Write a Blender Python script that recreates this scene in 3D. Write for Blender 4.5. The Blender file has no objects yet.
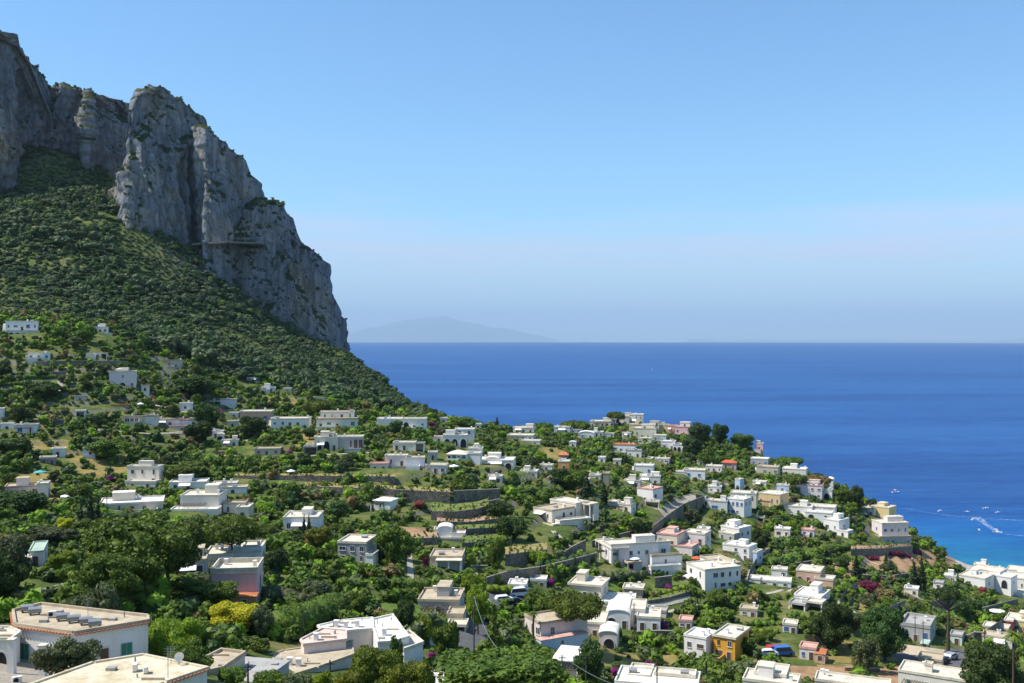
import bpy, math, random
import numpy as np
from mathutils import Vector, Matrix

random.seed(7)
RNG = np.random.default_rng(11)
SC = bpy.context.scene
COL = SC.collection
rad = math.radians

# ------------------------------------------------------------------ camera
W, HT, F = 1024, 683, 1000.0
CAMZ = 110.0
PITCH = 0.0062                      # looking very slightly down
CP, SP = math.cos(PITCH), math.sin(PITCH)
EARTH = 4.5e6                       # radius of the curved sea


def ray(px, py):
    a, b = (px - 512.0) / F, (341.5 - py) / F
    return np.array([a, CP + b * SP, -SP + b * CP])


def unproj(px, py, depth):
    """world point seen at a pixel, depth metres along the view axis"""
    r = ray(px, py)
    return np.array([0, 0, CAMZ]) + r * depth


def at_z(px, py, z):
    r = ray(px, py)
    return np.array([0, 0, CAMZ]) + r * ((z - CAMZ) / r[2])


def proj(x, y, z):
    zz = z - CAMZ
    d = y * CP - zz * SP
    d = np.maximum(d, 1e-3)
    return 512 + F * x / d, 341.5 - F * (y * SP + zz * CP) / d, d


# ------------------------------------------------------------------ noise
def _hash(ix, iy, iz, seed):
    h = (ix.astype(np.int64) * 374761393 + iy.astype(np.int64) * 668265263 + iz.astype(np.int64) * 2147483647 + seed * 974711) & 0x7fffffff
    h = ((h ^ (h >> 13)) * 1274126177) & 0x7fffffff
    h = ((h ^ (h >> 15)) * 668265263) & 0x7fffffff
    return ((h ^ (h >> 16)) & 0xffff) / 65535.0


def noise3(x, y, z, seed=0):
    x, y, z = np.broadcast_arrays(np.asarray(x, float), np.asarray(y, float), np.asarray(z, float))
    ix, iy, iz = np.floor(x), np.floor(y), np.floor(z)
    fx, fy, fz = x - ix, y - iy, z - iz
    fx, fy, fz = [t * t * t * (t * (t * 6 - 15) + 10) for t in (fx, fy, fz)]
    out = 0
    for dx in (0, 1):
        for dy in (0, 1):
            for dz in (0, 1):
                w = (fx if dx else 1 - fx) * (fy if dy else 1 - fy) * (fz if dz else 1 - fz)
                out = out + w * _hash(ix + dx, iy + dy, iz + dz, seed)
    return out * 2 - 1


def fbm(x, y, z, octv=4, seed=0, ridged=False):
    s, a, tot = 0, 1.0, 0
    for o in range(octv):
        n = noise3(x * 2 ** o, y * 2 ** o, z * 2 ** o, seed + o * 17)
        if ridged:
            n = 1 - 2 * np.abs(n)
        s = s + a * n
        tot += a
        a *= 0.5
    return s / tot


# ------------------------------------------------------------------ mesh helpers
def mesh_np(name, V, faces_list, mats, smooth=False, midx=None):
    """faces_list: list of int arrays (n,k)"""
    me = bpy.data.meshes.new(name)
    V = np.asarray(V, np.float32)
    tot = [np.full(len(f), f.shape[1], np.int32) for f in faces_list if len(f)]
    loops = np.concatenate([np.asarray(f, np.int32).ravel() for f in faces_list if len(f)])
    tot = np.concatenate(tot)
    start = np.concatenate([[0], np.cumsum(tot)[:-1]]).astype(np.int32)
    me.vertices.add(len(V)); me.vertices.foreach_set('co', V.ravel())
    me.loops.add(len(loops)); me.loops.foreach_set('vertex_index', loops)
    me.polygons.add(len(tot)); me.polygons.foreach_set('loop_start', start)
    me.polygons.foreach_set('loop_total', tot)
    for m in (mats if isinstance(mats, (list, tuple)) else [mats]):
        me.materials.append(m)
    if midx is not None:
        me.polygons.foreach_set('material_index', np.asarray(midx, np.int32))
    if smooth:
        me.polygons.foreach_set('use_smooth', np.ones(len(tot), bool))
    me.update(calc_edges=True)
    me.validate()
    return me


def link(name, me, parent=None):
    o = bpy.data.objects.new(name, me)
    COL.objects.link(o)
    if parent is not None:
        o.parent = parent
    return o


def empty(name, loc, rz=0.0):
    o = bpy.data.objects.new(name, None)
    o.empty_display_size = 0.5
    COL.objects.link(o)
    o.location = loc
    o.rotation_euler = (0, 0, rz)
    return o


LABELS = set()


def tag(o, label, cat, group=None, kind='thing'):
    o['label'] = label
    o['category'] = cat
    o['kind'] = kind
    if group:
        o['group'] = group
    LABELS.add(label)
    return o


def struct(o, kind='structure'):
    o['kind'] = kind
    return o


class MB:
    def __init__(s):
        s.v, s.f = [], []

    def quad(s, *p):
        n = len(s.v); s.v += [tuple(q) for q in p]; s.f.append(tuple(range(n, n + len(p))))
        return s

    def box(s, x0, x1, y0, y1, z0, z1, M=None):
        n = len(s.v)
        p = [(x, y, z) for z in (z0, z1) for y in (y0, y1) for x in (x0, x1)]
        if M is not None:
            p = [tuple(M @ Vector(q)) for q in p]
        s.v += p
        for q in ((0, 2, 3, 1), (4, 5, 7, 6), (0, 1, 5, 4), (2, 6, 7, 3), (0, 4, 6, 2), (1, 3, 7, 5)):
            s.f.append(tuple(n + i for i in q))
        return s

    def cbox(s, c, sx, sy, sz, rz=0.0):
        M = Matrix.Translation(c) @ Matrix.Rotation(rz, 4, 'Z')
        return s.box(-sx / 2, sx / 2, -sy / 2, sy / 2, 0, sz, M)

    def prism(s, poly, z0, z1, cap0=True, cap1=True):
        n, k = len(s.v), len(poly)
        zz0 = z0 if hasattr(z0, '__len__') else [z0] * k
        zz1 = z1 if hasattr(z1, '__len__') else [z1] * k
        s.v += [(p[0], p[1], zz0[i]) for i, p in enumerate(poly)] + [(p[0], p[1], zz1[i]) for i, p in enumerate(poly)]
        for i in range(k):
            j = (i + 1) % k
            s.f.append((n + i, n + j, n + k + j, n + k + i))
        if cap0: s.f.append(tuple(n + i for i in reversed(range(k))))
        if cap1: s.f.append(tuple(n + k + i for i in range(k)))
        return s

    def tube(s, pts, r, seg=6, cap=True):
        pts = [Vector(p) for p in pts]
        rs = r if hasattr(r, '__len__') else [r] * len(pts)
        n = len(s.v)
        for i, p in enumerate(pts):
            d = (pts[min(i + 1, len(pts) - 1)] - pts[max(i - 1, 0)]).normalized()
            a = d.orthogonal().normalized() if abs(d.z) < 0.95 else Vector((1, 0, 0))
            a = (a - d * a.dot(d)).normalized(); b = d.cross(a)
            for k in range(seg):
                t = 2 * math.pi * k / seg
                s.v.append(tuple(p + (a * math.cos(t) + b * math.sin(t)) * rs[i]))
        for i in range(len(pts) - 1):
            for k in range(seg):
                k2 = (k + 1) % seg
                s.f.append((n + i * seg + k, n + i * seg + k2, n + (i + 1) * seg + k2, n + (i + 1) * seg + k))
        if cap:
            s.f.append(tuple(n + k for k in reversed(range(seg))))
            s.f.append(tuple(n + (len(pts) - 1) * seg + k for k in range(seg)))
        return s

    def mesh(s, name, mat):
        me = bpy.data.meshes.new(name)
        me.from_pydata(s.v, [], s.f)
        me.materials.append(mat)
        me.update()
        return me

    def build(s, name, mat, parent=None):
        return link(name, s.mesh(name, mat), parent)


# ------------------------------------------------------------------ materials
def new_mat(name):
    m = bpy.data.materials.new(name)
    m.use_nodes = True
    nt = m.node_tree
    for n in list(nt.nodes):
        nt.nodes.remove(n)
    out = nt.nodes.new('ShaderNodeOutputMaterial')
    b = nt.nodes.new('ShaderNodeBsdfPrincipled')
    nt.links.new(b.outputs[0], out.inputs[0])
    return m, nt, b, out


def nz(nt, scale, detail=4, rough=0.6, coord='Object', vscale=None):
    tc = nt.nodes.new('ShaderNodeTexCoord')
    if coord != 'World':
        src = tc.outputs[coord]
    else:
        src = nt.nodes.new('ShaderNodeNewGeometry').outputs['Position']
    if vscale:
        mp = nt.nodes.new('ShaderNodeVectorMath'); mp.operation = 'MULTIPLY'
        mp.inputs[1].default_value = vscale
        nt.links.new(src, mp.inputs[0]); src = mp.outputs[0]
    n = nt.nodes.new('ShaderNodeTexNoise')
    n.inputs['Scale'].default_value = scale
    n.inputs['Detail'].default_value = detail
    n.inputs['Roughness'].default_value = rough
    nt.links.new(src, n.inputs['Vector'])
    return n.outputs['Fac']


def ramp(nt, fac, stops):
    r = nt.nodes.new('ShaderNodeValToRGB')
    el = r.color_ramp.elements
    while len(el) > 1:
        el.remove(el[-1])
    for i, (p, c) in enumerate(stops):
        e = el[0] if i == 0 else el.new(p)
        e.position = p
        e.color = tuple(c) + (1,) if len(c) == 3 else c
    nt.links.new(fac, r.inputs[0])
    return r.outputs[0]


def mix(nt, fac, a, b, mode='MIX'):
    m = nt.nodes.new('ShaderNodeMix'); m.data_type = 'RGBA'; m.blend_type = mode
    for s, v in ((m.inputs[0], fac), (m.inputs[6], a), (m.inputs[7], b)):
        if hasattr(v, 'is_output'):
            nt.links.new(v, s)
        elif hasattr(v, '__len__'):
            s.default_value = tuple(v) + (1,)
        else:
            s.default_value = v
    return m.outputs[2]


def bump(nt, b, h, strength, dist):
    bn = nt.nodes.new('ShaderNodeBump')
    bn.inputs['Strength'].default_value = strength
    bn.inputs['Distance'].default_value = dist
    nt.links.new(h, bn.inputs['Height']); nt.links.new(bn.outputs[0], b.inputs['Normal'])


def mathn(nt, op, a, b=None):
    m = nt.nodes.new('ShaderNodeMath'); m.operation = op
    for s, v in ((m.inputs[0], a), (m.inputs[1], b)):
        if v is None: continue
        if hasattr(v, 'is_output'): nt.links.new(v, s)
        else: s.default_value = v
    return m.outputs[0]


def plain(name, c, rough=0.8, spec=0.3, metal=0.0):
    m, nt, b, _ = new_mat(name)
    f = nz(nt, 1.3, 3)
    nt.links.new(ramp(nt, f, [(0.3, [v * 0.86 for v in c]), (0.7, [min(1, v * 1.08) for v in c])]), b.inputs['Base Color'])
    b.inputs['Roughness'].default_value = rough
    b.inputs['Specular IOR Level'].default_value = spec
    b.inputs['Metallic'].default_value = metal
    return m


def plaster(name, c, stain=(0.32, 0.29, 0.24), amt=0.35):
    """weathered lime wash: broad tone changes, vertical run-off streaks, fine grain"""
    m, nt, b, _ = new_mat(name)
    base = ramp(nt, nz(nt, 0.35, 4, coord='World'), [(0.3, [v * 0.9 for v in c]), (0.65, c)])
    st = nz(nt, 1.0, 5, 0.65, coord='World', vscale=(1.4, 1.4, 0.22))
    fac = mathn(nt, 'MULTIPLY', ramp(nt, st, [(0.5, (0, 0, 0)), (0.75, (1, 1, 1))]), amt)
    nt.links.new(mix(nt, fac, base, [v * s_ * 2.0 for v, s_ in zip(c, stain)]), b.inputs['Base Color'])
    b.inputs['Roughness'].default_value = 0.9
    b.inputs['Specular IOR Level'].default_value = 0.15
    bump(nt, b, nz(nt, 6, 4, coord='World'), 0.25, 0.05)
    return m


def roofmat(name, c, c2):
    m, nt, b, _ = new_mat(name)
    f = nz(nt, 0.45, 6, 0.7, coord='World')
    f2 = nz(nt, 2.6, 4, 0.6, coord='World')
    base = ramp(nt, f, [(0.32, c2), (0.55, c), (0.8, [min(1, v * 1.06) for v in c])])
    nt.links.new(mix(nt, mathn(nt, 'MULTIPLY', ramp(nt, f2, [(0.45, (0, 0, 0)), (0.8, (1, 1, 1))]), 0.4), base, [v * 0.72 for v in c2]), b.inputs['Base Color'])
    b.inputs['Roughness'].default_value = 0.92
    b.inputs['Specular IOR Level'].default_value = 0.1
    return m


def leafmat(name, dark, light, trans=0.25, rnd=0.5, wscale=0.5):
    m, nt, b, out = new_mat(name)
    oi = nt.nodes.new('ShaderNodeObjectInfo')
    f = nz(nt, wscale, 3, 0.6, coord='World')
    f3 = nz(nt, wscale * 6, 2, 0.5, coord='World')
    ff = mathn(nt, 'ADD', mathn(nt, 'MULTIPLY', f, 0.6), mathn(nt, 'MULTIPLY', f3, 0.4))
    c = ramp(nt, ff, [(0.32, dark), (0.52, [(a + b_) / 2 for a, b_ in zip(dark, light)]), (0.7, light)])
    hs = nt.nodes.new('ShaderNodeHueSaturation')
    nt.links.new(c, hs.inputs['Color'])
    v = mathn(nt, 'ADD', mathn(nt, 'MULTIPLY', oi.outputs['Random'], rnd), 1 - rnd / 2)
    nt.links.new(v, hs.inputs['Value'])
    hv = mathn(nt, 'ADD', mathn(nt, 'MULTIPLY', oi.outputs['Random'], 0.04), 0.48)
    nt.links.new(hv, hs.inputs['Hue'])
    nt.links.new(hs.outputs[0], b.inputs['Base Color'])
    b.inputs['Roughness'].default_value = 0.6
    b.inputs['Specular IOR Level'].default_value = 0.25
    tr = nt.nodes.new('ShaderNodeBsdfTranslucent')
    nt.links.new(hs.outputs[0], tr.inputs[0])
    mx = nt.nodes.new('ShaderNodeMixShader'); mx.inputs[0].default_value = trans
    nt.links.new(b.outputs[0], mx.inputs[1]); nt.links.new(tr.outputs[0], mx.inputs[2])
    nt.links.new(mx.outputs[0], out.inputs[0])
    return m


M = {}
WALLC = dict(white=(0.85, 0.81, 0.75), cream=(0.74, 0.66, 0.52), grey=(0.46, 0.45, 0.43), pink=(0.74, 0.48, 0.47), palepink=(0.76, 0.66, 0.62),
             ochre=(0.76, 0.37, 0.05), apricot=(0.70, 0.50, 0.26), whitewarm=(0.82, 0.74, 0.62), whitegrey=(0.74, 0.72, 0.68), yellow=(0.72, 0.58, 0.28), salmon=(0.66, 0.42, 0.30), beige=(0.60, 0.52, 0.40), orange=(0.62, 0.32, 0.12),
             stone=(0.30, 0.27, 0.23), maroon=(0.25, 0.05, 0.05), palegreen=(0.66, 0.72, 0.62), blue=(0.50, 0.60, 0.72))
for k, c in WALLC.items():
    M['w_' + k] = plaster('plaster_' + k, c)
for k, (c, c2) in dict(palepink=((0.68, 0.55, 0.46), (0.52, 0.40, 0.32)), stained=((0.66, 0.58, 0.42), (0.46, 0.36, 0.20)), cream=((0.70, 0.63, 0.50), (0.50, 0.44, 0.34)), white=((0.80, 0.75, 0.66), (0.60, 0.55, 0.46)), beige=((0.52, 0.43, 0.30), (0.36, 0.29, 0.20)),
                       grey=((0.42, 0.40, 0.36), (0.30, 0.29, 0.27)), terracotta=((0.55, 0.20, 0.09), (0.36, 0.13, 0.06)), pink=((0.66, 0.40, 0.32), (0.48, 0.28, 0.22)),
                       red=((0.58, 0.13, 0.07), (0.42, 0.10, 0.06)), green=((0.45, 0.55, 0.42), (0.33, 0.4, 0.32))).items():
    M['r_' + k] = roofmat('roof_' + k, c, c2)
M['pane'] = plain('window_glass', (0.050, 0.058, 0.070), 0.12, 0.6)
M['dark'] = plain('painted_arch_shade', (0.02, 0.02, 0.022), 0.8)  # near-black colour standing in for the shade inside arches
M['frame'] = plain('painted_frame', (0.62, 0.60, 0.56), 0.6)
M['shutter_green'] = plain('green_shutter', (0.05, 0.26, 0.17), 0.6)
M['shutter_blue'] = plain('blue_shutter', (0.07, 0.16, 0.36), 0.6)
M['shutter_brown'] = plain('brown_shutter', (0.12, 0.07, 0.04), 0.6)
M['canvas'] = plain('white_canvas', (0.82, 0.81, 0.78), 0.8)
M['teal'] = plain('teal_canvas', (0.10, 0.42, 0.38), 0.8)
M['wood'] = plain('weathered_wood', (0.10, 0.07, 0.05), 0.85)
M['metal'] = plain('grey_metal', (0.30, 0.31, 0.32), 0.45, 0.5, 0.3)
M['bluetarp'] = plain('blue_tarpaulin', (0.05, 0.16, 0.55), 0.5)
M['bark'] = plain('bark', (0.09, 0.065, 0.045), 0.95)
M['tile'] = plain('terracotta_tile', (0.50, 0.20, 0.10), 0.85)
M['white_paint'] = plain('white_gelcoat', (0.82, 0.82, 0.80), 0.3, 0.5)
M['rubber'] = plain('rubber', (0.02, 0.02, 0.02), 0.8)
M['car_silver'] = plain('silver_car_paint', (0.45, 0.47, 0.50), 0.3, 0.6, 0.3)
M['car_white'] = plain('white_car_paint', (0.75, 0.75, 0.74), 0.3, 0.6)
M['car_dark'] = plain('dark_car_paint', (0.03, 0.035, 0.05), 0.3, 0.6)
M['car_red'] = plain('red_car_paint', (0.45, 0.03, 0.03), 0.3, 0.6)
M['car_blue'] = plain('blue_car_paint', (0.04, 0.14, 0.45), 0.3, 0.6)
# foliage
M['holm'] = leafmat('leaf_holm_oak', (0.024, 0.050, 0.010), (0.085, 0.135, 0.024))
M['mid'] = leafmat('leaf_mid_green', (0.045, 0.086, 0.011), (0.180, 0.245, 0.024))
M['lime'] = leafmat('leaf_lime', (0.13, 0.22, 0.012), (0.32, 0.44, 0.035), 0.35)
M['olive'] = leafmat('leaf_olive', (0.055, 0.075, 0.028), (0.165, 0.190, 0.070))
M['yellow'] = leafmat('leaf_yellow_broom', (0.36, 0.36, 0.015), (0.74, 0.70, 0.04), 0.3, 0.2)
M['dry'] = leafmat('leaf_dry', (0.10, 0.07, 0.025), (0.24, 0.17, 0.06))
M['pine'] = leafmat('needles_pine', (0.036, 0.072, 0.008), (0.165, 0.225, 0.020), 0.2, 0.25)
M['pinegold'] = leafmat('needles_gold', (0.060, 0.085, 0.006), (0.230, 0.240, 0.020), 0.2, 0.2)
M['cypress'] = leafmat('leaf_cypress', (0.012, 0.028, 0.009), (0.042, 0.070, 0.018), 0.1, 0.3)
M['magenta'] = leafmat('bougainvillea', (0.22, 0.02, 0.16), (0.50, 0.07, 0.34), 0.3, 0.3)
M['crimson'] = leafmat('bougainvillea_crimson', (0.10, 0.012, 0.035), (0.24, 0.03, 0.08), 0.3, 0.2)
M['redflower'] = leafmat('oleander_red', (0.25, 0.04, 0.04), (0.5, 0.10, 0.10), 0.3, 0.2)
M['vine'] = leafmat('leaf_vine', (0.060, 0.115, 0.012), (0.160, 0.235, 0.026), 0.3)
M['macchia'] = leafmat('leaf_macchia', (0.038, 0.060, 0.024), (0.140, 0.165, 0.056), 0.15, 0.0, 0.022)
M['bushes'] = leafmat('leaf_bushes', (0.038, 0.078, 0.010), (0.220, 0.275, 0.028), 0.3, 0.0, 0.09)
# ------------------------------------------------------------------ terrain heights
# control points of the land: (pixel x, pixel y, distance)
CTRL = [
 (0,683,92),(80,683,92),(150,665,104),(0,640,112),(240,683,122),(300,668,136),(380,655,150),(450,683,140),(540,683,165),(640,683,188),(760,683,195),(900,683,205),(1024,683,215),
 (-150,600,140),(38,575,168),(-100,500,240),(0,500,252),(0,440,330),(0,392,384),(60,420,352),(120,590,160),(235,597,182),(355,566,212),(300,535,252),(205,512,258),(150,487,305),(200,470,322),
 (300,475,322),(400,476,322),(200,445,360),(340,429,385),(415,430,412),(470,432,455),(220,409,440),(125,390,398),(22,338,430),(102,342,430),(60,360,410),(-120,330,440),
 (170,370,452),(300,395,470),(250,378,490),(420,417,520),
 (445,613,192),(445,573,232),(450,541,266),(450,515,290),(520,560,252),(560,541,282),(520,490,335),(600,500,345),(640,482,400),(650,452,500),(560,462,440),(480,468,345),
 (500,433,520),(555,434,580),(620,428,620),(690,438,600),(735,468,520),(770,460,575),(820,482,525),(770,510,420),(710,516,378),(740,565,310),(715,594,262),(640,575,268),(590,601,246),(625,633,228),
 (555,642,212),(500,605,212),(720,662,212),(810,613,250),(815,586,292),(835,536,385),(890,546,405),(862,500,470),(870,610,250),(917,646,246),(920,575,360),(960,625,300),(1000,600,385),(1015,640,258),
 (975,590,405),(960,565,440),(925,548,445),(995,577,432),
 # wooded flank of the mountain
 (45,150,790),(75,156,800),(92,172,772),(28,170,765),(0,300,505),(-150,300,520),(0,250,610),(0,206,705),(-150,200,720),(60,190,735),(100,200,718),(100,300,560),(100,240,650),(150,240,690),(200,280,690),(200,330,570),(190,262,705),
 (250,315,705),(250,345,600),(300,345,715),(300,375,560),(340,365,700),(340,390,590),(390,388,660),(432,416,610),(352,352,735),(375,372,700),
]
ANCH = []   # (x, y, z)
for (px, py, d) in CTRL:
    ANCH.append(tuple(unproj(px, py, d)))
# ground round the viewpoint, behind the mountain and below the sea
ANCH += [(0, 8, 104), (-60, 10, 104), (70, 20, 92), (-160, 40, 104), (150, 60, 62), (-20, 60, 86), (30, 70, 76), (140, 130, 40), (-120, 100, 84), (230, 200, 22), (300, 320, 4), (200, 60, 50), (-250, 150, 100)]
for (px, d, z) in [(430, 720, 20), (400, 760, 30), (360, 820, 30), (430, 820, -12), (330, 900, 20), (250, 900, 110), (150, 920, 180), (50, 950, 200), (-150, 950, 200), (500, 640, 30), (500, 740, -10), (560, 700, 22), (560, 800, -12),
                   (620, 735, 20), (620, 830, -14), (690, 720, 18), (690, 810, -14), (770, 675, 8), (770, 760, -16), (830, 610, 6), (840, 700, -16), (880, 545, 5), (900, 640, -16), (935, 490, 1.0), (950, 580, -14),
                   (990, 462, 0.8), (1000, 540, -12), (1030, 455, 0.5), (1060, 520, -12), (1110, 420, 0), (1150, 480, -12), (1250, 400, -10), (330, 1050, -10), (200, 1100, 40), (430, 950, -20), (560, 950, -20), (700, 930, -20), (900, 800, -20), (1100, 650, -20), (1300, 560, -20)]:
    x = (px - 512) / F * d
    ANCH.append((x, d, z))
ANCH = np.array(ANCH)


def _tps_k(r2):
    return 0.5 * r2 * np.log(np.maximum(r2, 1e-9))


_P = ANCH[:, :2] / 100.0
_n = len(_P)
_K = _tps_k(((_P[:, None] - _P[None]) ** 2).sum(-1)) + np.eye(_n) * 0.02
_A = np.zeros((_n + 3, _n + 3)); _A[:_n, :_n] = _K; _A[:_n, _n] = 1; _A[:_n, _n + 1:] = _P
_A[_n:, :_n] = _A[:_n, _n:].T
_w = np.linalg.solve(_A, np.concatenate([ANCH[:, 2], np.zeros(3)]))


def tps(x, y):
    x = np.asarray(x) / 100.0; y = np.asarray(y) / 100.0
    out = _w[_n] + _w[_n + 1] * x + _w[_n + 2] * y
    for i in range(_n):
        out = out + _w[i] * _tps_k((x - _P[i, 0]) ** 2 + (y - _P[i, 1]) ** 2)
    return out


def sstep(t, a, b):
    t = np.clip((t - a) / (b - a), 0, 1)
    return t * t * (3 - 2 * t)


GX0, GX1, GY0, GY1, GS = -640.0, 420.0, -60.0, 1000.0, 1.6
gx = np.arange(GX0, GX1 + .1, GS); gy = np.arange(GY0, GY1 + .1, GS)
GXX, GYY = np.meshgrid(gx, gy)
_c = GS * 5   # evaluate the smooth part on a coarser net, then refine
cx_ = np.arange(GX0, GX1 + _c, _c); cy_ = np.arange(GY0, GY1 + _c, _c)
CZ = tps(*np.meshgrid(cx_, cy_))


def bil(Z, x0, y0, s, x, y):
    u = np.clip((np.asarray(x) - x0) / s, 0, Z.shape[1] - 1.001); v = np.clip((np.asarray(y) - y0) / s, 0, Z.shape[0] - 1.001)
    i = u.astype(int); j = v.astype(int); fu = u - i; fv = v - j
    return (Z[j, i] * (1 - fu) + Z[j, i + 1] * fu) * (1 - fv) + (Z[j + 1, i] * (1 - fu) + Z[j + 1, i + 1] * fu) * fv


GZ = bil(CZ, GX0, GY0, _c, GXX, GYY)
# gardens are cut into narrow terraces held by dry stone walls
gpx, gpy, gd = proj(GXX, GYY, GZ)
tmask = sstep(gd, 215, 290) * sstep(-gd, -520, -440) * sstep(gpy, 344, 360) * (0.7 + 0.3 * sstep(noise3(GXX / 45, GYY / 45, 0, 3), -0.3, 0.3)) * sstep(GZ, 12, 22)
tmask = np.maximum(tmask, 0.85 * sstep(gpx, 560, 660) * sstep(gd, 190, 230) * sstep(-gd, -460, -400) * sstep(GZ, 10, 20))
STEP = 2.7
tt = GZ / STEP + 0.5 * noise3(GXX / 60, GYY / 60, 0, 5)
fl = np.floor(tt); fr = tt - fl
GZ = GZ + tmask * STEP * ((0.35 * fr + 0.65 * sstep(fr, 0.78, 0.97)) - fr)
GZ = GZ + 0.35 * fbm(GXX / 9, GYY / 9, 0, 3, 9) * sstep(GZ, 0.5, 6)


def ground(x, y):
    return bil(GZ, GX0, GY0, GS, x, y)


def hit(px, py, dmax=1200.0):
    """first point of the ground seen at a pixel -> (x, y, z, depth)"""
    r = ray(px, py)
    d = np.arange(60.0, dmax, 0.5)
    X, Y, Z = r[0] * d, r[1] * d, CAMZ + r[2] * d
    g = ground(X, Y)
    below = np.nonzero(Z <= g)[0]
    i = below[0] if len(below) else int(np.argmin(np.where(d > 150, Z - g, 1e9)))
    if i > 0 and len(below):
        a, b = Z[i - 1] - g[i - 1], g[i] - Z[i]
        t = d[i - 1] + 0.5 * a / max(a + b, 1e-6)
    else:
        t = d[i]
    return r[0] * t, r[1] * t, CAMZ + r[2] * t, t


def inpoly(px, py, poly):
    poly = np.asarray(poly, float)
    inside = np.zeros(np.shape(px), bool)
    j = len(poly) - 1
    for i in range(len(poly)):
        xi, yi = poly[i]; xj, yj = poly[j]
        c = ((yi > py) != (yj > py)) & (px < (xj - xi) * (py - yi) / (yj - yi + 1e-12) + xi)
        inside ^= c
        j = i
    return inside


# open plots of ground as they lie (slot, outline)
PLOTS = [
 (1, [(205,466),(250,464),(250,472),(205,472)]), (1, [(262,396),(295,398),(300,404),(265,404)]), (1, [(22,441),(70,440),(70,449),(24,450)]), (1, [(70,456),(128,455),(130,472),(95,480),(72,470)]),
 (3, [(860,556),(952,548),(965,562),(950,572),(905,572),(862,574)]), (3, [(818,566),(852,560),(858,576),(820,580)]), (3, [(936,553),(962,556),(966,568),(938,566)]),
 (1, [(855,595),(892,588),(898,600),(885,612),(858,612)]), (1, [(535,448),(562,446),(566,462),(540,464)]), (2, [(565,590),(620,582),(626,590),(575,597)]),
 (2, [(655,580),(700,583),(700,592),(650,596)]), (1, [(632,532),(655,530),(655,545),(625,548)]), (2, [(930,608),(970,606),(975,622),(945,622)]), (2, [(905,606),(930,604),(932,620),(905,620)]),
 (1, [(835,640),(905,648),(905,660),(820,664)]), (3, [(395,528),(440,526),(440,545),(398,546)]), (1, [(300,434),(330,432),(330,446),(296,446)]), (2, [(0,384),(60,376),(66,384),(0,394)]),
 (2, [(126,362),(162,360),(166,372),(124,380)]), (1, [(52,368),(72,366),(72,372),(52,374)]), (1, [(570,652),(690,655),(690,672),(560,672)]), (2, [(380,600),(418,602),(416,622),(378,618)]),
 (5, [(455,608),(486,604),(488,650),(452,652)]), (5, [(476,590),(530,586),(530,606),(476,608)]), (4, [(655,508),(668,520),(684,508),(700,498),(690,494)]), (3, [(770,665),(1010,668),(1010,683),(770,683)]),
 (5, [(880,652),(965,648),(970,672),(930,672)]), (2, [(300,600),(345,598),(345,615),(300,618)]), (1, [(0,478),(60,470),(60,500),(0,500)]), (2, [(625,552),(640,552),(640,572),(625,572)]),
 (4, [(0,632),(60,640),(150,650),(150,690),(-20,690),(-20,632)]), 
 (6, [(955,556),(1024,570),(1024,582),(985,580),(958,572)]),
]


def ground_material(name, stops, scale=0.12, stone=True):
    m, nt, b, _ = new_mat(name)
    f = nz(nt, scale, 6, 0.62, coord='World')
    f2 = nz(nt, 1.1, 5, 0.7, coord='World')
    ff = mathn(nt, 'ADD', mathn(nt, 'MULTIPLY', f, 0.6), mathn(nt, 'MULTIPLY', f2, 0.4))
    c = ramp(nt, ff, stops)
    if stone:
        g = nt.nodes.new('ShaderNodeNewGeometry')
        sx = nt.nodes.new('ShaderNodeSeparateXYZ'); nt.links.new(g.outputs['True Normal'], sx.inputs[0])
        k = ramp(nt, sx.outputs[2], [(0.70, (1, 1, 1)), (0.82, (0, 0, 0))])
        st = ramp(nt, nz(nt, 1.4, 5, 0.7, coord='World'), [(0.3, (0.07, 0.06, 0.05)), (0.5, (0.20, 0.18, 0.15)), (0.72, (0.09, 0.11, 0.04))])
        c = mix(nt, k, c, st)
    nt.links.new(c, b.inputs['Base Color'])
    b.inputs['Roughness'].default_value = 0.95
    b.inputs['Specular IOR Level'].default_value = 0.1
    bump(nt, b, f2, 0.6, 0.4)
    return m


M['g_green'] = ground_material('undergrowth_soil', [(0.30, (0.025, 0.045, 0.012)), (0.42, (0.060, 0.095, 0.020)), (0.52, (0.110, 0.135, 0.034)), (0.60, (0.21, 0.175, 0.07)), (0.72, (0.26, 0.175, 0.09))])
M['g_dry'] = ground_material('dry_grass', [(0.3, (0.10, 0.11, 0.03)), (0.45, (0.24, 0.19, 0.06)), (0.7, (0.36, 0.27, 0.10))], 0.3)
M['g_lawn'] = ground_material('lawn', [(0.3, (0.06, 0.12, 0.02)), (0.5, (0.12, 0.17, 0.035)), (0.75, (0.19, 0.20, 0.06))], 0.3)
M['g_earth'] = ground_material('ochre_earth', [(0.3, (0.16, 0.09, 0.045)), (0.5, (0.36, 0.22, 0.12)), (0.7, (0.44, 0.28, 0.16)), (0.85, (0.10, 0.12, 0.035))], 0.25)
M['g_path'] = ground_material('beige_paving', [(0.3, (0.30, 0.26, 0.20)), (0.7, (0.42, 0.37, 0.29))], 0.5, False)
M['g_asphalt'] = ground_material('asphalt', [(0.3, (0.10, 0.10, 0.10)), (0.7, (0.17, 0.165, 0.16))], 0.4, False)
M['g_coast'] = ground_material('pale_coast_rock', [(0.3, (0.22, 0.19, 0.15)), (0.5, (0.48, 0.43, 0.35)), (0.75, (0.66, 0.61, 0.52))], 0.2, False)


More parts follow.
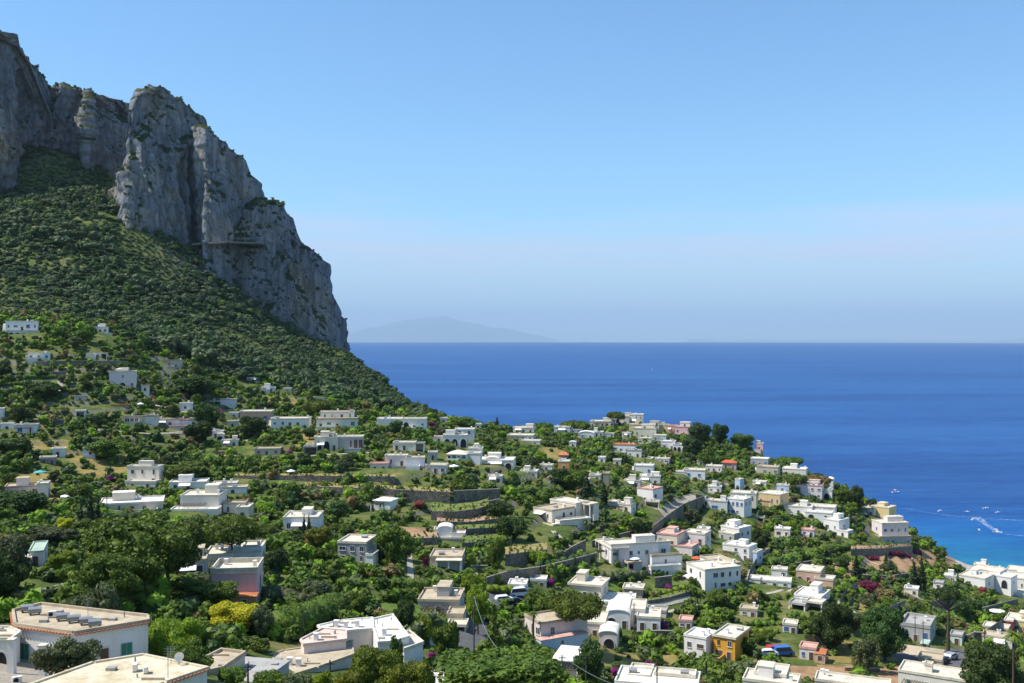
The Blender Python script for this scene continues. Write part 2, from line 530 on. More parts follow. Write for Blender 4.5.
def build_terrain():
    ny, nx = GZ.shape
    V = np.stack([GXX, GYY, GZ], -1).reshape(-1, 3)
    idx = np.arange(ny * nx).reshape(ny, nx)
    q = np.stack([idx[:-1, :-1], idx[:-1, 1:], idx[1:, 1:], idx[1:, :-1]], -1).reshape(-1, 4)
    cen = V[q].mean(1)
    px, py, d = proj(cen[:, 0], cen[:, 1], cen[:, 2])
    mi = np.zeros(len(q), int)
    jx, jy = px + 1.5 * noise3(cen[:, 0] / 3, cen[:, 1] / 3, 0, 21), py + 0.8 * noise3(cen[:, 0] / 3, cen[:, 1] / 3, 0, 22)
    for slot, poly in PLOTS:
        mi[inpoly(jx, jy, poly)] = slot
    mi[(cen[:, 2] < 3.2 + 2.0 * noise3(cen[:, 0] / 12, cen[:, 1] / 12, 0, 8))] = 6
    keep = cen[:, 2] > -18
    o = link('terrain', mesh_np('terrain', V, [q[keep]], [M[k] for k in ('g_green', 'g_dry', 'g_lawn', 'g_earth', 'g_path', 'g_asphalt', 'g_coast')], False, mi[keep]))
    struct(o)


build_terrain()

# ------------------------------------------------------------------ sea
def build_sea():
    rs = np.concatenate([np.linspace(150, 1500, 60), np.geomspace(1500, 46000, 170)[1:]])
    th = np.linspace(-1.15, 1.15, 361)
    R, T = np.meshgrid(rs, th, indexing='ij')
    X, Y = R * np.sin(T), R * np.cos(T)
    Z = -(R ** 2) / (2 * EARTH)
    V = np.stack([X, Y, Z], -1).reshape(-1, 3)
    idx = np.arange(V.shape[0]).reshape(R.shape)
    q = np.stack([idx[:-1, :-1], idx[1:, :-1], idx[1:, 1:], idx[:-1, 1:]], -1).reshape(-1, 4)
    m, nt, b, _ = new_mat('sea_water')
    geo = nt.nodes.new('ShaderNodeNewGeometry')
    P = geo.outputs['Position']
    sep = nt.nodes.new('ShaderNodeSeparateXYZ'); nt.links.new(P, sep.inputs[0])
    # shallow shelf off the rocky shore: distance from a point of the coast
    dv = nt.nodes.new('ShaderNodeVectorMath'); dv.operation = 'DISTANCE'; nt.links.new(P, dv.inputs[0]); dv.inputs[1].default_value = (208, 452, 0)
    wob = nz(nt, 0.02, 4, 0.6, coord='World')
    dd = mathn(nt, 'ADD', dv.outputs['Value'], mathn(nt, 'MULTIPLY', wob, 90.0))
    shallow = ramp(nt, mathn(nt, 'DIVIDE', dd, 400.0), [(0.10, (0.016, 0.190, 0.270)), (0.24, (0.010, 0.125, 0.260)), (0.42, (0.006, 0.082, 0.270)), (0.80, (0.014, 0.074, 0.235))])
    patch = nz(nt, 0.004, 5, 0.62, coord='World', vscale=(0.35, 1.3, 1))
    streak = nz(nt, 0.0022, 4, 0.55, coord='World', vscale=(0.25, 3.0, 1))
    rip = nz(nt, 0.045, 4, 0.65, coord='World', vscale=(0.45, 1.1, 1))
    v = mathn(nt, 'ADD', mathn(nt, 'ADD', mathn(nt, 'MULTIPLY', patch, 0.35), mathn(nt, 'MULTIPLY', streak, 0.35)), mathn(nt, 'MULTIPLY', rip, 0.3))
    vv = ramp(nt, v, [(0.42, (0.64, 0.70, 0.80)), (0.5, (1, 1, 1)), (0.58, (1.45, 1.32, 1.16))])
    nt.links.new(mix(nt, 1.0, shallow, vv, 'MULTIPLY'), b.inputs['Base Color'])
    b.inputs['Roughness'].default_value = 0.42
    b.inputs['IOR'].default_value = 1.33
    b.inputs['Specular IOR Level'].default_value = 0.16
    w1 = nz(nt, 0.11, 6, 0.68, coord='World', vscale=(0.55, 1.2, 1))
    bump(nt, b, w1, 0.9, 2.2)
    o = link('sea', mesh_np('sea', V, [q], m, True))
    struct(o)


build_sea()


# ------------------------------------------------------------------ rock mountain
def rock_material():
    m, nt, b, _ = new_mat('limestone_cliff')
    big = nz(nt, 0.022, 5, 0.6, coord='World')
    streak = nz(nt, 1.0, 6, 0.7, coord='World', vscale=(0.16, 0.16, 0.022))
    fine = nz(nt, 0.35, 6, 0.72, coord='World', vscale=(1, 1, 0.6))
    c = ramp(nt, big, [(0.3, (0.195, 0.208, 0.230)), (0.5, (0.262, 0.270, 0.284)), (0.66, (0.38, 0.315, 0.235))])
    c = mix(nt, mathn(nt, 'MULTIPLY', ramp(nt, streak, [(0.47, (0, 0, 0)), (0.66, (1, 1, 1))]), 0.7), c, (0.075, 0.076, 0.08))
    c = mix(nt, mathn(nt, 'MULTIPLY', ramp(nt, fine, [(0.50, (0, 0, 0)), (0.68, (1, 1, 1))]), 0.5), c, (0.12, 0.118, 0.11))
    # plants on the ledges
    g = nt.nodes.new('ShaderNodeNewGeometry')
    sx = nt.nodes.new('ShaderNodeSeparateXYZ'); nt.links.new(g.outputs['Normal'], sx.inputs[0])
    led = mathn(nt, 'ADD', sx.outputs[2], mathn(nt, 'MULTIPLY', mathn(nt, 'SUBTRACT', fine, 0.5), 1.1))
    k = ramp(nt, led, [(0.40, (0, 0, 0)), (0.60, (1, 1, 1))])
    c = mix(nt, k, c, ramp(nt, fine, [(0.35, (0.03, 0.045, 0.018)), (0.65, (0.075, 0.085, 0.03))]))
    nt.links.new(c, b.inputs['Base Color'])
    b.inputs['Roughness'].default_value = 0.95
    b.inputs['Specular IOR Level'].default_value = 0.1
    vo = nt.nodes.new('ShaderNodeTexVoronoi'); vo.feature = 'DISTANCE_TO_EDGE'; vo.inputs['Scale'].default_value = 1.0
    vm_ = nt.nodes.new('ShaderNodeVectorMath'); vm_.operation = 'MULTIPLY_ADD'; vm_.inputs[1].default_value = (0.16, 0.16, 0.045)
    gp = nt.nodes.new('ShaderNodeNewGeometry'); nt.links.new(gp.outputs['Position'], vm_.inputs[0]); nt.links.new(fine, vm_.inputs[2]); nt.links.new(vm_.outputs[0], vo.inputs['Vector'])
    crack = ramp(nt, vo.outputs['Distance'], [(0.0, (0, 0, 0)), (0.09, (1, 1, 1))])
    c = mix(nt, mathn(nt, 'MULTIPLY', mathn(nt, 'SUBTRACT', 1.0, crack), 0.26), c, (0.05, 0.048, 0.045))
    nt.links.new(c, b.inputs['Base Color'])
    bump(nt, b, mathn(nt, 'ADD', fine, mathn(nt, 'MULTIPLY', crack, 0.25)), 0.9, 1.8)
    return m


M['rock'] = rock_material()
CLIFF_PTS = []   # (point, normal) for the shrubs that cling to the rock


def cliff(name, top, base, depth, tilt=22.0, cols=0.75, rows=150, amp=1.0, seed=0):
    """top/base: (pixel x, pixel y); depth: (pixel x, metres at the foot). A closed rock mass: face, crest and back."""
    top, base, depth = [np.array(a, float) for a in (top, base, depth)]
    px = np.arange(top[0, 0], top[-1, 0] + .01, cols)
    ty = np.interp(px, top[:, 0], top[:, 1]); by = np.interp(px, base[:, 0], base[:, 1]); dp = np.interp(px, depth[:, 0], depth[:, 1])
    k = np.ones(7) / 7
    dp = np.convolve(np.pad(dp, 3, mode='edge'), k, 'valid')
    v = np.linspace(-0.5, 1, rows)
    PY = by[None] + (ty - by)[None] * v[:, None]
    D = dp[None] + tilt * np.sign(v[:, None]) * np.abs(v[:, None]) ** 1.15 * ((by - ty)[None] / 120.0).clip(0.1, 1.5)
    a, b_ = (px[None] - 512) / F, (341.5 - PY) / F
    P = np.stack([a * D, (CP + b_ * SP) * D, CAMZ + (-SP + b_ * CP) * D], -1)
    crest = P[-1]
    back = []
    for dy, dz in ((4, 1.0), (10, 0.5), (22, -3), (45, -14), (80, -45), (110, -150)):
        q = crest.copy(); q[:, 1] += dy; q[:, 2] += dz; back.append(q)
    P = np.concatenate([P, np.array(back)], 0)
    du = np.gradient(P, axis=1); dvv = np.gradient(P, axis=0)
    N = np.cross(du, dvv); N /= np.linalg.norm(N, axis=-1, keepdims=True) + 1e-9
    x, y, z = P[..., 0], P[..., 1], P[..., 2]
    # buttresses and gullies run up the wall, ledges cross it, joints break it
    wx = x + 8 * noise3(x / 30, y / 30, z / 30, seed + 40)
    disp = 17.0 * fbm(wx / 34, y / 36, z / 150, 3, seed, True) + 6.5 * fbm(wx / 12, y / 12, z / 110, 3, seed + 3, True) + 2.2 * fbm(wx / 6, y / 6, z / 24, 3, seed + 5, True) + 1.0 * fbm(x / 2.4, y / 2.4, z / 4.5, 2, seed + 9)
    lz = z / 11 + 0.9 * noise3(x / 25, y / 25, z / 25, seed + 7)
    disp = disp + 2.4 * (sstep(lz - np.floor(lz), 0.0, 0.25) - (lz - np.floor(lz)))
    disp = disp - disp.mean()
    N = N * np.array([1, 1, 0.45])
    fade = np.ones(P.shape[0]); fade[-3:] = 0.3
    P = P + N * (disp * amp * fade[:, None])[..., None]
    P[..., 2] += (2.0 * noise3(x / 7, y / 7, 0, seed + 31) + 2.6 * noise3(x / 3, y / 3, 0, seed + 32)) * (np.arange(P.shape[0]) >= rows - 2)[:, None]
    ny, nx = P.shape[:2]
    idx = np.arange(ny * nx).reshape(ny, nx)
    q = np.stack([idx[:-1, :-1], idx[:-1, 1:], idx[1:, 1:], idx[1:, :-1]], -1).reshape(-1, 4)
    o = link(name, mesh_np(name, P.reshape(-1, 3), [q], M['rock'], True))
    struct(o)
    du = np.gradient(P, axis=1); dvv = np.gradient(P, axis=0)
    N = np.cross(du, dvv); N /= np.linalg.norm(N, axis=-1, keepdims=True) + 1e-9
    sel = RNG.random((ny, nx)) < 1.0
    CLIFF_PTS.append((P[sel], N[sel], seed))


cliff('mountain', [(-150,0),(-60,14),(-10,24),(0,29),(8,37),(18,50),(25,68),(34,80),(44,86),(60,88),(85,91),(100,92),(115,101),(127,110),(140,118),(150,130)],
      [(-150,215),(0,205),(14,203),(22,168),(36,150),(60,148),(82,154),(95,178),(118,190),(150,200)],
      [(-150,690),(-10,705),(2,715),(16,750),(22,800),(34,815),(56,838),(80,826),(86,778),(108,800),(122,826),(150,840)], 22, 0.75, 170, 0.85, 1)
cliff('mountain', [(108,218),(114,205),(119,180),(124,148),(129,112),(133,98),(139,88),(146,83),(153,82),(163,87),(174,96),(186,108),(197,122),(206,138),(212,150),(218,180)],
      [(108,226),(130,228),(150,238),(170,243),(195,250),(218,255)],
      [(108,790),(114,735),(120,698),(128,692),(150,704),(175,722),(195,744),(208,768),(218,800)], 26, 0.6, 170, 0.6, 2)
cliff('mountain', [(190,118),(198,126),(206,130),(216,138),(222,148),(229,151),(238,163),(246,180),(254,197),(262,212),(270,232),(276,250)],
      [(190,252),(215,254),(240,262),(276,280)],
      [(190,790),(198,735),(204,716),(214,722),(235,740),(255,764),(268,786),(276,815)], 24, 0.6, 150, 0.65, 3)
cliff('mountain', [(176,250),(186,246),(200,242),(222,238),(240,225),(252,204),(262,203),(274,206),(284,214),(291,224),(298,238),(306,250),(313,261),(318,281),(324,296),(329,315),(335,335),(341,351),(346,366)],
      [(176,256),(190,262),(200,274),(218,288),(250,312),(280,332),(310,350),(335,364),(346,376)],
      [(176,760),(186,722),(194,714),(215,724),(250,742),(280,756),(305,772),(322,790),(335,812),(346,845)], 30, 0.6, 150, 0.7, 4)
# ------------------------------------------------------------------ foliage library (arrays)
def _ico(sub):
    import bmesh
    bm = bmesh.new(); bmesh.ops.create_icosphere(bm, subdivisions=sub, radius=1.0)
    v = np.array([x.co[:] for x in bm.verts]); f = np.array([[y.index for y in x.verts] for x in bm.faces]); bm.free()
    return v, f


ICO1, ICO2 = _ico(1), _ico(2)


def cloud(rng, lobes, n, leaf, ob=1.0, core=0.80, ico=None, inner=0.75, flat=1.0):
    """leaf faces over a set of lobes (x,y,z,rx,ry,rz) + solid hearts so the crown is dense -> V, quads, tris"""
    L = np.asarray(lobes, float)
    area = (L[:, 3] * L[:, 4] + L[:, 4] * L[:, 5] + L[:, 3] * L[:, 5])
    pick = rng.choice(len(L), size=n * 2, p=area / area.sum())
    d = rng.normal(size=(n * 2, 3)); d /= np.linalg.norm(d, axis=1, keepdims=True)
    rr = rng.uniform(inner, 1.08, n * 2) ** 0.7
    P = L[pick, :3] + d * L[pick, 3:] * rr[:, None]
    keep = np.ones(n * 2, bool)
    for i in range(len(L)):
        q = ((P - L[i, :3]) / L[i, 3:])
        keep &= ~(((q ** 2).sum(1) < 0.62) & (pick != i))
    P, d = P[keep][:n], d[keep][:n]
    nn = d * ob + rng.normal(size=d.shape) * 0.75 + np.array([0, 0, 0.35]); nn /= np.linalg.norm(nn, axis=1, keepdims=True)
    t = np.cross(nn, rng.normal(size=d.shape)); t /= np.linalg.norm(t, axis=1, keepdims=True)
    b = np.cross(nn, t)
    sa = leaf * rng.uniform(0.55, 1.25, (len(P), 1)); sb = sa * rng.uniform(0.45, 0.9, (len(P), 1)) * flat
    V = np.stack([P - t * sa, P - b * sb, P + t * sa, P + b * sb], 1).reshape(-1, 3)
    Q = np.arange(len(V)).reshape(-1, 4)
    T = np.zeros((0, 3), int)
    if core:
        iv, it = ico or ICO1
        vs, ts = [V], []
        off = len(V)
        for l in L:
            j = 1 + 0.12 * rng.normal(size=(len(iv), 1))
            vs.append(l[:3] + iv * l[3:] * core * j); ts.append(it + off); off += len(iv)
        V = np.concatenate(vs); T = np.concatenate(ts)
    return V, Q, T


def round_lobes(rng, k, spread=0.55, r=(0.42, 0.62), flat=0.8):
    """crown of unit half-width, base at z = 0, top about 2*flat"""
    L = [(0, 0, flat * 0.85, 0.60, 0.60, flat * 0.80), (0, 0, flat * .4, .5, .5, flat * .42)]
    for i in range(k):
        a = rng.uniform(0, 6.283); e = rng.uniform(-0.75, 1.0)
        rr = rng.uniform(*r)
        L.append((math.cos(a) * spread * math.sqrt(max(0.1, 1 - e * e * .6)), math.sin(a) * spread * math.sqrt(max(0.1, 1 - e * e * .6)), flat * (0.95 + 0.62 * e), rr, rr, rr * flat * 0.9))
    return L


def umbrella_lobes(rng, k, thick=0.22):
    L = [(0, 0, thick * 1.1, 0.7, 0.7, thick)]
    for i in range(k):
        a = rng.uniform(0, 6.283); q = math.sqrt(rng.uniform(0.05, 1)) * 0.74
        rr = rng.uniform(0.2, 0.34)
        L.append((q * math.cos(a), q * math.sin(a), thick * (1.25 - 0.75 * q * q) + rng.uniform(-0.05, 0.08), rr, rr, rr * rng.uniform(0.45, 0.7)))
    return L


def spire_lobes(rng, w=0.14, n=9):
    L = []
    for i in range(n):
        t = (i + 0.5) / n
        r = w * (math.sin(math.pi * min(1, (t + 0.12) ** 0.6)) * 0.9 + 0.12)
        L.append((rng.normal() * 0.012, rng.normal() * 0.012, t, r, r, 0.75 / n + 0.02))
    return L


def cone_lobes(rng, n=8):
    L = []
    for i in range(n):
        t = (i + 0.3) / n
        r = 0.34 * (1 - t) ** 0.8 + 0.03
        L.append((0, 0, t, r * .6, r * .6, 0.09))
        for j in range(4):
            a = j * 1.57 + i * 0.7 + rng.uniform(-.3, .3)
            L.append((math.cos(a) * r * .6, math.sin(a) * r * .6, t - 0.02, r * .5, r * .5, 0.05))
    return L


def cmesh(name, arr, mat):
    V, Q, T = arr
    return mesh_np(name, V, [Q, T] if len(T) else [Q], mat)


CROWN = {}


def crown_set(kind, mat, n=1100, leaf=0.085, variants=3, maker=None, core=0.8, ico=None, ob=1.0, inner=0.75):
    key = (kind, mat)
    if key not in CROWN:
        out = []
        for v in range(variants):
            rng = np.random.default_rng(abs(hash_str(kind)) % 9999 + v * 31)
            out.append(cmesh('crown', cloud(rng, maker(rng), n, leaf, ob, core, ico, inner), M[mat]))
        CROWN[key] = out
    return CROWN[key]


def hash_str(s):
    h = 7
    for c in s: h = (h * 131 + ord(c)) % 1000003
    return h


def trunk_mesh(r=0.05, h=1.0, limbs=0, spread=0.4, up=0.5, seed=0):
    rng = random.Random(seed)
    mb = MB()
    bx, by = rng.uniform(-.04, .04), rng.uniform(-.04, .04)
    mb.tube([(0, 0, -0.6), (0, 0, 0.0), (bx, by, h * .55), (bx * .5, by, h)], [r * 1.25, r * 1.15, r * .85, r * .6], 7)
    for i in range(limbs):
        a = 6.283 * i / limbs + rng.uniform(-.4, .4)
        z0 = h * rng.uniform(.72, .98)
        mb.tube([(bx * .5, by, z0), (math.cos(a) * spread * .5, math.sin(a) * spread * .5, z0 + up * .45), (math.cos(a) * spread, math.sin(a) * spread, z0 + up)], [r * .5, r * .35, r * .15], 5)
    return mb.mesh('trunk', M['bark'])


TRUNK = {}


def plant(kind, loc, w, h, mat, trunk=0.25, fine=1, rz=None, name=None):
    """a tree or shrub: Empty at the foot, children trunk and crown. w = crown half width, h = full height, trunk = bare share of the height"""
    x, y, z = loc
    nm = name or {'round': 'broadleaf_tree', 'umbrella': 'umbrella_pine', 'spire': 'cypress', 'cone': 'conifer', 'shrub': 'flowering_shrub', 'pinetree': 'pine_tree'}[kind]
    root = empty(nm, (x, y, z), random.uniform(0, 6.28) if rz is None else rz)
    hi = fine > 1
    if kind in ('round', 'shrub', 'pinetree'):
        cs = crown_set(kind + str(fine), mat, (1000, 3000, 7000)[fine - 1], (0.105, 0.062, 0.042)[fine - 1], 3 if not hi else 2, lambda r: round_lobes(r, 9 if not hi else 24, 0.60 if not hi else 0.70, (0.3, 0.52) if not hi else (0.17, 0.38)), 0.66, ICO2 if hi else None, .55)
        c = link('crown', random.choice(cs), root)
        zt = h * trunk
        c.location = (0, 0, zt * 0.9); sz = (h - zt * 0.9) / 1.62
        c.scale = (w, w * random.uniform(.88, 1.1), sz)
        tk = ('t', 0)
        if tk not in TRUNK: TRUNK[tk] = [trunk_mesh(0.06, 1, 4, .45, .5, s) for s in range(3)]
        t = link('trunk', random.choice(TRUNK[tk]), root); t.scale = (w, w, max(zt, h * .35))
    elif kind == 'umbrella':
        th = min(0.34, max(0.16, 0.0 + (h * (1 - trunk)) / w / 2.4))
        cs = crown_set('umb%d' % fine, mat, (1300, 3600, 8000)[fine - 1], (0.07, 0.046, 0.033)[fine - 1], 2, lambda r: umbrella_lobes(r, 20 if not hi else 44), 0.68, ICO2 if hi else None, 0.8)
        c = link('crown', random.choice(cs), root)
        zt = h * trunk
        c.location = (0, 0, zt); c.scale = (w, w * random.uniform(.9, 1.05), (h - zt) / 0.58)
        tk = ('u', 0)
        if tk not in TRUNK: TRUNK[tk] = [trunk_mesh(0.045, 1, 6, .5, .2, s + 9) for s in range(2)]
        t = link('trunk', random.choice(TRUNK[tk]), root); t.scale = (w, w, zt * 1.05)
    elif kind == 'spire':
        cs = crown_set('spire', mat, 900, 0.028, 2, lambda r: spire_lobes(r), 0.85)
        c = link('crown', random.choice(cs), root); c.scale = (w / 0.14, w / 0.14, h)
        tk = ('s', 0)
        if tk not in TRUNK: TRUNK[tk] = [trunk_mesh(0.10, 0.2, 0, 0, 0, 3)]
        t = link('trunk', TRUNK[tk][0], root); t.scale = (w, w, h)
    elif kind == 'cone':
        cs = crown_set('cone', mat, 1300, 0.034, 2, lambda r: cone_lobes(r), 0.7)
        c = link('crown', random.choice(cs), root); c.scale = (w / 0.36, w / 0.36, h * 1.02)
        tk = ('c', 0)
        if tk not in TRUNK: TRUNK[tk] = [trunk_mesh(0.09, 0.9, 0, 0, 0, 5)]
        t = link('trunk', TRUNK[tk][0], root); t.scale = (w, w, h)
    return root


def palm(loc, h, r, mat='mid'):
    root = empty('palm_tree', loc)
    MB().tube([(0, 0, -0.6), (0.05, 0, h * .5), (0.1, 0.05, h)], [0.28, 0.2, 0.18], 7).build('trunk', M['bark'], root)
    V, Q = [], []
    rng = random.Random(int(loc[0] * 10))
    for i in range(26):
        a = i * 2.4; e = rng.uniform(-0.3, 1.1)
        pts = []
        for k in range(7):
            t = k / 6
            q = r * t * math.cos(e * (1 - .3 * t)); zz = h + r * (math.sin(e) * t - 0.75 * t * t)
            wd_ = 0.30 * r * .35 * math.sin(math.pi * (0.1 + .88 * t)) + 0.02
            ca, sa = math.cos(a), math.sin(a)
            V += [(0.1 + q * ca - wd_ * sa, .05 + q * sa + wd_ * ca, zz - wd_ * .5), (0.1 + q * ca, .05 + q * sa, zz), (0.1 + q * ca + wd_ * sa, .05 + q * sa - wd_ * ca, zz - wd_ * .5)]
            if k:
                n = len(V) - 6
                Q += [(n, n + 3, n + 4, n + 1), (n + 1, n + 4, n + 5, n + 2)]
    link('crown', mesh_np('crown', V, [np.array(Q)], M[mat]), root)
    return root


# ------------------------------------------------------------------ houses
_UNIT = {}


def unit(kind):
    """unit meshes: 1 m wide, 1 m high, centred on x, base at z = 0, wall plane at y = 0, outside is -y"""
    if kind in _UNIT: return _UNIT[kind]
    mb = MB()
    if kind == 'frame':
        for x0, x1, z0, z1 in ((-.5, -.42, 0, 1), (.42, .5, 0, 1), (-.42, .42, 0, .06), (-.42, .42, .94, 1), (-.03, .03, .06, .94)):
            mb.box(x0, x1, -.09, -.002, z0, z1)
        mb.box(-.58, .58, -.16, -.003, -.07, -.002)
        me = mb.mesh('window_frame', M['frame'])
    elif kind == 'pane':
        me = mb.box(-.42, .42, -.045, -.001, .06, .94).mesh('window_pane', M['pane'])
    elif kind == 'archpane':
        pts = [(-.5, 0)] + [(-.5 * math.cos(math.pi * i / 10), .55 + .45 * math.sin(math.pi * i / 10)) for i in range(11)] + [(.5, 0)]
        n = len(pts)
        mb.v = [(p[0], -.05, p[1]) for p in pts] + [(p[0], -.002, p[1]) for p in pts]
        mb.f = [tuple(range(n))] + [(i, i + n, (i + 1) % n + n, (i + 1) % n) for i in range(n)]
        me = mb.mesh('arch_shade_panel', M['dark'])
    elif kind == 'archframe':
        a = [(-.5 * math.cos(math.pi * i / 10), .55 + .45 * math.sin(math.pi * i / 10)) for i in range(11)]
        a = [(-.5, 0)] + a + [(.5, 0)]
        b = [(x * 1.18, z if z == 0 else .55 + (z - .55) * 1.16) for x, z in a]
        for i in range(len(a) - 1):
            p = [a[i], a[i + 1], b[i + 1], b[i]]
            n = len(mb.v)
            mb.v += [(q[0], -.1, q[1]) for q in p] + [(q[0], -.003, q[1]) for q in p]
            mb.f += [(n, n + 1, n + 2, n + 3), (n, n + 4, n + 5, n + 1), (n + 3, n + 2, n + 6, n + 7)]
        me = mb.mesh('arch_frame', M['frame'])
    elif kind.startswith('shutter'):
        for k in range(8):
            mb.box(-.46, -.02, -.12, -.094, .03 + k * .12, .03 + k * .12 + .1); mb.box(.02, .46, -.12, -.094, .03 + k * .12, .03 + k * .12 + .1)
        me = mb.mesh('shutter', M[kind])
    elif kind == 'door':
        mb.box(-.5, -.4, -.09, -.002, 0, 1); mb.box(.4, .5, -.09, -.002, 0, 1); mb.box(-.4, .4, -.09, -.002, .93, 1)
        me = mb.mesh('door_frame', M['frame'])
    elif kind == 'doorleaf':
        me = mb.box(-.4, .4, -.04, -.001, 0, .93).mesh('door_leaf', M['shutter_brown'])
    _UNIT[kind] = me
    return me


def opening(parent, x, y, z, w, h, rz, kind='window', shutter=None, detail=True):
    if kind == 'window':
        o = link('window', unit('frame'), parent); link('pane', unit('pane'), o)
        if shutter: link('shutter', unit(shutter), o)
    elif kind == 'arch':
        o = link('arch', unit('archframe'), parent); link('opening', unit('archpane'), o)  # no real hole: flat dark panel on the wall, shade painted in
    else:
        o = link('door', unit('door'), parent); link('door_leaf', unit('doorleaf'), o)
    o.location = (x, y, z); o.rotation_euler = (0, 0, rz); o.scale = (w, 1, h)
    return o


HOUSES = []     # footprints and picture boxes for keeping plants off
RECTS = []      # px0, px1, pytop, pybase, depth


class B:
    def __init__(s, x0, x1, yt, yb, xs=None, yaw=None, wall='white', roof='cream', A=(2, 1), S=(1, 1), d=None, dd=0.0, shut=None, arch=0, door=True,
                 parapet=0.35, over=0.12, vault=False, hip=0, wh=1.25, ww=1.0, eave=None, bare=False, open_front=False, sink=3.0):
        s.__dict__.update(locals())


def build_block(root, R, b, ref_depth, first, rng):
    """one volume of a house, in the house's own frame"""
    xs = b.xs if b.xs is not None else b.x1
    depth = ref_depth + b.dd
    s = depth / F
    yaw = b.yaw
    LA = max(1.2, (xs - b.x0) * s / max(0.25, math.cos(yaw)))
    LB = b.d if b.d else (max(1.5, (b.x1 - xs) * s / max(0.2, math.sin(yaw))) if b.xs is not None and b.x1 - xs > 0.5 else max(4.0, min(9.0, LA * .7)))
    if b.xs is not None: LB = min(LB, 16)
    h = (b.yb - b.yt) * s
    wp = unproj(xs, b.yb, depth)
    o = R.inverted() @ Vector(wp)
    rot = b.yaw_off
    T = Matrix.Translation(o) @ Matrix.Rotation(-rot, 4, 'Z')

    def L(x, y, z): return tuple(T @ Vector((x, y, z)))
    wall = MB()
    wm = M['w_' + b.wall]
    if b.open_front:      # a porch: roof on posts with a back wall
        n = max(2, int(LA / 2.6) + 1)
        for i in range(n):
            x = -LA + 0.15 + (LA - .3) * i / (n - 1)
            wall.box(x - .15, x + .15, 0.0, 0.3, -b.sink, h - .01, T)
        wall.box(-LA, 0, LB - .25, LB, -b.sink, h - .01, T)
        wall.box(-LA, -LA + .25, LB * .4, LB - .26, -b.sink, h - .01, T)
        wall.box(-.25, 0, LB * .4, LB - .26, -b.sink, h - .01, T)
    else:
        wall.box(-LA, 0, 0, LB, -b.sink, h - .01, T)
    if b.vault:
        n = 12; hv = LA * .17
        arc = [(-LA / 2 - (LA / 2) * math.cos(math.pi * i / n), h - .01 + hv * math.sin(math.pi * i / n)) for i in range(n + 1)]
        k = len(wall.v)
        wall.v += [L(x, 0, z) for x, z in arc] + [L(x, LB, z) for x, z in arc]
        wall.f += [tuple(k + i for i in range(n + 1)), tuple(k + n + 1 + i for i in reversed(range(n + 1)))]
    wall.build('wall', wm, root)
    roof = MB()
    ov = b.over
    rm = M['r_' + b.roof]
    if b.vault:
        n = 12; hv = LA * .17
        for r0, r1 in ((0.03, 0.22),):
            k = len(roof.v)
            for rr in (r0, r1):
                for yy in (-.15, LB + .15):
                    roof.v += [L(-LA / 2 - (LA / 2 + rr) * math.cos(math.pi * i / n), yy, h + (hv + rr) * math.sin(math.pi * i / n)) for i in range(n + 1)]
            m_ = n + 1
            for i in range(n):
                roof.f += [(k + 2 * m_ + i, k + 2 * m_ + i + 1, k + 3 * m_ + i + 1, k + 3 * m_ + i), (k + i, k + m_ + i, k + m_ + i + 1, k + i + 1),
                           (k + i, k + i + 1, k + 2 * m_ + i + 1, k + 2 * m_ + i), (k + m_ + i, k + 3 * m_ + i, k + 3 * m_ + i + 1, k + m_ + i + 1)]
    elif b.hip:
        hr = b.hip
        x0, x1, y0, y1 = -LA - .35, .35, -.35, LB + .35
        ins = min(LB / 2 - .3, LA / 2 - .3)
        roof.v = [L(x0, y0, h), L(x1, y0, h), L(x1, y1, h), L(x0, y1, h), L(x0 + ins, (y0 + y1) / 2, h + hr), L(x1 - ins, (y0 + y1) / 2, h + hr),
                  L(x0, y0, h - .18), L(x1, y0, h - .18), L(x1, y1, h - .18), L(x0, y1, h - .18)]
        roof.f = [(0, 1, 5, 4), (1, 2, 5), (2, 3, 4, 5), (3, 0, 4), (0, 6, 7, 1), (1, 7, 8, 2), (2, 8, 9, 3), (3, 9, 6, 0), (6, 9, 8, 7)]
    else:
        roof.box(-LA - ov, ov, -ov, LB + ov, h, h + .14, T)
        if b.parapet:
            p, t = b.parapet, .24
            zz = h + .14
            roof.box(-LA - ov + .02, ov - .02, -ov + .02, -ov + t, zz, zz + p, T); roof.box(-LA - ov + .02, ov - .02, LB + ov - t, LB + ov - .02, zz, zz + p, T)
            roof.box(-LA - ov + .02, -LA - ov + t, -ov + t, LB + ov - t, zz, zz + p, T); roof.box(ov - t, ov - .02, -ov + t, LB + ov - t, zz, zz + p, T)
    ro = roof.build('roof', rm, root)
    if b.eave:
        e = MB()
        n = int(LA / .45)
        for i in range(n):
            e.box(-LA + i * .45, -LA + i * .45 + .3, -ov - .12, -ov - .003, h - .02, h + .13, T)
        e.build('eave_tiles', M['tile'], ro)
    # things fixed on the roof
    if not b.vault and not b.hip and not b.bare and LA > 4:
        for k in range(rng.choice((0, 1, 1, 2))):
            cx, cy_ = -rng.uniform(.8, max(.9, LA - .8)), rng.uniform(LB * .3, LB * .85)
            c = MB().box(cx - .28, cx + .28, cy_ - .28, cy_ + .28, h + .143, h + 1.15, T)
            c.box(cx - .36, cx + .36, cy_ - .36, cy_ + .36, h + 1.1, h + 1.22, T)
            c.build('chimney', M['w_white'], ro)
        if rng.random() < .4:
            cx, cy_ = -rng.uniform(1, max(1.1, LA - 1)), rng.uniform(LB * .3, LB * .8)
            MB().tube([L(cx - .7, cy_, h + .55), L(cx + .7, cy_, h + .55)], .4, 9).build('water_tank', M['metal'], ro)
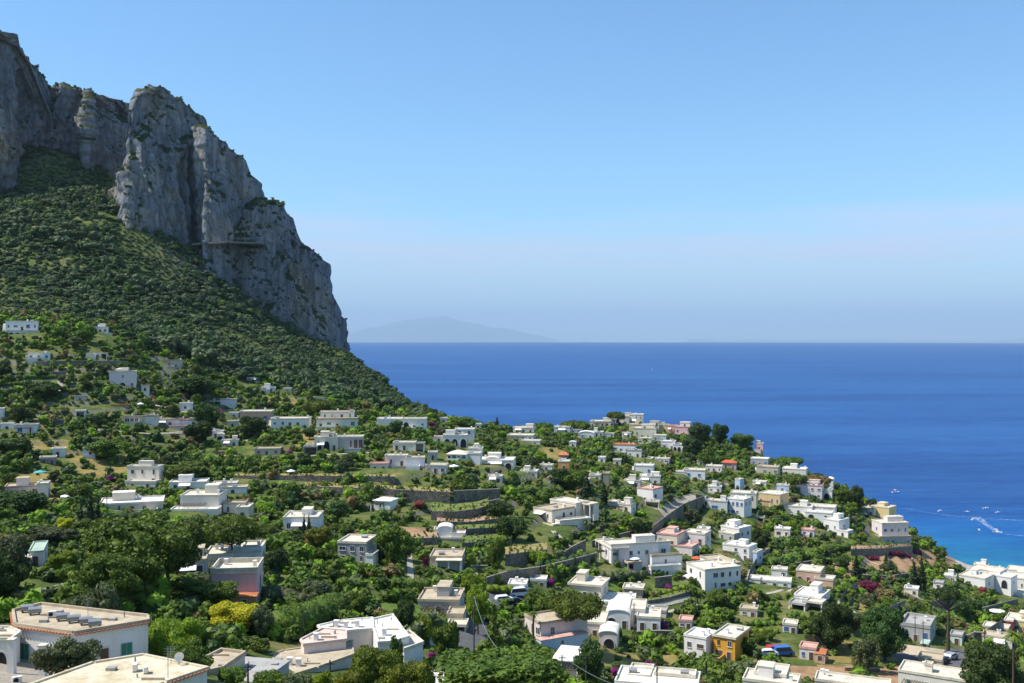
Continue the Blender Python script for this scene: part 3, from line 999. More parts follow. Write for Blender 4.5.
    # openings
    def face(n, st, length, side):
        if n <= 0: return
        hs = h / st
        for f in range(st):
            for i in range(n):
                t = (i + .5) / n + rng.uniform(-.06, .06) / n
                wh = min(b.wh, hs * .62); ww = min(b.ww, length / n * .7)
                isdoor = b.door and f == 0 and side == 0 and (i == n // 2 or rng.random() < .2)
                isarch = side == 0 and f == 0 and i < b.arch
                if isarch: wh, ww, zz, kd = hs * .72, min(2.2, length / max(n, 1) * .75), hs * .03, 'arch'
                elif isdoor: wh, ww, zz, kd = min(2.15, hs * .78), min(1.15, length / n * .7), 0.0, 'door'
                else: zz, kd = f * hs + (hs - wh) * .52, 'window'
                if kd == 'window' and rng.random() < .22: continue
                if kd == 'window':
                    ww *= rng.choice((.6, 1, 1, 1.5)); wh *= rng.choice((.7, 1, 1, 1.25))
                    zz = f * hs + (hs - wh) * .55
                if f: zz = f * hs + (hs - wh) * .5
                sh = b.shut if (b.shut and kd == 'window' and rng.random() < .75) else None
                if side == 0: p, r = L(-length * (1 - t), 0, zz), -rot
                else: p, r = L(0, length * t, zz), -rot + math.pi / 2
                opening(root, *p, ww, wh, r, kd, sh)
    if not b.open_front:
        face(b.A[0], b.A[1], LA, 0)
        face(b.S[0], b.S[1], LB, 1)
    Wt = R @ T
    HOUSES.append((Wt.inverted(), -LA, 0, 0, LB))
    RECTS.append((b.x0, b.x1, b.yt - LB * abs(b.yb - 330) / depth * 0.6, b.yb, depth))
    return T, LA, LB, h


def extras(root, Tm, LA, LB, h, b, rng):
    """what people add to such houses: a stair-head room, a front terrace, a pergola, an outside stair"""
    if rng.random() < .38 and not b.vault and not b.hip:
        w, d, hr = LA * rng.uniform(.25, .42), LB * rng.uniform(.4, .6), rng.uniform(1.3, 2.1)
        x0 = -LA + rng.uniform(.5, max(.6, LA - w - .5)); y0 = LB - d - .35
        MB().box(x0, x0 + w, y0, y0 + d, h + .143, h + .14 + hr, Tm).build('roof_room', M['w_' + b.wall], root)
        MB().box(x0 - .1, x0 + w + .1, y0 - .1, y0 + d + .1, h + .143 + hr, h + .26 + hr, Tm).build('roof_room_slab', M['r_' + b.roof], root)
    q = rng.random()
    if q < .34:
        w, d, ht = LA * rng.uniform(.45, .9), rng.uniform(2.2, 3.6), rng.uniform(.5, 1.1)
        x0 = -LA * rng.uniform(.9, 1.0)
        MB().box(x0, x0 + w, -d, -.004, -2.5, ht * .35, Tm).build('terrace', M['w_' + ('palepink' if rng.random() < .4 else 'cream')], root)
        mb = MB().box(x0, x0 + w, -d, -d + .2, ht * .35 + .003, ht * .35 + .8, Tm); mb.box(x0 + w - .2, x0 + w, -d + .203, -.01, ht * .35 + .003, ht * .35 + .8, Tm)
        mb.build('terrace_parapet', M['w_' + b.wall], root)
    elif q < .60:
        w, d, ht = LA * rng.uniform(.4, .8), rng.uniform(2.2, 3.2), min(2.5, h * .75)
        x0 = -LA * rng.uniform(.85, 1.0)
        n = max(2, int(w / 2.2) + 1)
        for i in range(n):
            x = x0 + (w - .25) * i / (n - 1); MB().box(x, x + .25, -d, -d + .25, -2.5, ht, Tm).build('pergola_post', M['w_white'], root)
        mb = MB()
        for i in range(int(w / .5)): mb.box(x0 + i * .5, x0 + i * .5 + .12, -d - .3, -.01, ht + .103, ht + .2, Tm)
        mb.box(x0, x0 + w, -d + .05, -d + .2, ht + .002, ht + .1, Tm)
        mb.build('pergola_beams', M['wood'], root)
    elif q < .75 and h > 3:
        mb = MB(); n = 9
        for i in range(n): mb.box(-LA - 1.2, -LA - .004, .2 + i * .35, .55 + i * .35 - .002, -2.5, (i + 1) * h * .85 / n, Tm)
        mb.build('outside_stair', M['w_white'], root)
    elif q < .88:
        w = LA * rng.uniform(.3, .5); x0 = -LA * rng.uniform(.6, .95); ht = min(2.6, h * .8)
        k = MB()
        p = [(x0, -.006, ht + .4), (x0 + w, -.006, ht + .4), (x0 + w, -1.9, ht - .2), (x0, -1.9, ht - .2)]
        k.quad(*[tuple(Tm @ Vector(v)) for v in p]); k.quad(*[tuple(Tm @ Vector((v[0], v[1], v[2] - .05))) for v in reversed(p)])
        k.build('awning', M['canvas'], root)


REFS = []   # (ref phrase, px, py, depth)


def H(ref, label, *blocks, cat='house', name='house', depth=None, seed=None, group='houses scattered over the hillside', yaw=None):
    b0 = blocks[0]
    rng = random.Random(seed if seed is not None else hash_str(ref))
    xs = b0.xs if b0.xs is not None else b0.x1
    if depth is None:
        depth = hit(xs, b0.yb)[3]
    a = math.atan2((b0.x0 + b0.x1) / 2 - 512, F)
    y0 = b0.yaw if b0.yaw is not None else (rad(35) if b0.xs is not None else rad(rng.uniform(3, 9)))
    rz = -(a + y0)
    root = empty(name, tuple(unproj(xs, b0.yb, depth)), rz)
    tag(root, label, cat, group)
    R = Matrix.Translation(root.location) @ Matrix.Rotation(rz, 4, 'Z')
    wc = rng.choices(('white', 'whitewarm', 'whitegrey'), (.55, .30, .15))[0]
    shc = rng.choice((None, None, 'shutter_brown', 'shutter_green', 'shutter_blue', 'shutter_brown'))
    for b in blocks:
        if b.wall == 'white': b.wall = wc
        if b.roof == 'white' and rng.random() < .35: b.roof = 'cream'
        if b.shut is None: b.shut = shc
        b.yaw_off = 0.0 if b.yaw is None else b.yaw - y0
        if b.yaw is None: b.yaw = y0
        Tm, LA, LB, hh = build_block(root, R, b, depth, b is b0, rng)
        if b is b0 and cat == 'house' and not b.bare and not b.open_front and LA > 4.5:
            extras(root, Tm, LA, LB, hh, b, rng)
    REFS.append((ref, (b0.x0 + b0.x1) / 2, b0.yb, depth, b0.x1 - b0.x0))
    return root
# ================================================================== the houses, far to near, left to right
W_ = 'white'
r8 = rad
H('white hotel on the left slope', 'white two-storey villa with blue window high on the left slope', B(9,38,322,331.5,wall=W_,roof='white',A=(5,1),shut='shutter_blue'), B(4,10,324.5,331,roof='beige',A=(1,1),dd=1), B(11,40,331.5,336.5,A=(5,1),arch=5,dd=-2,d=3,bare=True))
H('small white villa under the forest', 'small white two-storey house tucked against the dark forest edge', B(93,108,327.5,334,A=(3,1),roof='white'), B(93,112,334,341,A=(3,1),dd=-2,d=5,wall='palepink'))
H('low white farmhouse by the long wall', 'low white house with lumpy roof above the long grey wall', B(30,50,354,359.5,A=(3,1),roof='white'), B(26,31,356,359,A=(1,1)))
H('flat white annexe by the long wall', 'flat-roofed white annexe with dark porch above the long grey wall', B(88,101,354,357.5,roof='white',A=(2,1)), B(101,107,354,357,open_front=True,roof='white',dd=-.5))
H('white villa with arched windows', 'tall white villa with arched windows and a little gable', B(111,136,372,389,A=(3,2),arch=2,wall='palepink',roof='white'), B(117,128,369,373,A=(0,1),S=(0,1),dd=2,hip=.5,roof='white'), B(142,149,386.5,391,A=(1,1),dd=-3,roof='beige'))
H('square stone house below the forest', 'square grey-beige stone house standing alone below the forest', B(162,181,361,369,wall='beige',roof='beige',A=(2,1)), B(157,176,368,371.5,wall='blue',roof='grey',A=(2,1),dd=-4,d=4))
H('bright white house with side wing', 'bright white bungalow with a blank right wing and shaded porch', B(221,236,400,409,A=(0,1),roof='white'), B(207,222,401.5,409,open_front=True,roof='white',dd=-1,d=5))
H('white cottage between two dark trees', 'little white cottage squeezed between two dark trees', B(180,192,404,411,roof='white',A=(1,1)))
H('beige house with dark glazed front', 'long low beige house with a dark glazed front', B(126,145,417,423.5,wall='beige',roof='beige',A=(4,1),ww=2.6,wh=2.0,door=False,xs=144,yaw=r8(12)), B(145,157,416.5,423,roof='beige',A=(0,1),dd=1))
H('white house with pink terrace', 'low white house with pink terraces and three dark windows', B(156,180,420,427.5,A=(4,1),roof='beige'), B(178,198,420.5,426,A=(2,1),roof='pink',dd=2), B(170,186,427,431,wall='palepink',roof='pink',A=(2,1),dd=-4,d=3.5,bare=True))
H('salmon house with cream cornice', 'salmon flat-roofed house with a pale cream cornice', B(241,271,412,424,wall='salmon',roof='cream',A=(3,1),over=.35))
H('white hut with vaulted shed', 'small white hut with a vaulted white shed in front', B(210,223,432,438,roof='white',A=(1,1)), B(217,224,435,440,A=(1,1),arch=1,vault=True,roof='white',dd=-3))
H('white house at the left frame edge', 'white house cut off by the left edge, beside a tree', B(-14,3.5,409.5,420,A=(1,1),roof='white'))
H('low house with long pale roof', 'low white house with a long pale flat roof and chimney', B(17,37,425.5,433,roof='cream',A=(2,1)), B(2,14,424.5,431,roof='white',A=(1,1),dd=2))
H('tiny white cube house', 'tiny white cube house with one dark window near brown shed', B(53,65,449.5,457.5,A=(1,1),roof='white'))
H('brown shed with pale roof', 'small brown shed with a pale flat roof', B(41,56,458,464.5,wall='stone',roof='cream',A=(2,1),bare=True), cat='shed', name='shed', group=None)
H('shaded grey-blue cottage', 'shaded grey-blue cottage half hidden by bushes', B(84,98,449,457.5,wall='blue',roof='grey',A=(1,1)))
H('square two-storey house', 'square white two-storey house with shaded bluish front', B(129,164,467.5,485,xs=159,yaw=r8(25),A=(3,2),S=(1,2),door=False), B(127,156,482.5,488,xs=155,A=(2,1),dd=-4,d=4.5,bare=True))
H('beige roofed house with end wing', 'low house with beige flat roof and a white end wing', B(8,42,486.5,496,wall='palepink',roof='beige',A=(3,1)), B(38,48,484.5,500,A=(1,1),dd=-2,d=5))
H('long cream bungalow', 'long cream bungalow with a wide flat white roof', B(105,162,502.5,511,wall='cream',roof='white',A=(5,1),over=.4), B(125,140,499.8,502.5,A=(0,1),S=(0,1),dd=5,d=4,roof='white'))
H('pair of low white roofs', 'low house with white flat roof among shrubs, left of a twin', B(171,206,482.8,488,A=(3,1),roof='white'))
H('low house with stepped white roof', 'low white house with stepped roof and chimney', B(214,237,484,489,A=(3,1),roof='white'), B(211,247,488,493,A=(4,1),dd=-4,d=4,roof='cream'))
H('blank white cubic house', 'big blank white cubic house with stepped lower roofs', B(182,225,496.5,513,xs=219,yaw=r8(14),A=(0,1),S=(1,1),roof='white',d=9), B(172,219,510.5,516,xs=217,A=(0,1),S=(0,1),dd=-5,d=5,roof='white',bare=True), B(224,245,504,515,A=(2,1),dd=3,roof='beige'), B(237,249,508.5,520,A=(1,1),S=(0,1),dd=-1,d=6))
H('white bungalow behind the pine', 'white bungalow with window row right of the salmon house', B(272,309,419.3,427.5,A=(5,1),roof='cream'))
H('white two-tier villa', 'white two-tier villa with long pale roof behind an umbrella pine', B(317,357,419,428.5,A=(5,1),roof='beige',over=.3), B(321,354,412.5,419,A=(4,1),dd=6,d=6,roof='white'))
H('cream house with columned balcony', 'cream house with arched balcony and stepped roof', B(315,338,438,451,wall='cream',roof='cream',A=(3,1),arch=2), B(326,334,434,438,wall='cream',A=(1,1),S=(0,1),dd=3,d=4,bare=True))
H('grey house with tall windows', 'grey house with a row of tall narrow windows', B(339,363,437.5,450.5,wall='grey',roof='cream',A=(5,1),wh=2.6,ww=.9,door=False))
H('shed under the magenta flowers', 'low grey shed under magenta bougainvillea', B(255,280,449.5,454.5,wall='beige',roof='beige',A=(3,1),bare=True), cat='shed', name='shed', group=None)
H('white villa with round window', 'long white villa with arched window and garden wall', B(402,426,419.5,430,A=(3,1),arch=1,roof='cream'), B(377,402,419.5,427.5,A=(1,1),roof='white',dd=1))
H('white house with dark porch', 'low white house with dark porch on its right', B(393,415,443.5,451,roof='white',A=(3,1)), B(415,424,444,449.5,open_front=True,roof='grey',dd=-.5,d=4))
H('white house with three arches', 'white house with arched windows facing the garden', B(443,467,436,448,A=(3,1),arch=3,roof='cream'), B(434,444,437.5,442,A=(1,1),roof='cream',dd=2), B(455,474,430,434,A=(2,1),dd=9,roof='white'))
H('white house with overhanging roof', 'white house with shallow cream hipped overhanging roof', B(447,468,454.3,461,xs=466,yaw=r8(12),A=(4,1),hip=1.1,roof='cream',d=8), B(467,480,454,459,A=(0,1),roof='white',dd=2))
H('large beige villa on the terrace', 'large beige and white villa above the dry terrace walls', B(406,424,458.5,468,A=(0,1),S=(0,1),roof='white',wall='white'), B(385,407,456.5,467,A=(2,1),wall='palepink',roof='cream',dd=2), B(385,424,467.5,475.5,wall='grey',roof='grey',A=(4,1),dd=-.6,d=3), B(370,388,464.5,472,wall='palepink',roof='pink',A=(2,1),dd=-1.5))
H('pinkish shed with terracotta door', 'low pinkish shed with terracotta door right of the beige villa', B(425,446,466,474.5,wall='palepink',roof='white',A=(3,1),bare=True))
H('white house with twin arches', 'white house with two shaded arches and a lumpy roof', B(475,513,461,470,A=(4,1),arch=4,roof='white'), B(486,498,459.5,461,A=(0,1),S=(0,1),roof='white',vault=True,dd=2,d=6))
H('white house left of the twin arches', 'plain white house beside the ridge trees', B(468,482,449,457.5,A=(1,1),roof='white'))
H('low white house on the ridge', 'low white house on the left skyline of the ridge', B(513,534,428.5,433.5,A=(3,1),roof='white'), cat='house')
H('long white roof below the ridge', 'house with long white parapet below the ridge trees', B(507,533,436,440.5,A=(4,1),roof='white'), B(521,540,441.5,445.5,A=(2,1),roof='cream',dd=-12))
H('white corner house on the ridge', 'white corner house with long wing on the ridge', B(554,570,427.5,434,A=(2,1),roof='white'), B(570,582,430,432.5,A=(2,1),roof='cream',dd=2))
H('house with low white dome', 'pale house with a low white dome', B(578,594,434.5,438.5,A=(2,1),vault=True,roof='white'))
H('orange garden house', 'small orange and white garden house on the slope', B(558,569,462,471,wall='orange',roof='white',A=(1,1)), B(540,552,466,471,A=(1,1),roof='cream',dd=-2))
H('hut with terracotta roof', 'little hut with a terracotta hipped roof', B(558.5,568,455,460.5,wall='stone',roof='terracotta',hip=1.4,A=(1,1)), cat='hut', name='hut', group=None)
H('white garden pavilion', 'tiny white garden pavilion among trees', B(569,576,443,447,vault=True,roof='white',A=(1,1)), cat='pavilion', name='pavilion', group=None)
H('ruined grey cottage', 'grey weathered cottage half buried in shrubs', B(547,556,479,487,wall='grey',roof='beige',A=(1,1)))
H('long cream hotel wing', 'long cream building with shaded balconies left on the ridge top', B(590,614,422,427.5,wall='cream',roof='white',A=(5,1),ww=1.6))
H('villa beneath the ridge pine', 'white villa under the umbrella pine on the ridge top', B(614,629,417,425,A=(2,1),roof='cream',arch=1))
H('grey-white block on the ridge', 'grey-white two-storey block topping the ridge', B(629,643,415,424.5,wall='white',A=(3,2),roof='white'), B(625,630,413.5,419,A=(1,1),dd=3,roof='white'))
H('yellow house below the ridge block', 'faded yellow house below the grey-white ridge block', B(629,641,425,432,wall='yellow',A=(2,1)))
H('large cream house with round roof', 'large cream house with a rounded pale roof', B(634,656,429,439,wall='cream',roof='white',A=(4,1)), B(641,655,425.5,429.5,wall='cream',A=(2,1),dd=4,d=6))
H('yellow ridge house', 'long yellow house on the ridge', B(656,668,425.5,433,wall='yellow',A=(2,1)))
H('salmon house on the ridge', 'salmon house between yellow and pink neighbours on the ridge', B(667,677,426,433,wall='salmon',A=(2,1),roof='pink'))
H('pink house with red terrace', 'pink house with rust-red roof beside tall dark trees', B(675,692,427.5,436,wall='pink',roof='pink',A=(3,1)), B(680,690,423,427.5,wall='palepink',roof='white',A=(1,1),dd=3,d=5))
H('pale green house', 'pale green-white house with flat roof', B(652,666,436,442.5,wall='palegreen',roof='white',A=(2,1)))
H('white house with columned loggia', 'white house with loggia columns and a round terrace', B(661,675,442,450,A=(2,1),roof='white'), B(673,686,445,454,A=(3,1),arch=3,roof='white',dd=-4))
H('white house with orange terrace', 'white stepped house with an orange roof terrace', B(613,635,445.5,453,A=(4,1),roof='terracotta'), B(626,641,451,458,A=(2,1),dd=-8,roof='grey'))
H('low pink villa mid ridge', 'low pinkish villa with shaded porch', B(655,669,459.5,464,wall='palepink',A=(3,1)), B(636,652,459,462.5,A=(2,1),roof='white',dd=4))
H('white house with blue window', 'white flat-roofed house with one blue window', B(634,653,466.5,475.5,A=(2,1),S=(0,1),shut='shutter_blue',door=False,roof='white'))
H('white box house', 'plain white box house below the one with blue window', B(640,660,477,485.5,A=(2,1),roof='white'))
H('white house with two dark windows', 'white house with two square dark windows and wide flat roof', B(684,705,471,480,A=(2,1),roof='white',door=False,ww=1.2), B(676,686,472.5,478,A=(1,1),dd=2,roof='white'))
H('pinkish bungalow', 'pinkish bungalow left of the red-roofed house', B(706,722,467,473,wall='palepink',A=(3,1)))
H('red roofed house', 'small pink house with a bright red roof', B(722,736,463,470,wall='pink',roof='red',hip=1.2,A=(2,1)))
H('pink tower house on the shore ridge', 'narrow pink house on the skyline above the sea', B(755,763,444,450.5,wall='pink',A=(1,1)))
H('white roofs on the sea skyline', 'low house with bright white roofs on the sea skyline', B(763,783,454,459,A=(3,1),roof='white'), B(770,776,452,454.5,A=(0,1),S=(0,1),dd=3,d=4,roof='white'))
H('grey-white house among pines', 'grey-white house with dark porch among pines', B(751,768,459.5,467,A=(3,1),wall='grey',roof='white'))
H('small orange house by the cliff pine', 'small orange house with white turret near the cliff pine', B(796,805,461,470,wall='orange',roof='cream',A=(1,1)), B(801,804.5,457.5,463,A=(0,1),S=(0,1),dd=1,d=1.5,bare=True))
H('white house under the orange one', 'white house just below the small orange house', B(783,806,470,479,A=(3,1),roof='white'))
H('pink-white villa by the shore trees', 'pink and white two-storey villa with roof terrace', B(797,822,486.5,500,wall='palepink',roof='pink',A=(4,2)), B(802,818,483.5,486.5,wall='white',A=(2,1),S=(0,1),dd=3,d=5))
H('white chapel-like house', 'white house with a big arch and stair beside the villa', B(821,832,491,502,A=(1,1),arch=1,roof='white'), B(827.5,833,478.8,484,A=(0,1),S=(0,1),dd=14,d=3,hip=.8,roof='white'))
H('white house right of the shore pines', 'small blue-shaded house under the village pines', B(777,789,486,493,wall='blue',roof='white',A=(1,1)))
H('cream roofs in mid village', 'flat cream roof of a low house in mid village', B(753,766,482.5,486.5,wall='cream',A=(2,1)))
H('stone house with dark loggia', 'brownish stone house with dark loggia behind the pines', B(757,778,468,476,wall='beige',roof='beige',A=(4,1),ww=1.6))
H('pink roofed white house', 'white house with pale pink roof and shaded side', B(637,661,490,504,xs=653,yaw=r8(32),A=(1,1),S=(2,1),roof='pink',d=7))
H('low white house left of the road', 'low white house with shaded side left of the walled road', B(613,636,505.5,513.5,xs=631,yaw=r8(28),A=(2,1),S=(1,1),roof='white'), B(606,615,503,508,A=(0,1),dd=3,roof='white'))
H('modern white block with balconies', 'long modern white block with balconies and pale roof', B(711,727,502,514,A=(2,1),ww=1.6,wall='white',roof='white'), B(727,752,500.5,517,xs=744,yaw=r8(25),A=(4,2),S=(2,2),roof='white',wall='white',dd=-1,door=False), B(731,756,494.5,501,wall='cream',roof='cream',A=(3,1),dd=10,d=7), B(700,712,500.5,506,A=(1,1),roof='white',dd=3))
H('yellow-orange house with four windows', 'square yellow-orange house with four small windows', B(759,789,495.5,508.5,xs=780,yaw=r8(25),wall='apricot',roof='cream',A=(4,1),S=(2,1),door=False,wh=1.2))
H('rambling white villa', 'rambling low white villa with several flat roofs', B(785,812,508,516,A=(3,1),roof='white'), B(808,835,508.5,514.5,A=(3,1),roof='cream',dd=2), B(806,832,514,521,A=(2,1),arch=1,roof='white',dd=-8,d=6))
H('white house with balcony doors', 'white house with dark balcony doors and blue-shaded side', B(721,751,529.5,541,xs=739,yaw=r8(35),A=(3,1),S=(2,1),roof='white'), B(719,737,535,543,xs=734,wall='grey',A=(2,1),S=(0,1),dd=-4,d=3.5,bare=True))
H('white house with blue terrace', 'white two-storey house with a sky-blue terrace side', B(723,757,548,562,xs=749,yaw=r8(24),A=(3,2),S=(1,1),roof='white',door=False), B(753,763,553,566,xs=757,wall='blue',A=(0,1),S=(1,1),dd=-3))
H('large white corner villa', 'large white two-storey corner villa with lit left wall', B(686,736,571,592,xs=705,yaw=r8(58),A=(2,2),S=(5,2),roof='cream',shut='shutter_brown',door=False,d=11), B(700,728,565.5,572,xs=722,A=(1,1),S=(1,1),dd=7,d=6,roof='beige'))
H('small white cube villa', 'white cube house with a lean-to, right of green gardens', B(824,849,521.5,535.5,xs=839,yaw=r8(30),A=(2,1),S=(1,1),roof='white',door=False), B(837,848,532,538,A=(1,1),dd=-3,d=4,roof='white'))
H('yellow tower house', 'yellow two-storey house with cream roof behind the seaside villa', B(872,896,508.5,525,xs=889,yaw=r8(25),wall='yellow',roof='cream',A=(2,1),S=(1,1),door=False), B(863,874,509.5,517,A=(2,1),roof='cream',dd=3))
H('large seaside villa', 'large cream villa with balcony above the stone seaside wall', B(872,908,524,538,xs=882,yaw=r8(62),wall='palepink',roof='cream',A=(1,1),S=(4,1),door=False,d=12), B(868,912,537.5,547,xs=880,yaw=r8(62),A=(1,1),S=(6,1),wall='grey',roof='beige',dd=-2.5,d=14,arch=0,bare=True))
H('orange-pink bungalow', 'orange-pink bungalow with green windows and a terrace', B(797,822,573,585,xs=820,yaw=r8(10),wall='salmon',roof='cream',A=(3,1),shut='shutter_green',d=8), B(815,833,581,589,wall='salmon',roof='cream',A=(0,1),dd=-3,d=5,parapet=.5,bare=True))
H('white roofed pavilion house', 'low house with bright white roof and deep dark porch', B(795,824,599,608,roof='white',A=(2,1),xs=821,yaw=r8(15),d=9), B(789,805,606,613,open_front=True,roof='grey',dd=-3,d=5), B(806,822,604.5,613,open_front=True,roof='white',dd=-4,d=4))
H('long low white outbuilding', 'long low white outbuilding beside the diagonal path', B(750,791,583,588,A=(4,1),roof='white',d=5,bare=True), B(750,760,580,585,A=(0,1),S=(0,1),dd=2,d=4,roof='white'))
H('white shore house', 'long white shore house with small dark windows', B(961,992,579.5,592,xs=985,yaw=r8(20),A=(4,1),S=(1,1),roof='cream',d=10), B(987,1011,578.5,590,A=(2,1),arch=2,roof='white',dd=3,wall='white'), B(972,1000,573,579.5,A=(0,1),S=(0,1),roof='cream',dd=10,d=8))
H('stacked white houses at the shore', 'stack of bluish white houses at the right edge by the shore', B(1005,1060,584,597,A=(4,1),roof='white'), B(1012,1060,576,584,A=(3,1),dd=9,roof='cream'), B(998,1040,597,606,A=(3,1),roof='white',dd=-10,wall='blue'))
H('pale terrace house by the rocks', 'pale flat house on the white shore rocks', B(950,972,558.5,563.5,A=(2,1),roof='white',wall='cream'))
H('grey building with parked cars', 'grey-white building with balustraded roof used for parking', B(903,932,629,645,xs=930,yaw=r8(8),wall='grey',roof='grey',A=(3,1),d=10,parapet=.7), B(905,921,620,628.5,wall='cream',A=(4,1),roof='beige',dd=11,d=2,bare=True,ww=1.4))
H('ochre house with white roof', 'ochre-orange house with gleaming white roof and blank white wing', B(714,741,639.5,661,xs=735,yaw=r8(20),wall='ochre',roof='white',A=(2,2),S=(1,1),door=True,d=9,over=.3), B(684,709,639.5,656,xs=706,A=(2,1),S=(0,1),dd=1,roof='white',door=False,d=6))
H('house with terracotta awning', 'small white house with terracotta awning and pale roof', B(800,816,650,661,wall='palepink',roof='pink',A=(2,1)), B(815,825,655,661,wall='salmon',roof='terracotta',A=(1,1),dd=-2,d=4,parapet=0))
H('white stepped roof at the bottom', 'white house with stepped roofs and chimney at the bottom edge', B(744,797,687,706,A=(3,1),roof='white',d=6), B(755,786,677,682,A=(0,1),S=(0,1),dd=4,d=6,roof='cream'))
H('bright white roofs bottom centre', 'bright white flat roofs of a house at the bottom edge', B(615,697,690,712,A=(4,1),roof='white',d=8), B(655,695,678,685,A=(0,1),S=(0,1),roof='white',dd=5,d=3), B(628,650,678,683,A=(0,1),S=(0,1),roof='cream',dd=6,d=6))
H('low roof right of the bottom garden', 'low grey-white roof at the bottom between shrubs', B(818,890,690,706,A=(3,1),roof='cream',d=5))
H('pink-white house with red terrace', 'pink-white flat-roofed house with two tall doors and red terrace', B(524,570,624.5,641.5,xs=541,yaw=r8(60),wall='palepink',roof='beige',A=(3,1),S=(2,1),d=11,door=False,wh=2.2), B(536,573,641,653,xs=541,yaw=r8(60),wall='blue',roof='pink',A=(0,1),S=(1,1),dd=-3,d=11,parapet=0,bare=True))
H('white vaulted house', 'white house with long low vaulted roofs', B(567,605,624.5,640,wall='palepink',roof='white',A=(2,1),d=9), B(599,617,635,652,wall='palepink',roof='white',vault=True,A=(1,1),arch=1,S=(0,1),dd=-6,d=7))
H('white villa with barrel vaults', 'large white villa with barrel vault and arched doorway', B(606,630,615,630,A=(2,1),arch=1,vault=True,roof='white',d=10), B(629,645,611,624,A=(1,1),roof='cream',dd=2,d=9,ww=1.8), B(637,660,619,632.5,A=(2,1),S=(0,1),roof='white',dd=-2,d=8), B(596,634,604.5,612,A=(0,1),S=(0,1),roof='white',dd=11,d=9))
H('beige house with white roof', 'beige house with wide white roof and brown door', B(569,612,587,601.5,xs=601,yaw=r8(14),wall='cream',roof='white',A=(3,1),S=(1,1),d=8,over=.4))
H('grey walled white cottage', 'low cottage with white roof and grey wall behind the big pine', B(553,592,662,682,xs=588,yaw=r8(12),wall='grey',roof='white',A=(2,1),d=8,hip=1.0))
H('grey house with glowing blue window', 'grey house with pale beige roof and small blue awning', B(418,462,602,617,xs=459,yaw=r8(8),wall='grey',roof='beige',A=(3,1),shut='shutter_blue',d=9), B(447,463,616,628,wall='beige',roof='beige',A=(1,1),dd=-5,d=5), B(447,466,627,641,open_front=True,wall='beige',roof='cream',dd=-9,d=4))
H('beige house with white awning', 'beige flat house with a long white awning', B(430,464,558,572,xs=462,yaw=r8(6),wall='beige',roof='beige',A=(3,1),d=8), B(436,461,561,571,open_front=True,roof='white',wall='white',dd=-2.5,d=2.4,parapet=0,bare=True))
H('white cubic house with arched roofline', 'small white cubic house with curved roofline and terrace', B(438,452,529,539.5,A=(0,1),S=(0,1),vault=True,roof='white',d=5), B(434,440,531,538,A=(1,1),roof='white',dd=1,d=4), B(451,465,534.5,540,A=(0,1),S=(0,1),roof='cream',dd=-.5,d=4), B(430,466,539,543.5,A=(0,1),S=(0,1),roof='white',dd=-2,d=3,wall='grey',bare=True))
H('small white cottage on the terrace', 'small white cottage with one square window on the terrace', B(374,398,501,511,xs=390,yaw=r8(25),A=(1,1),S=(0,1),roof='white',door=False,hip=.7,ww=1.6))
H('white house behind two cypresses', 'white house with shaded front behind two cypresses', B(284,320,518.5,534,xs=318,yaw=r8(10),wall='white',roof='cream',A=(3,1),S=(0,1),d=9))
H('shaded grey house with curved roof', 'shaded grey house with curved beige roofline', B(338,370,544,564,xs=366,yaw=r8(18),wall='grey',roof='cream',A=(3,2),S=(1,1),d=8), B(366,373,556,566,A=(0,1),S=(0,1),dd=-1,d=4,roof='white'))
H('pink house with cream parapet', 'pink house with cream parapet and one arched window', B(213,259,573,603,xs=257,yaw=r8(9),wall='pink',roof='cream',A=(2,1),S=(1,1),parapet=.9,d=8,shut='shutter_brown',wh=2.0), B(232,256,597,605,wall='orange',roof='terracotta',A=(1,1),dd=-3,d=3,bare=True,parapet=0))
H('grey house under the big pine', 'grey stone house with two dark wide windows under the big pine', B(166,206,561,580,wall='grey',roof='beige',A=(2,1),ww=3.2,wh=2.2,d=8,door=False), B(180,204,556.5,561,wall='grey',A=(0,1),S=(0,1),dd=5,d=5,vault=True,roof='beige'))
H('white roofs behind the pine', 'white stepped roofs behind the dark umbrella pine', B(206,232,555.5,566,A=(1,1),roof='white',d=8), B(228,261,552,566,A=(2,1),roof='white',dd=3,d=10), B(244,259,547,552,A=(0,1),S=(0,1),roof='white',dd=8,d=5))
H('house with green roof among trees', 'small house with pale green roof among trees on the left', B(30,43,552,566,wall='palepink',roof='green',A=(1,1),d=9,parapet=.2), B(20,31,560,572,A=(1,1),roof='cream',wall='white',dd=-2,d=5))
H('white house on the road terrace', 'big white stepped villa with stairs on the stone terraces', B(533,579,511.5,523,xs=552,yaw=r8(45),A=(2,1),S=(3,1),roof='beige',d=10,door=False), B(550,580,504.5,512,xs=576,A=(0,1),S=(1,1),roof='cream',dd=7,d=6), B(555,592,522,536,xs=560,yaw=r8(60),A=(1,1),S=(5,1),roof='white',dd=-2.5,d=11), B(528,553,526,536,open_front=True,roof='cream',dd=-4,d=6), B(578,590,505.5,512,open_front=True,roof='cream',dd=6,d=4))
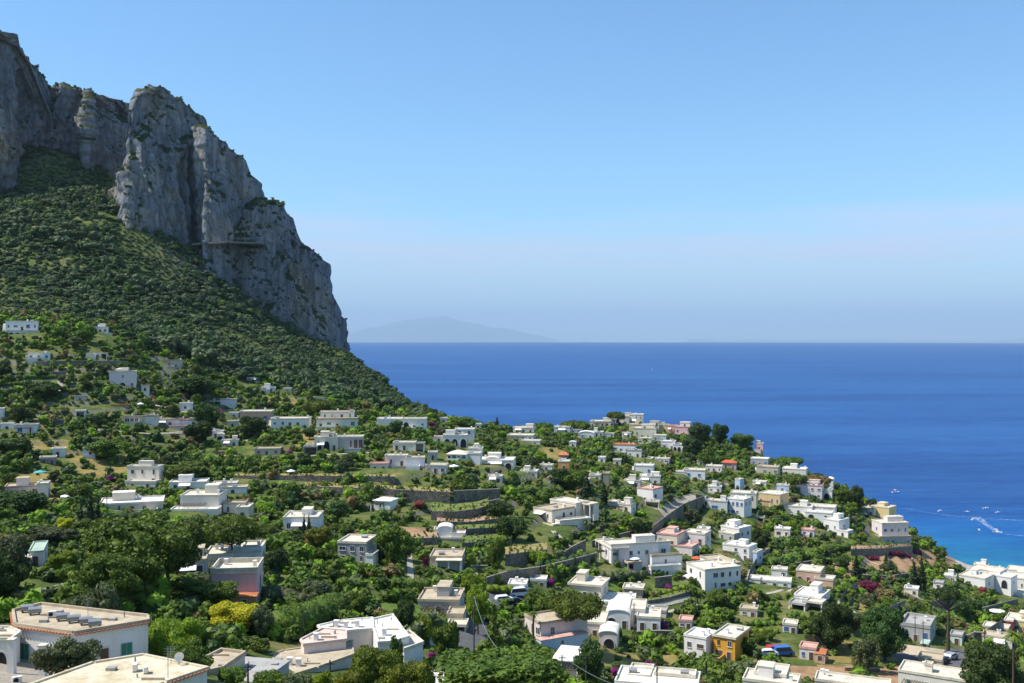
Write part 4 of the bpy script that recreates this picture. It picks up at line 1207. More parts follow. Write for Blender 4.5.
H('grand white villa with parasols', 'grand white villa with row of windows and parasol terrace', B(602,645,546,564,xs=611,yaw=r8(68),A=(1,1),S=(6,1),roof='cream',d=14,door=False), B(641,660,544,562,xs=644,yaw=r8(68),A=(0,1),S=(2,1),roof='white',dd=6,d=8), B(650,673,557,569,xs=652,yaw=r8(68),A=(0,1),S=(1,1),roof='beige',dd=1,d=9), B(649,674,568,578,xs=651,yaw=r8(68),A=(1,1),S=(6,1),ww=1.7,wh=2.3,roof='white',dd=-1.5,d=9), B(594,612,550,562,open_front=True,roof='white',dd=-1,d=5,wall='palepink'), B(602,628,564,574,open_front=True,roof='beige',dd=-3,d=4,wall='grey'))
H('beige-pink stepped house', 'beige-pink stepped house left of the large corner villa', B(656,684,536,548,xs=677,yaw=r8(20),wall='cream',roof='pink',A=(2,1),S=(1,1),d=8), B(684,705,535,546,wall='palepink',roof='cream',A=(2,1),dd=4,d=6), B(668,701,548,561,xs=692,wall='palepink',roof='pink',A=(2,1),S=(2,1),dd=-4,d=7))
H('beige roofs in the lower right', 'long beige ridged roof in the lower right garden', B(878,940,661,668,wall='beige',roof='beige',A=(0,1),S=(0,1),d=9,hip=1.3), B(920,942,662,672,wall='beige',roof='beige',A=(0,1),S=(0,1),dd=-4,d=5))
H('pale flat roof at the bottom right', 'long pale flat-roofed house with chimney at the bottom right', B(903,976,684,704,A=(4,1),roof='cream',d=7), B(925,932,666,676,A=(0,1),S=(0,1),dd=6,d=1.6,bare=True))
H('maroon and yellow house group', 'yellow and maroon house with pale roof at the right edge', B(1010,1050,626,640,wall='yellow',roof='cream',A=(2,1),dd=0), B(1005,1013,622,634,wall='maroon',roof='cream',A=(1,1),dd=2,d=4), B(985,1008,630,638,wall='beige',roof='white',A=(2,1),dd=-6,d=5))
H('low grey cottage mid slope', 'low shed with pale roof below the olive trees', B(75,86,397,401,wall='beige',roof='grey',A=(1,1),bare=True), cat='shed', name='shed', group=None)
H('shed with orange-brown roof', 'long shed with orange-brown roof among garden plots', B(112,129,405.5,409,wall='stone',roof='terracotta',A=(2,1),bare=True), cat='shed', name='shed', group=None)
H('open pavilion with white posts', 'open garden pavilion with white posts', B(76,85,411.5,417,open_front=True,roof='white'), cat='pavilion', name='pavilion', group=None)
H('white shed behind the salmon house', 'pale low roof on the slope below the forest', B(315,327,398.5,401.5,A=(1,1),roof='white'), cat='shed', name='shed', group=None)
H('white speck house in the wood', 'small white house peeping out of the wooded slope', B(247,260,378,383,A=(1,1),roof='white',wall='grey'))
H('lower white speck house in the wood', 'low pale house lower down the wooded slope', B(262,275,388,391,A=(2,1),roof='white'))
H('white speck on the wood edge', 'tiny whitewashed hut at the edge of the wood', B(283,291,389,392,A=(1,1),roof='white'))
# ---- the smaller houses, huts and outbuildings between them
H('low white roofs left of the hotel wing', 'pair of low white roofs below the long cream ridge building', B(590,603,432.5,437,A=(3,1),roof='white'), B(605,614,434,437,A=(2,1),roof='cream',dd=1))
H('white house below the ridge pine', 'small white house just below the yellow ridge house', B(622,631,433.5,438,A=(2,1),roof='white'))
H('cream lower house on the ridge', 'cream house stepping down from the rounded roof house', B(638,651,439,445,A=(3,1),wall='cream',roof='white'))
H('pale rooftop on the far skyline', 'tiny pale rooftop on the skyline between block and yellow house', B(650,659,421.8,426,A=(2,1),roof='white',wall='cream'))
H('house hidden under the ridge trees', 'white cottage hidden under trees left of the orange terrace', B(598,605,458,463,A=(1,1),roof='white'))
H('cream cottage in the mid grove', 'cream cottage in the grove left of the blue window house', B(613,621,460.5,465,A=(1,1),wall='cream'))
H('low white wall house', 'low whitewashed house with wide roof in the mid grove', B(589,600,476,480,A=(2,1),roof='white'))
H('brown stone tower', 'narrow brown stone tower beside dark cypresses', B(603,609,474,486,wall='stone',roof='beige',A=(1,2),door=False), cat='tower', name='tower', group=None)
H('white house with bright chimney', 'white house with a bright chimney above the low house by the road', B(624,640,481.5,487.5,A=(2,1),wall='palepink',roof='white'))
H('beige cottage near the red roof', 'beige cottage left of the pinkish bungalow', B(697,705,461.5,466,A=(1,1),wall='beige'))
H('bluish-white stair house', 'bluish white narrow house with outside stair in the village centre', B(735,744,480,490,xs=740,yaw=r8(30),wall='blue',A=(1,1),S=(1,1)))
H('white house above the modern block', 'white low house just above the modern balcony block', B(708,721,487.5,493.5,A=(2,1),roof='white'))
H('flat pergola roofs', 'flat pale garden roofs right of the modern block', B(744,764,518.5,522.5,open_front=True,roof='beige',d=4), cat='shelter', name='shelter', group=None)
H('white house left of balcony doors', 'white house at the road bend left of the balcony-door house', B(697,709,530,541,A=(1,1),roof='white',wall='palepink'))
H('white lean-to by the road', 'white lean-to shed against the pink-roofed house', B(645,659,502.5,508,open_front=True,roof='white',d=3), cat='shelter', name='shelter', group=None)
H('tan cottage left of the salmon house', 'tan cottage half hidden left of the salmon house', B(228,238,422,427.5,A=(1,1),wall='beige'))
H('white gable left of the salmon house', 'small white house above the tan cottage', B(229,238,413.5,418,A=(1,1),roof='white'))
H('cream stair house', 'narrow cream house with stair right of the salmon house', B(271,279,419,426.5,A=(1,1),wall='cream'))
H('dark timber pergola', 'dark timber pergola below the arched balcony house', B(304,317,447.5,455,open_front=True,wall='stone',roof='grey',d=4), cat='pergola', name='pergola', group=None)
H('white hut right of the crimson creeper', 'small white hut right of the purple creeper', B(440,447,418.5,423,A=(1,1),roof='white'))
H('white house end by the skyline trees', 'white gable end beneath the skyline tree mass', B(475,481,424.5,429.5,A=(1,1),roof='white'))
H('little grey garden house', 'little grey garden house between hedges', B(428,437,453,460.5,A=(1,1),wall='grey'))
H('white carport', 'white roofed carport beside the clipped hedge', B(508,526,586,597,open_front=True,roof='white',d=5), cat='carport', name='carport', group=None)
H('grey roofed hut', 'grey flat-roofed hut behind the barrel vault villa', B(646,666,612.5,618,A=(1,1),wall='palepink',roof='grey'), cat='hut', name='hut', group=None)
H('little pinkish house with patio', 'little pinkish house with patio left of the ochre house', B(679,692,622,629.5,A=(2,1),wall='palepink',roof='pink'))
H('orange roofed hut', 'hut with pale orange roof under magenta flowers', B(624,642,589.5,598,wall='salmon',roof='cream',A=(1,1),over=.4), cat='hut', name='hut', group=None)
H('ruined white hut', 'tiny broken white hut in the right gardens', B(934,943,584,590,A=(1,1),roof='grey'), cat='hut', name='hut', group=None)
H('pale green shed', 'pale green shed beside the tall pine trunk', B(951,962,637,646,wall='palegreen',roof='grey',A=(1,1)), cat='shed', name='shed', group=None)
H('dark green kiosk', 'small dark kiosk below the grey parking building', B(921,928,645,654,wall='stone',roof='green',A=(0,1),S=(0,1),parapet=0), cat='kiosk', name='kiosk', group=None)
H('white lower house at the right edge', 'pale house with flat roof under the maroon house', B(985,1012,640,650,A=(2,1),wall='cream',roof='beige'))
H('white box by the corner stairs', 'cream house behind the white carport', B(530,546,581,588,A=(2,1),wall='cream',roof='white'))
H('white house above the bright house', 'white house on the wood edge above the dark leaning tree', B(222,238,441,446,A=(2,1),roof='cream'))
H('low house right of the shrine wall', 'low cream house right of the stone niche wall', B(520,537,472,478,A=(2,1),wall='cream',roof='white'))
H('white cottage under the twin arch house', 'white cottage below the twin arch house', B(488,502,477,482.5,A=(2,1),roof='white'))
H('cream house among mid village trees', 'cream house among trees left of the brown tower', B(576,589,480,486,A=(2,1),wall='cream'))
H('white house left of the orchard', 'white cube house at the head of the orchard hedge', B(775,790,530,538,A=(2,1),roof='white'))
H('salmon cottage in the orchard', 'pale salmon cottage below the rambling white villa', B(802,814,531,537,A=(2,1),wall='palepink',roof='pink'))
H('white house above the orchard', 'white house right of the diagonal path', B(772,787,571,578,A=(2,1),roof='cream'))
H('stepped white house by holm oaks', 'stepped white house left of the dark holm oaks', B(783,797,626,634,A=(2,1),roof='white',wall='palepink'))
H('low cream house in the lower gardens', 'low cream house in the lower green gardens', B(740,757,611,617.5,A=(2,1),roof='beige',wall='cream'))
H('white house right of the seaside wall', 'white house under the ochre plot', B(905,918,590,596,A=(2,1),roof='white'))
H('white house by the shore path', 'small white house above the shore house', B(944,956,577,583,A=(2,1),roof='white'))
H('white shore cubes', 'small white cubes stepping to the water', B(975,988,566,571,A=(1,1),roof='white'), B(990,1003,570,575,A=(1,1),roof='cream',dd=-6))
# a slatted wooden fence on the lower right
x, y, z, d_ = hit(806, 643)
fo = empty('wooden_fence', (x, y, z), -math.atan2(306, F)); tag(fo, 'brown slatted wooden fence left of the dark holm oaks', 'fence')
mb = MB(); L_ = 27 * d_ / F
for i in range(int(L_ / .22)): mb.box(i * .22, i * .22 + .17, 0, .05, -.5, 1.9)
mb.build('slats', M['r_terracotta'] if False else M['wood'], fo)
MB().box(0, L_, .051, .12, .4, .5).box(0, L_, .051, .12, 1.4, 1.5).build('rail', M['wood'], fo)
# ================================================================== foreground houses drawn from their roof outlines
M['drystone'] = None


def stone_material():
    m, nt, b, _ = new_mat('dry_stone')
    vo = nt.nodes.new('ShaderNodeTexVoronoi'); vo.inputs['Scale'].default_value = 2.6
    g = nt.nodes.new('ShaderNodeNewGeometry'); nt.links.new(g.outputs['Position'], vo.inputs['Vector'])
    sx = nt.nodes.new('ShaderNodeSeparateColor'); nt.links.new(vo.outputs['Color'], sx.inputs[0])
    c = ramp(nt, sx.outputs[0], [(0.1, (0.12, 0.10, 0.08)), (0.5, (0.19, 0.16, 0.125)), (0.9, (0.27, 0.23, 0.175))])
    c = mix(nt, ramp(nt, nz(nt, 0.5, 5, 0.7, coord='World'), [(0.45, (0, 0, 0)), (0.7, (1, 1, 1))]), c, (0.085, 0.088, 0.055))
    nt.links.new(c, b.inputs['Base Color']); b.inputs['Roughness'].default_value = 0.95
    bump(nt, b, vo.outputs['Distance'], 0.8, 0.15)
    return m


M['drystone'] = stone_material()


def poly_house(ref, label, poly, i0, d0, height, wall, roof, wins=(), parapet=0.3, group='houses scattered over the hillside', cat='house', eave=False, chim=0):
    Z = unproj(*poly[i0], d0)[2]
    pts = [at_z(px, py, Z) for px, py in poly]
    c = np.mean(pts, 0)
    root = empty('house' if cat == 'house' else cat, (c[0], c[1], Z - height))
    tag(root, label, cat, group)
    P = [(p[0] - c[0], p[1] - c[1]) for p in pts]
    area = sum(P[i][0] * P[(i + 1) % len(P)][1] - P[(i + 1) % len(P)][0] * P[i][1] for i in range(len(P)))
    if area < 0:
        P = P[::-1]; poly = poly[::-1]
        n = len(P)
        wins = [((n - 2 - w[0]) % n, 1 - w[1]) + tuple(w[2:]) for w in wins]
    n = len(P)
    MB().prism(P, -3, height - .01).build('wall', M['w_' + wall], root)
    G = []
    for i, p in enumerate(P):
        l = math.hypot(*p) or 1
        G.append((p[0] * (1 + .22 / l), p[1] * (1 + .22 / l)))
    ro = MB().prism(G, height, height + .16).build('roof', M['r_' + roof], root)
    if parapet:
        mb = MB()
        for i in range(n):
            a, b_ = Vector(G[i] + (0,)), Vector(G[(i + 1) % n] + (0,))
            d = (b_ - a); l = d.length
            if l < .6: continue
            d /= l; nn = Vector((-d.y, d.x, 0))
            q = [a + d * .02 + nn * .03, b_ - d * .28 + nn * .03, b_ - d * .28 + nn * .28, a + d * .02 + nn * .28]
            mb.prism([(v.x, v.y) for v in q], height + .16, height + .16 + parapet)
        mb.build('parapet', M['r_' + roof], ro)
    if eave:
        mb = MB()
        for i in range(n):
            a, b_ = Vector(G[i] + (0,)), Vector(G[(i + 1) % n] + (0,))
            d = (b_ - a); l = d.length
            if l < 2: continue
            d /= l; nn = Vector((d.y, -d.x, 0))
            for k in range(int(l / .42)):
                p = a + d * (k * .42 + .1)
                q = [p + nn * .005, p + d * .26 + nn * .005, p + d * .26 + nn * .2, p + nn * .2]
                mb.prism([(v.x, v.y) for v in reversed(q)], height - .02, height + .14)
        mb.build('eave_tiles', M['tile'], ro)
    for (ei, t, z0, w, h, kind, sh) in wins:
        a, b_ = Vector(P[ei] + (0,)), Vector(P[(ei + 1) % n] + (0,))
        d = (b_ - a).normalized()
        p = a + (b_ - a) * t
        rz = math.atan2(d.y, d.x)
        opening(root, p.x, p.y, z0, w, h, rz, kind, sh)
    for k in range(chim):
        x, y = P[k % n][0] * .4, P[k % n][1] * .4
        mb = MB().box(x - .3, x + .3, y - .3, y + .3, height + .163, height + 1.1); mb.box(x - .38, x + .38, y - .38, y + .38, height + 1.05, height + 1.2)
        mb.build('chimney', M['w_white'], ro)
    rg = random.Random(hash_str(ref))
    cen_ = (sum(p[0] for p in P) / n, sum(p[1] for p in P) / n)
    for k in range(6 if max(abs(p[0]) for p in P) > 3 else 2):
        e = P[rg.randrange(n)]; t = rg.uniform(.25, .75)
        x, y = cen_[0] + (e[0] - cen_[0]) * t, cen_[1] + (e[1] - cen_[1]) * t
        q = rg.random()
        if q < .4: MB().tube([(x, y, height + .165), (x, y, height + rg.uniform(.4, .9))], .07, 7).build('vent_pipe', M['metal'], ro)
        elif q < .7: MB().box(x - .4, x + .4, y - .3, y + .3, height + .163, height + rg.uniform(.3, .5)).build('roof_hatch', M['r_grey'], ro)
        else: MB().box(x - rg.uniform(.8, 1.6), x + 1.0, y - .1, y + .1, height + .163, height + .38).build('roof_kerb', M['r_beige'], ro)
    xs = [q[0] for q in poly]; ys = [q[1] for q in poly]
    RECTS.append((min(xs), max(xs), min(ys), max(ys) + height * F / d0 * .6, d0))
    HOUSES.append((Matrix.Translation(root.location).inverted(), min(p[0] for p in P), max(p[0] for p in P), min(p[1] for p in P), max(p[1] for p in P)))
    REFS.append((ref, (min(xs) + max(xs)) / 2, max(ys), d0, max(xs) - min(xs)))
    return root, Z


FH1, ZR1 = poly_house('white house with green shutters', 'white foreground house with green shutters and tanks on its flat roof',
    [(16,627),(74,635),(148,623),(147,618),(42,606),(13,613)], 1, 100, 4.0, 'white', 'beige',
    [(1, .40, 0.1, 1.0, 2.2, 'door', None), (1, .70, 1.1, 1.15, 1.25, 'window', 'shutter_green'), (0, .16, .8, 1.3, 1.7, 'window', 'shutter_green'), (0, .62, .2, .9, 2.0, 'door', None), (1, .12, 1.3, .8, 1.0, 'window', None)], .28, eave=True)
poly_house('white wing with arched window', 'white wing with an arched window at the left edge beside the green-shuttered house',
    [(-40,640),(11,641),(20,634),(8,629),(-40,628)], 1, 99, 3.6, 'white', 'cream', [(0, .82, .4, 1.1, 2.1, 'arch', None)], .2)
FH2, ZR2 = poly_house('white roof terrace in the corner', 'white house in the bottom left corner with bare flat roof and aerials',
    [(22,690),(93,665),(143,657),(207,670),(165,684),(120,702)], 3, 88, 5.0, 'white', 'stained', [], .16, eave=True)
poly_house('low shed with parapet', 'low beige flat roof with thick parapet behind the grey roof', [(206,660),(221,652),(245,655),(223,670),(206,674)], 2, 124, 3.2, 'beige', 'beige', [(3, .5, .8, 1, 1, 'window', None)], .35)
poly_house('grey flat roof', 'house with smooth grey flat roof, lower left of centre', [(224,671),(246,658),(289,662),(267,677),(232,692)], 2, 126, 3.2, 'grey', 'grey', [], 0)
poly_house('broad beige roof', 'house with broad worn beige roof and vents, bottom centre left', [(258,660),(284,652),(352,642),(353,656),(318,668),(290,677),(268,674)], 3, 140, 3.5, 'palepink', 'beige', [], .18, chim=2)
poly_house('pinkish low roof', 'low house with pinkish roof beside the tall hedge', [(301,641),(322,630),(346,632),(346,641),(304,646)], 2, 147, 3.2, 'palepink', 'palepink', [], .22, chim=1)
poly_house('long white roof by the hedge', 'long white flat roof with chimneys right of the tall hedge', [(318,627),(340,622),(372,619),(375,630),(346,632),(322,630)], 3, 152, 3.6, 'palepink', 'white', [(4, .5, .8, 1.0, 1.2, 'window', None)], .2, chim=3)
poly_house('dazzling white roof', 'house with dazzling white stepped roof in the bottom centre', [(374,630),(372,621),(393,616),(402,630),(409,638),(392,643),(378,644)], 3, 150, 4.4, 'white', 'white', [], .25, chim=1)
poly_house('white roof with tan terrace', 'white-walled house with tan roof terrace beside the dazzling white roof', [(392,644),(409,632),(423,644),(404,651)], 3, 143, 4.2, 'white', 'cream', [(2, .5, 1, 1.0, 1.2, 'window', None)], .3)
poly_house('white porch roof', 'small white porch roof left of the street', [(427,634),(441,632),(447,637),(430,640)], 2, 170, 3.0, 'white', 'white', [], .12)
poly_house('white roof behind golden pine', 'white sunlit roof corner right of the golden pine', [(417,683),(424,671),(446,676),(456,690),(417,700)], 3, 118, 3.4, 'white', 'white', [], .2, chim=1)

# fittings that stand on the two near roofs
def drum(px, py, Z, ln, r, rz, label, grp):
    p = at_z(px, py, Z)
    o = empty('water_tank', tuple(p), rz)
    tag(o, label, 'water tank', grp)
    MB().tube([(-ln / 2, 0, r + .12), (ln / 2, 0, r + .12)], r, 10).build('drum', M['metal'], o)
    MB().box(-ln * .4, -ln * .3, -r * .8, r * .8, 0.0, r * .6).box(ln * .3, ln * .4, -r * .8, r * .8, 0.0, r * .6).build('cradle', M['wood'], o)


zt = ZR1 + .17
for k, (px, py, lb) in enumerate([(27,612,'grey water tank at the left end of the tank row'), (35,614.5,'second grey water tank from the left on the near roof'), (63,620.5,'grey water tank beside the white box on the near roof'), (74,622.5,'grey water tank right of the white box on the near roof'), (86,624.5,'next-to-last grey water tank on the near roof'), (95,627,'grey water tank at the right end of the tank row')]):
    drum(px, py, zt, 1.25, .36, rad(20), lb, 'water tanks on the near roof')


def ac_unit(px, py, Z, rz, label, sc=1.0):
    p = at_z(px, py, Z)
    o = empty('air_conditioner', tuple(p), rz); tag(o, label, 'air conditioner', 'air conditioners on the near roofs')
    MB().box(-.5 * sc, .5 * sc, -.22 * sc, .22 * sc, .1, .85 * sc).build('case', M['w_white'], o)
    MB().tube([(-.12 * sc, -.222 * sc, .47 * sc), (-.12 * sc, -.25 * sc, .47 * sc)], .28 * sc, 12).build('fan_grille', M['rubber'], o)
    MB().box(-.45 * sc, -.38 * sc, -.2, .2, 0, .098).box(.38 * sc, .45 * sc, -.2, .2, 0, .098).build('foot', M['metal'], o)


ac_unit(52, 617.5, zt, .3, 'white box unit among the grey tanks on the near roof', .8)
ac_unit(135, 671, ZR2 + .17, 1.9, 'left of two white units on the bottom corner roof', .8)
ac_unit(146, 673, ZR2 + .17, 1.9, 'right of two white units on the bottom corner roof', .7)
ac_unit(17, 684, ZR2 - 1.5, .6, 'white unit with dark fan by the corner stairs', .8)


def aerial(px, py, Z, h, label):
    p = at_z(px, py, Z)
    o = empty('aerial', tuple(p)); tag(o, label, 'aerial', 'aerials on roofs')
    mb = MB().tube([(0, 0, 0), (0, 0, h)], .03, 5)
    mb.build('mast', M['metal'], o)
    mb = MB()
    for k in range(4): mb.tube([(-.4, 0, h - .1 - k * .22), (.4, 0, h - .1 - k * .22)], .015, 4)
    mb.build('antenna_rods', M['metal'], o)


aerial(168, 678, ZR2 + .17, 2.6, 'thin television aerial on the bottom corner roof')
aerial(171, 663.5, ZR2 + .17, 1.6, 'short aerial at the back of the bottom corner roof')
aerial(88, 618, zt, 1.7, 'aerial at the back edge of the green-shuttered house')
p = at_z(179, 665, ZR2 + .17)
o = empty('satellite_dish', tuple(p), .5); tag(o, 'white satellite dish at the back of the bottom corner roof', 'satellite dish')
mb = MB(); n = 12
mb.v = [(0, .08, .75)] + [(.42 * math.cos(6.283 * i / n), -.05, .75 + .42 * math.sin(6.283 * i / n)) for i in range(n)]
mb.f = [(0, 1 + i, 1 + (i + 1) % n) for i in range(n)]
mb.build('dish', M['white_paint'], o); MB().tube([(0, .12, 0), (0, .1, .75)], .04, 5).build('mast', M['metal'], o)
# outside stairs and gate pillars in front of the green-shuttered house
zs = ZR1 - 4.0
p0 = at_z(44, 656, zs + .3); p1 = at_z(26, 681, zs - 2.2)
st = empty('staircase', tuple(p1)); tag(st, 'brick-edged outdoor stairs descending between white pillars', 'stairs')
mb = MB(); mb2 = MB()
dv = Vector(p0 - p1)
for i in range(10):
    a = dv * (i / 10)
    mb.cbox((a.x, a.y, -1.0), 2.2, .75, 1.0 + dv.z * (i + 1) / 10, .5)
    mb2.cbox((a.x - .05, a.y - .36, dv.z * (i + 1) / 10 - .09), 2.2, .06, .085, .5)
mb.build('steps', M['r_beige'], st); mb2.build('brick_edge', M['tile'], st)
for px, pb, pt, lb in ((12, 684, 640, 'tall white gate pillar left of the outdoor stairs'), (43, 672, 646, 'white gate pillar right of the outdoor stairs')):
    d_ = 95.0
    a = unproj(px, pb, d_); b_ = unproj(px, pt, d_)
    o = empty('gate_pillar', (a[0], a[1], a[2] - 1.5)); tag(o, lb, 'pillar', 'white pillars by the stairs')
    MB().box(-.3, .3, -.3, .3, 0, b_[2] - a[2] + 1.5).build('shaft', M['w_white'], o)
    MB().box(-.38, .38, -.38, .38, b_[2] - a[2] + 1.503, b_[2] - a[2] + 1.65).build('cap', M['r_cream'], o)

# ================================================================== dry stone walls and garden terraces
WALL_BOX = []
WEEDS = []
M['t_lawn'] = ground_material('terrace_lawn', [(0.32, (0.05, 0.10, 0.02)), (0.46, (0.12, 0.18, 0.035)), (0.56, (0.20, 0.21, 0.06)), (0.68, (0.30, 0.25, 0.10))], 0.5, False)
M['t_dry'] = ground_material('terrace_dry_grass', [(0.32, (0.10, 0.12, 0.035)), (0.46, (0.26, 0.22, 0.08)), (0.58, (0.38, 0.29, 0.11)), (0.7, (0.22, 0.15, 0.08))], 0.5, False)
M['t_earth'] = ground_material('terrace_earth', [(0.3, (0.22, 0.13, 0.07)), (0.5, (0.40, 0.26, 0.15)), (0.75, (0.46, 0.31, 0.18))], 0.3, False)


def wall(label, line, h, back=0.0, top=None, thick=0.55, mat='drystone', cap=True, depth=None):
    line = [(float(a), float(b_)) for a, b_ in line]
    hs = h if hasattr(h, '__len__') else [h] * len(line)
    # subdivide
    L, Hh = [], []
    for i in range(len(line) - 1):
        k = max(1, int(abs(line[i + 1][0] - line[i][0]) / 10))
        for j in range(k):
            t = j / k
            L.append((line[i][0] + (line[i + 1][0] - line[i][0]) * t, line[i][1] + (line[i + 1][1] - line[i][1]) * t)); Hh.append(hs[i] + (hs[i + 1] - hs[i]) * t)
    L.append(line[-1]); Hh.append(hs[-1])
    if depth is None:
        inv = np.array([1 / hit(px, py + hh)[3] for (px, py), hh in zip(L, Hh)])
        xs = np.array([p[0] for p in L])
        deg = min(2, len(L) - 1)
        A = np.vander((xs - xs.mean()) / 50, deg + 1)
        inv = A @ np.linalg.lstsq(A, inv, rcond=None)[0] if np.ptp(xs) > 1 else inv
        D = 1 / inv
    else:
        D = np.interp(np.linspace(0, 1, len(L)), np.linspace(0, 1, len(depth)), depth)
    T = [unproj(px, py, d) for (px, py), d in zip(L, D)]
    zb = [unproj(px, py + hh, d)[2] - 1.8 for (px, py), hh, d in zip(L, Hh, D)]
    root_loc = (T[0][0], T[0][1], zb[0])
    isT = top is not None
    root = empty('garden_terrace' if isT else 'stone_wall', root_loc)
    tag(root, label, 'terrace' if isT else 'stone wall', 'stepped garden terraces' if isT else 'dry stone walls')
    O = np.array(root_loc)
    def off(i, dist):
        d = T[i][:2] / np.linalg.norm(T[i][:2]); q = T[i].copy(); q[:2] += d * dist; return q
    mb = MB(); cp = MB()
    n = len(T)
    F0 = [T[i] - O for i in range(n)]; B0 = [off(i, thick) - O for i in range(n)]
    for i in range(n - 1):
        a, b_, c, d = F0[i], F0[i + 1], B0[i + 1], B0[i]
        za, zc = zb[i] - O[2], zb[i + 1] - O[2]
        w = [(a[0], a[1], za), (b_[0], b_[1], zc), tuple(b_), tuple(a), (d[0], d[1], za), (c[0], c[1], zc), tuple(c), tuple(d)]
        k = len(mb.v); mb.v += w
        mb.f += [(k, k + 1, k + 2, k + 3), (k + 5, k + 4, k + 7, k + 6), (k + 3, k + 2, k + 6, k + 7)]
        if i == 0: mb.f.append((k, k + 3, k + 7, k + 4))
        if i == n - 2: mb.f.append((k + 1, k + 5, k + 6, k + 2))
        if cap and not isT:
            u = np.array([0, 0, .004])
            cp.quad(a + u, b_ + u, b_ + u + [0, 0, .12], a + u + [0, 0, .12]); cp.quad(a + u + [0, 0, .12], b_ + u + [0, 0, .12], c + u + [0, 0, .12], d + u + [0, 0, .12]); cp.quad(d + u, c + u, c + u + [0, 0, .12], d + u + [0, 0, .12])
    mb.build('retaining_wall' if isT else 'masonry', M[mat], root)
    if cp.v: cp.build('coping', M['g_path'], root)
    if isT:
        tp = MB(); sd = MB()
        Bk = [off(i, back) - O for i in range(n)]
        for i in range(n - 1):
            e = np.array([0, 0, .02])
            tp.quad(B0[i] - e, B0[i + 1] - e, Bk[i + 1] - e, Bk[i] - e)
        tp.build({'t_lawn': 'lawn', 't_dry': 'dry_grass', 't_earth': 'soil'}[top], M[top], root)
        for i in (0, n - 1):
            a, b_ = B0[i], Bk[i]
            sd.quad((a[0], a[1], -1), (b_[0], b_[1], -1), tuple(b_ - [0, 0, .03]), tuple(a - [0, 0, .03]))
        sd.build('side_wall', M[mat], root)
        wr = np.random.default_rng(hash_str(label))
        for i in range(n - 1):
            for _ in range(int(3 + back * .9)):
                t, e = wr.random(), wr.random() ** 1.6 * back
                q = T[i] + (T[i + 1] - T[i]) * t; dd = q[:2] / np.linalg.norm(q[:2])
                r_ = wr.uniform(.18, .5)
                WEEDS.append((q[0] + dd[0] * e, q[1] + dd[1] * e, q[2] - .05, r_, r_ * wr.uniform(.6, 1.4)))
        for i in range(n):
            WALL_BOX.append((T[i][0], T[i][1], back))
    return root


wall('upper dry-grass terrace wall below the vineyard', [(232,475.5),(300,475.5),(395,476.5)], [3,5,8], 5, 't_dry')
wall('dark terrace wall with yellow grass under the beige villa', [(305,486),(385,489),(450,492)], [4,8,13], 8, 't_dry')
wall('grey stone wall with a niche right of the dry terrace', [(454,491),(500,489)], 12)
wall('curved lawn terrace, topmost of the green steps', [(431,511),(455,511.5),(478,508.5),(489,505)], 9, 13, 't_lawn')
wall('earth terrace just below the curved lawn', [(437,521.5),(470,522),(500,518)], 5, 7, 't_earth')
wall('narrow grassy terrace third from the top', [(455,529),(498,527.5),(509,524)], 6, 6, 't_lawn')
wall('pale grass terrace above the lime trees', [(462,543),(498,540.5),(512,538)], 6, 9, 't_lawn')
wall('walled plot with dry grass above the curving road wall', [(505,554.5),(530,551.5),(547,549.5)], [11,13,13], 9, 't_dry')
wall('long curving stone wall along the lane', [(486,578),(508,571.5),(540,567)], [6,11,10])
wall('hedged lane wall left of the grand villa', [(541,567),(570,560),(597,553)], 10)
wall('steep triangular retaining wall beside white stairs', [(557,557),(572,547),(586,540)], [3,10,13])
wall('retaining wall left of the stepped villa', [(592,541),(625,533),(650,527)], 6)
wall('dark wall along the sloping road', [(653,526),(672,512),(684,504),(704,496)], [16,14,13,11])
wall('pale stone wall at the road bend', [(696,494),(711,497)], 9)
wall('stone sea wall below the large villa', [(851,549),(880,548.5),(913,546)], 7, 6, 't_earth')
wall('lower wall of the ochre garden plot', [(858,575),(890,576),(925,571)], 3.5)
wall('rubble wall above the orange-pink bungalow', [(796,563),(825,559.5)], 6)
wall('left diagonal wall by the white cube terrace', [(70,497),(80,488),(93,482.5)], [8,9,6])
wall('long grey wall high on the left slope', [(36,361.5),(80,360.5),(128,361.5)], 5)
wall('low grey wall under the left tree row', [(33,420),(64,419.5)], 4)
wall('short wall among the left vineyards', [(40,372.5),(66,371.5)], 4)
wall('dark terrace strip above the vine rows', [(215,451.5),(236,451)], 2.5, 4, 't_lawn')
wall('second dark strip above the vine rows', [(215,456.5),(236,456)], 2.5, 4, 't_earth')
wall('garden wall behind the white cubic house', [(480,503),(500,499)], 6)
wall('high wall left of the magenta bush', [(637,632),(660,631),(683,632)], 9)
wall('wall below the grand villa hedge', [(655,578),(672,576)], 10)
wall('lawn-topped wall right of the beige house', [(648,600.5),(670,597),(690,591)], 4, 6, 't_lawn')
wall('curved wall of the round garden', [(840,600),(846,590),(858,582)], [6,9,9])
wall('second curved wall of the round garden', [(849,601),(856,595)], 5)
wall('dark wall of the grassy plot', [(931,602),(945,598),(957,596)], 9)
wall('long diagonal wall below the shore house', [(967,611.5),(995,605),(1018,599)], [5,8,10])
wall('dark triangular wall left of the maroon house', [(963,637),(974,632.5),(984,633)], [5,11,11])
wall('pale stone wall leading to the maroon house', [(984,632),(996,624),(1008,617)], [13,10,8])
wall('beige path wall across the right gardens', [(905,592),(920,599),(931,603)], 4)
wall('shaded wall behind the dark holm oaks', [(890,607),(905,601)], 12)
wall('low pale wall in the bottom right garden', [(845,668),(880,669)], 3)
wall('left wall of the foreground garden path', [(18,601),(45,592),(62,585)], [6,7,5])
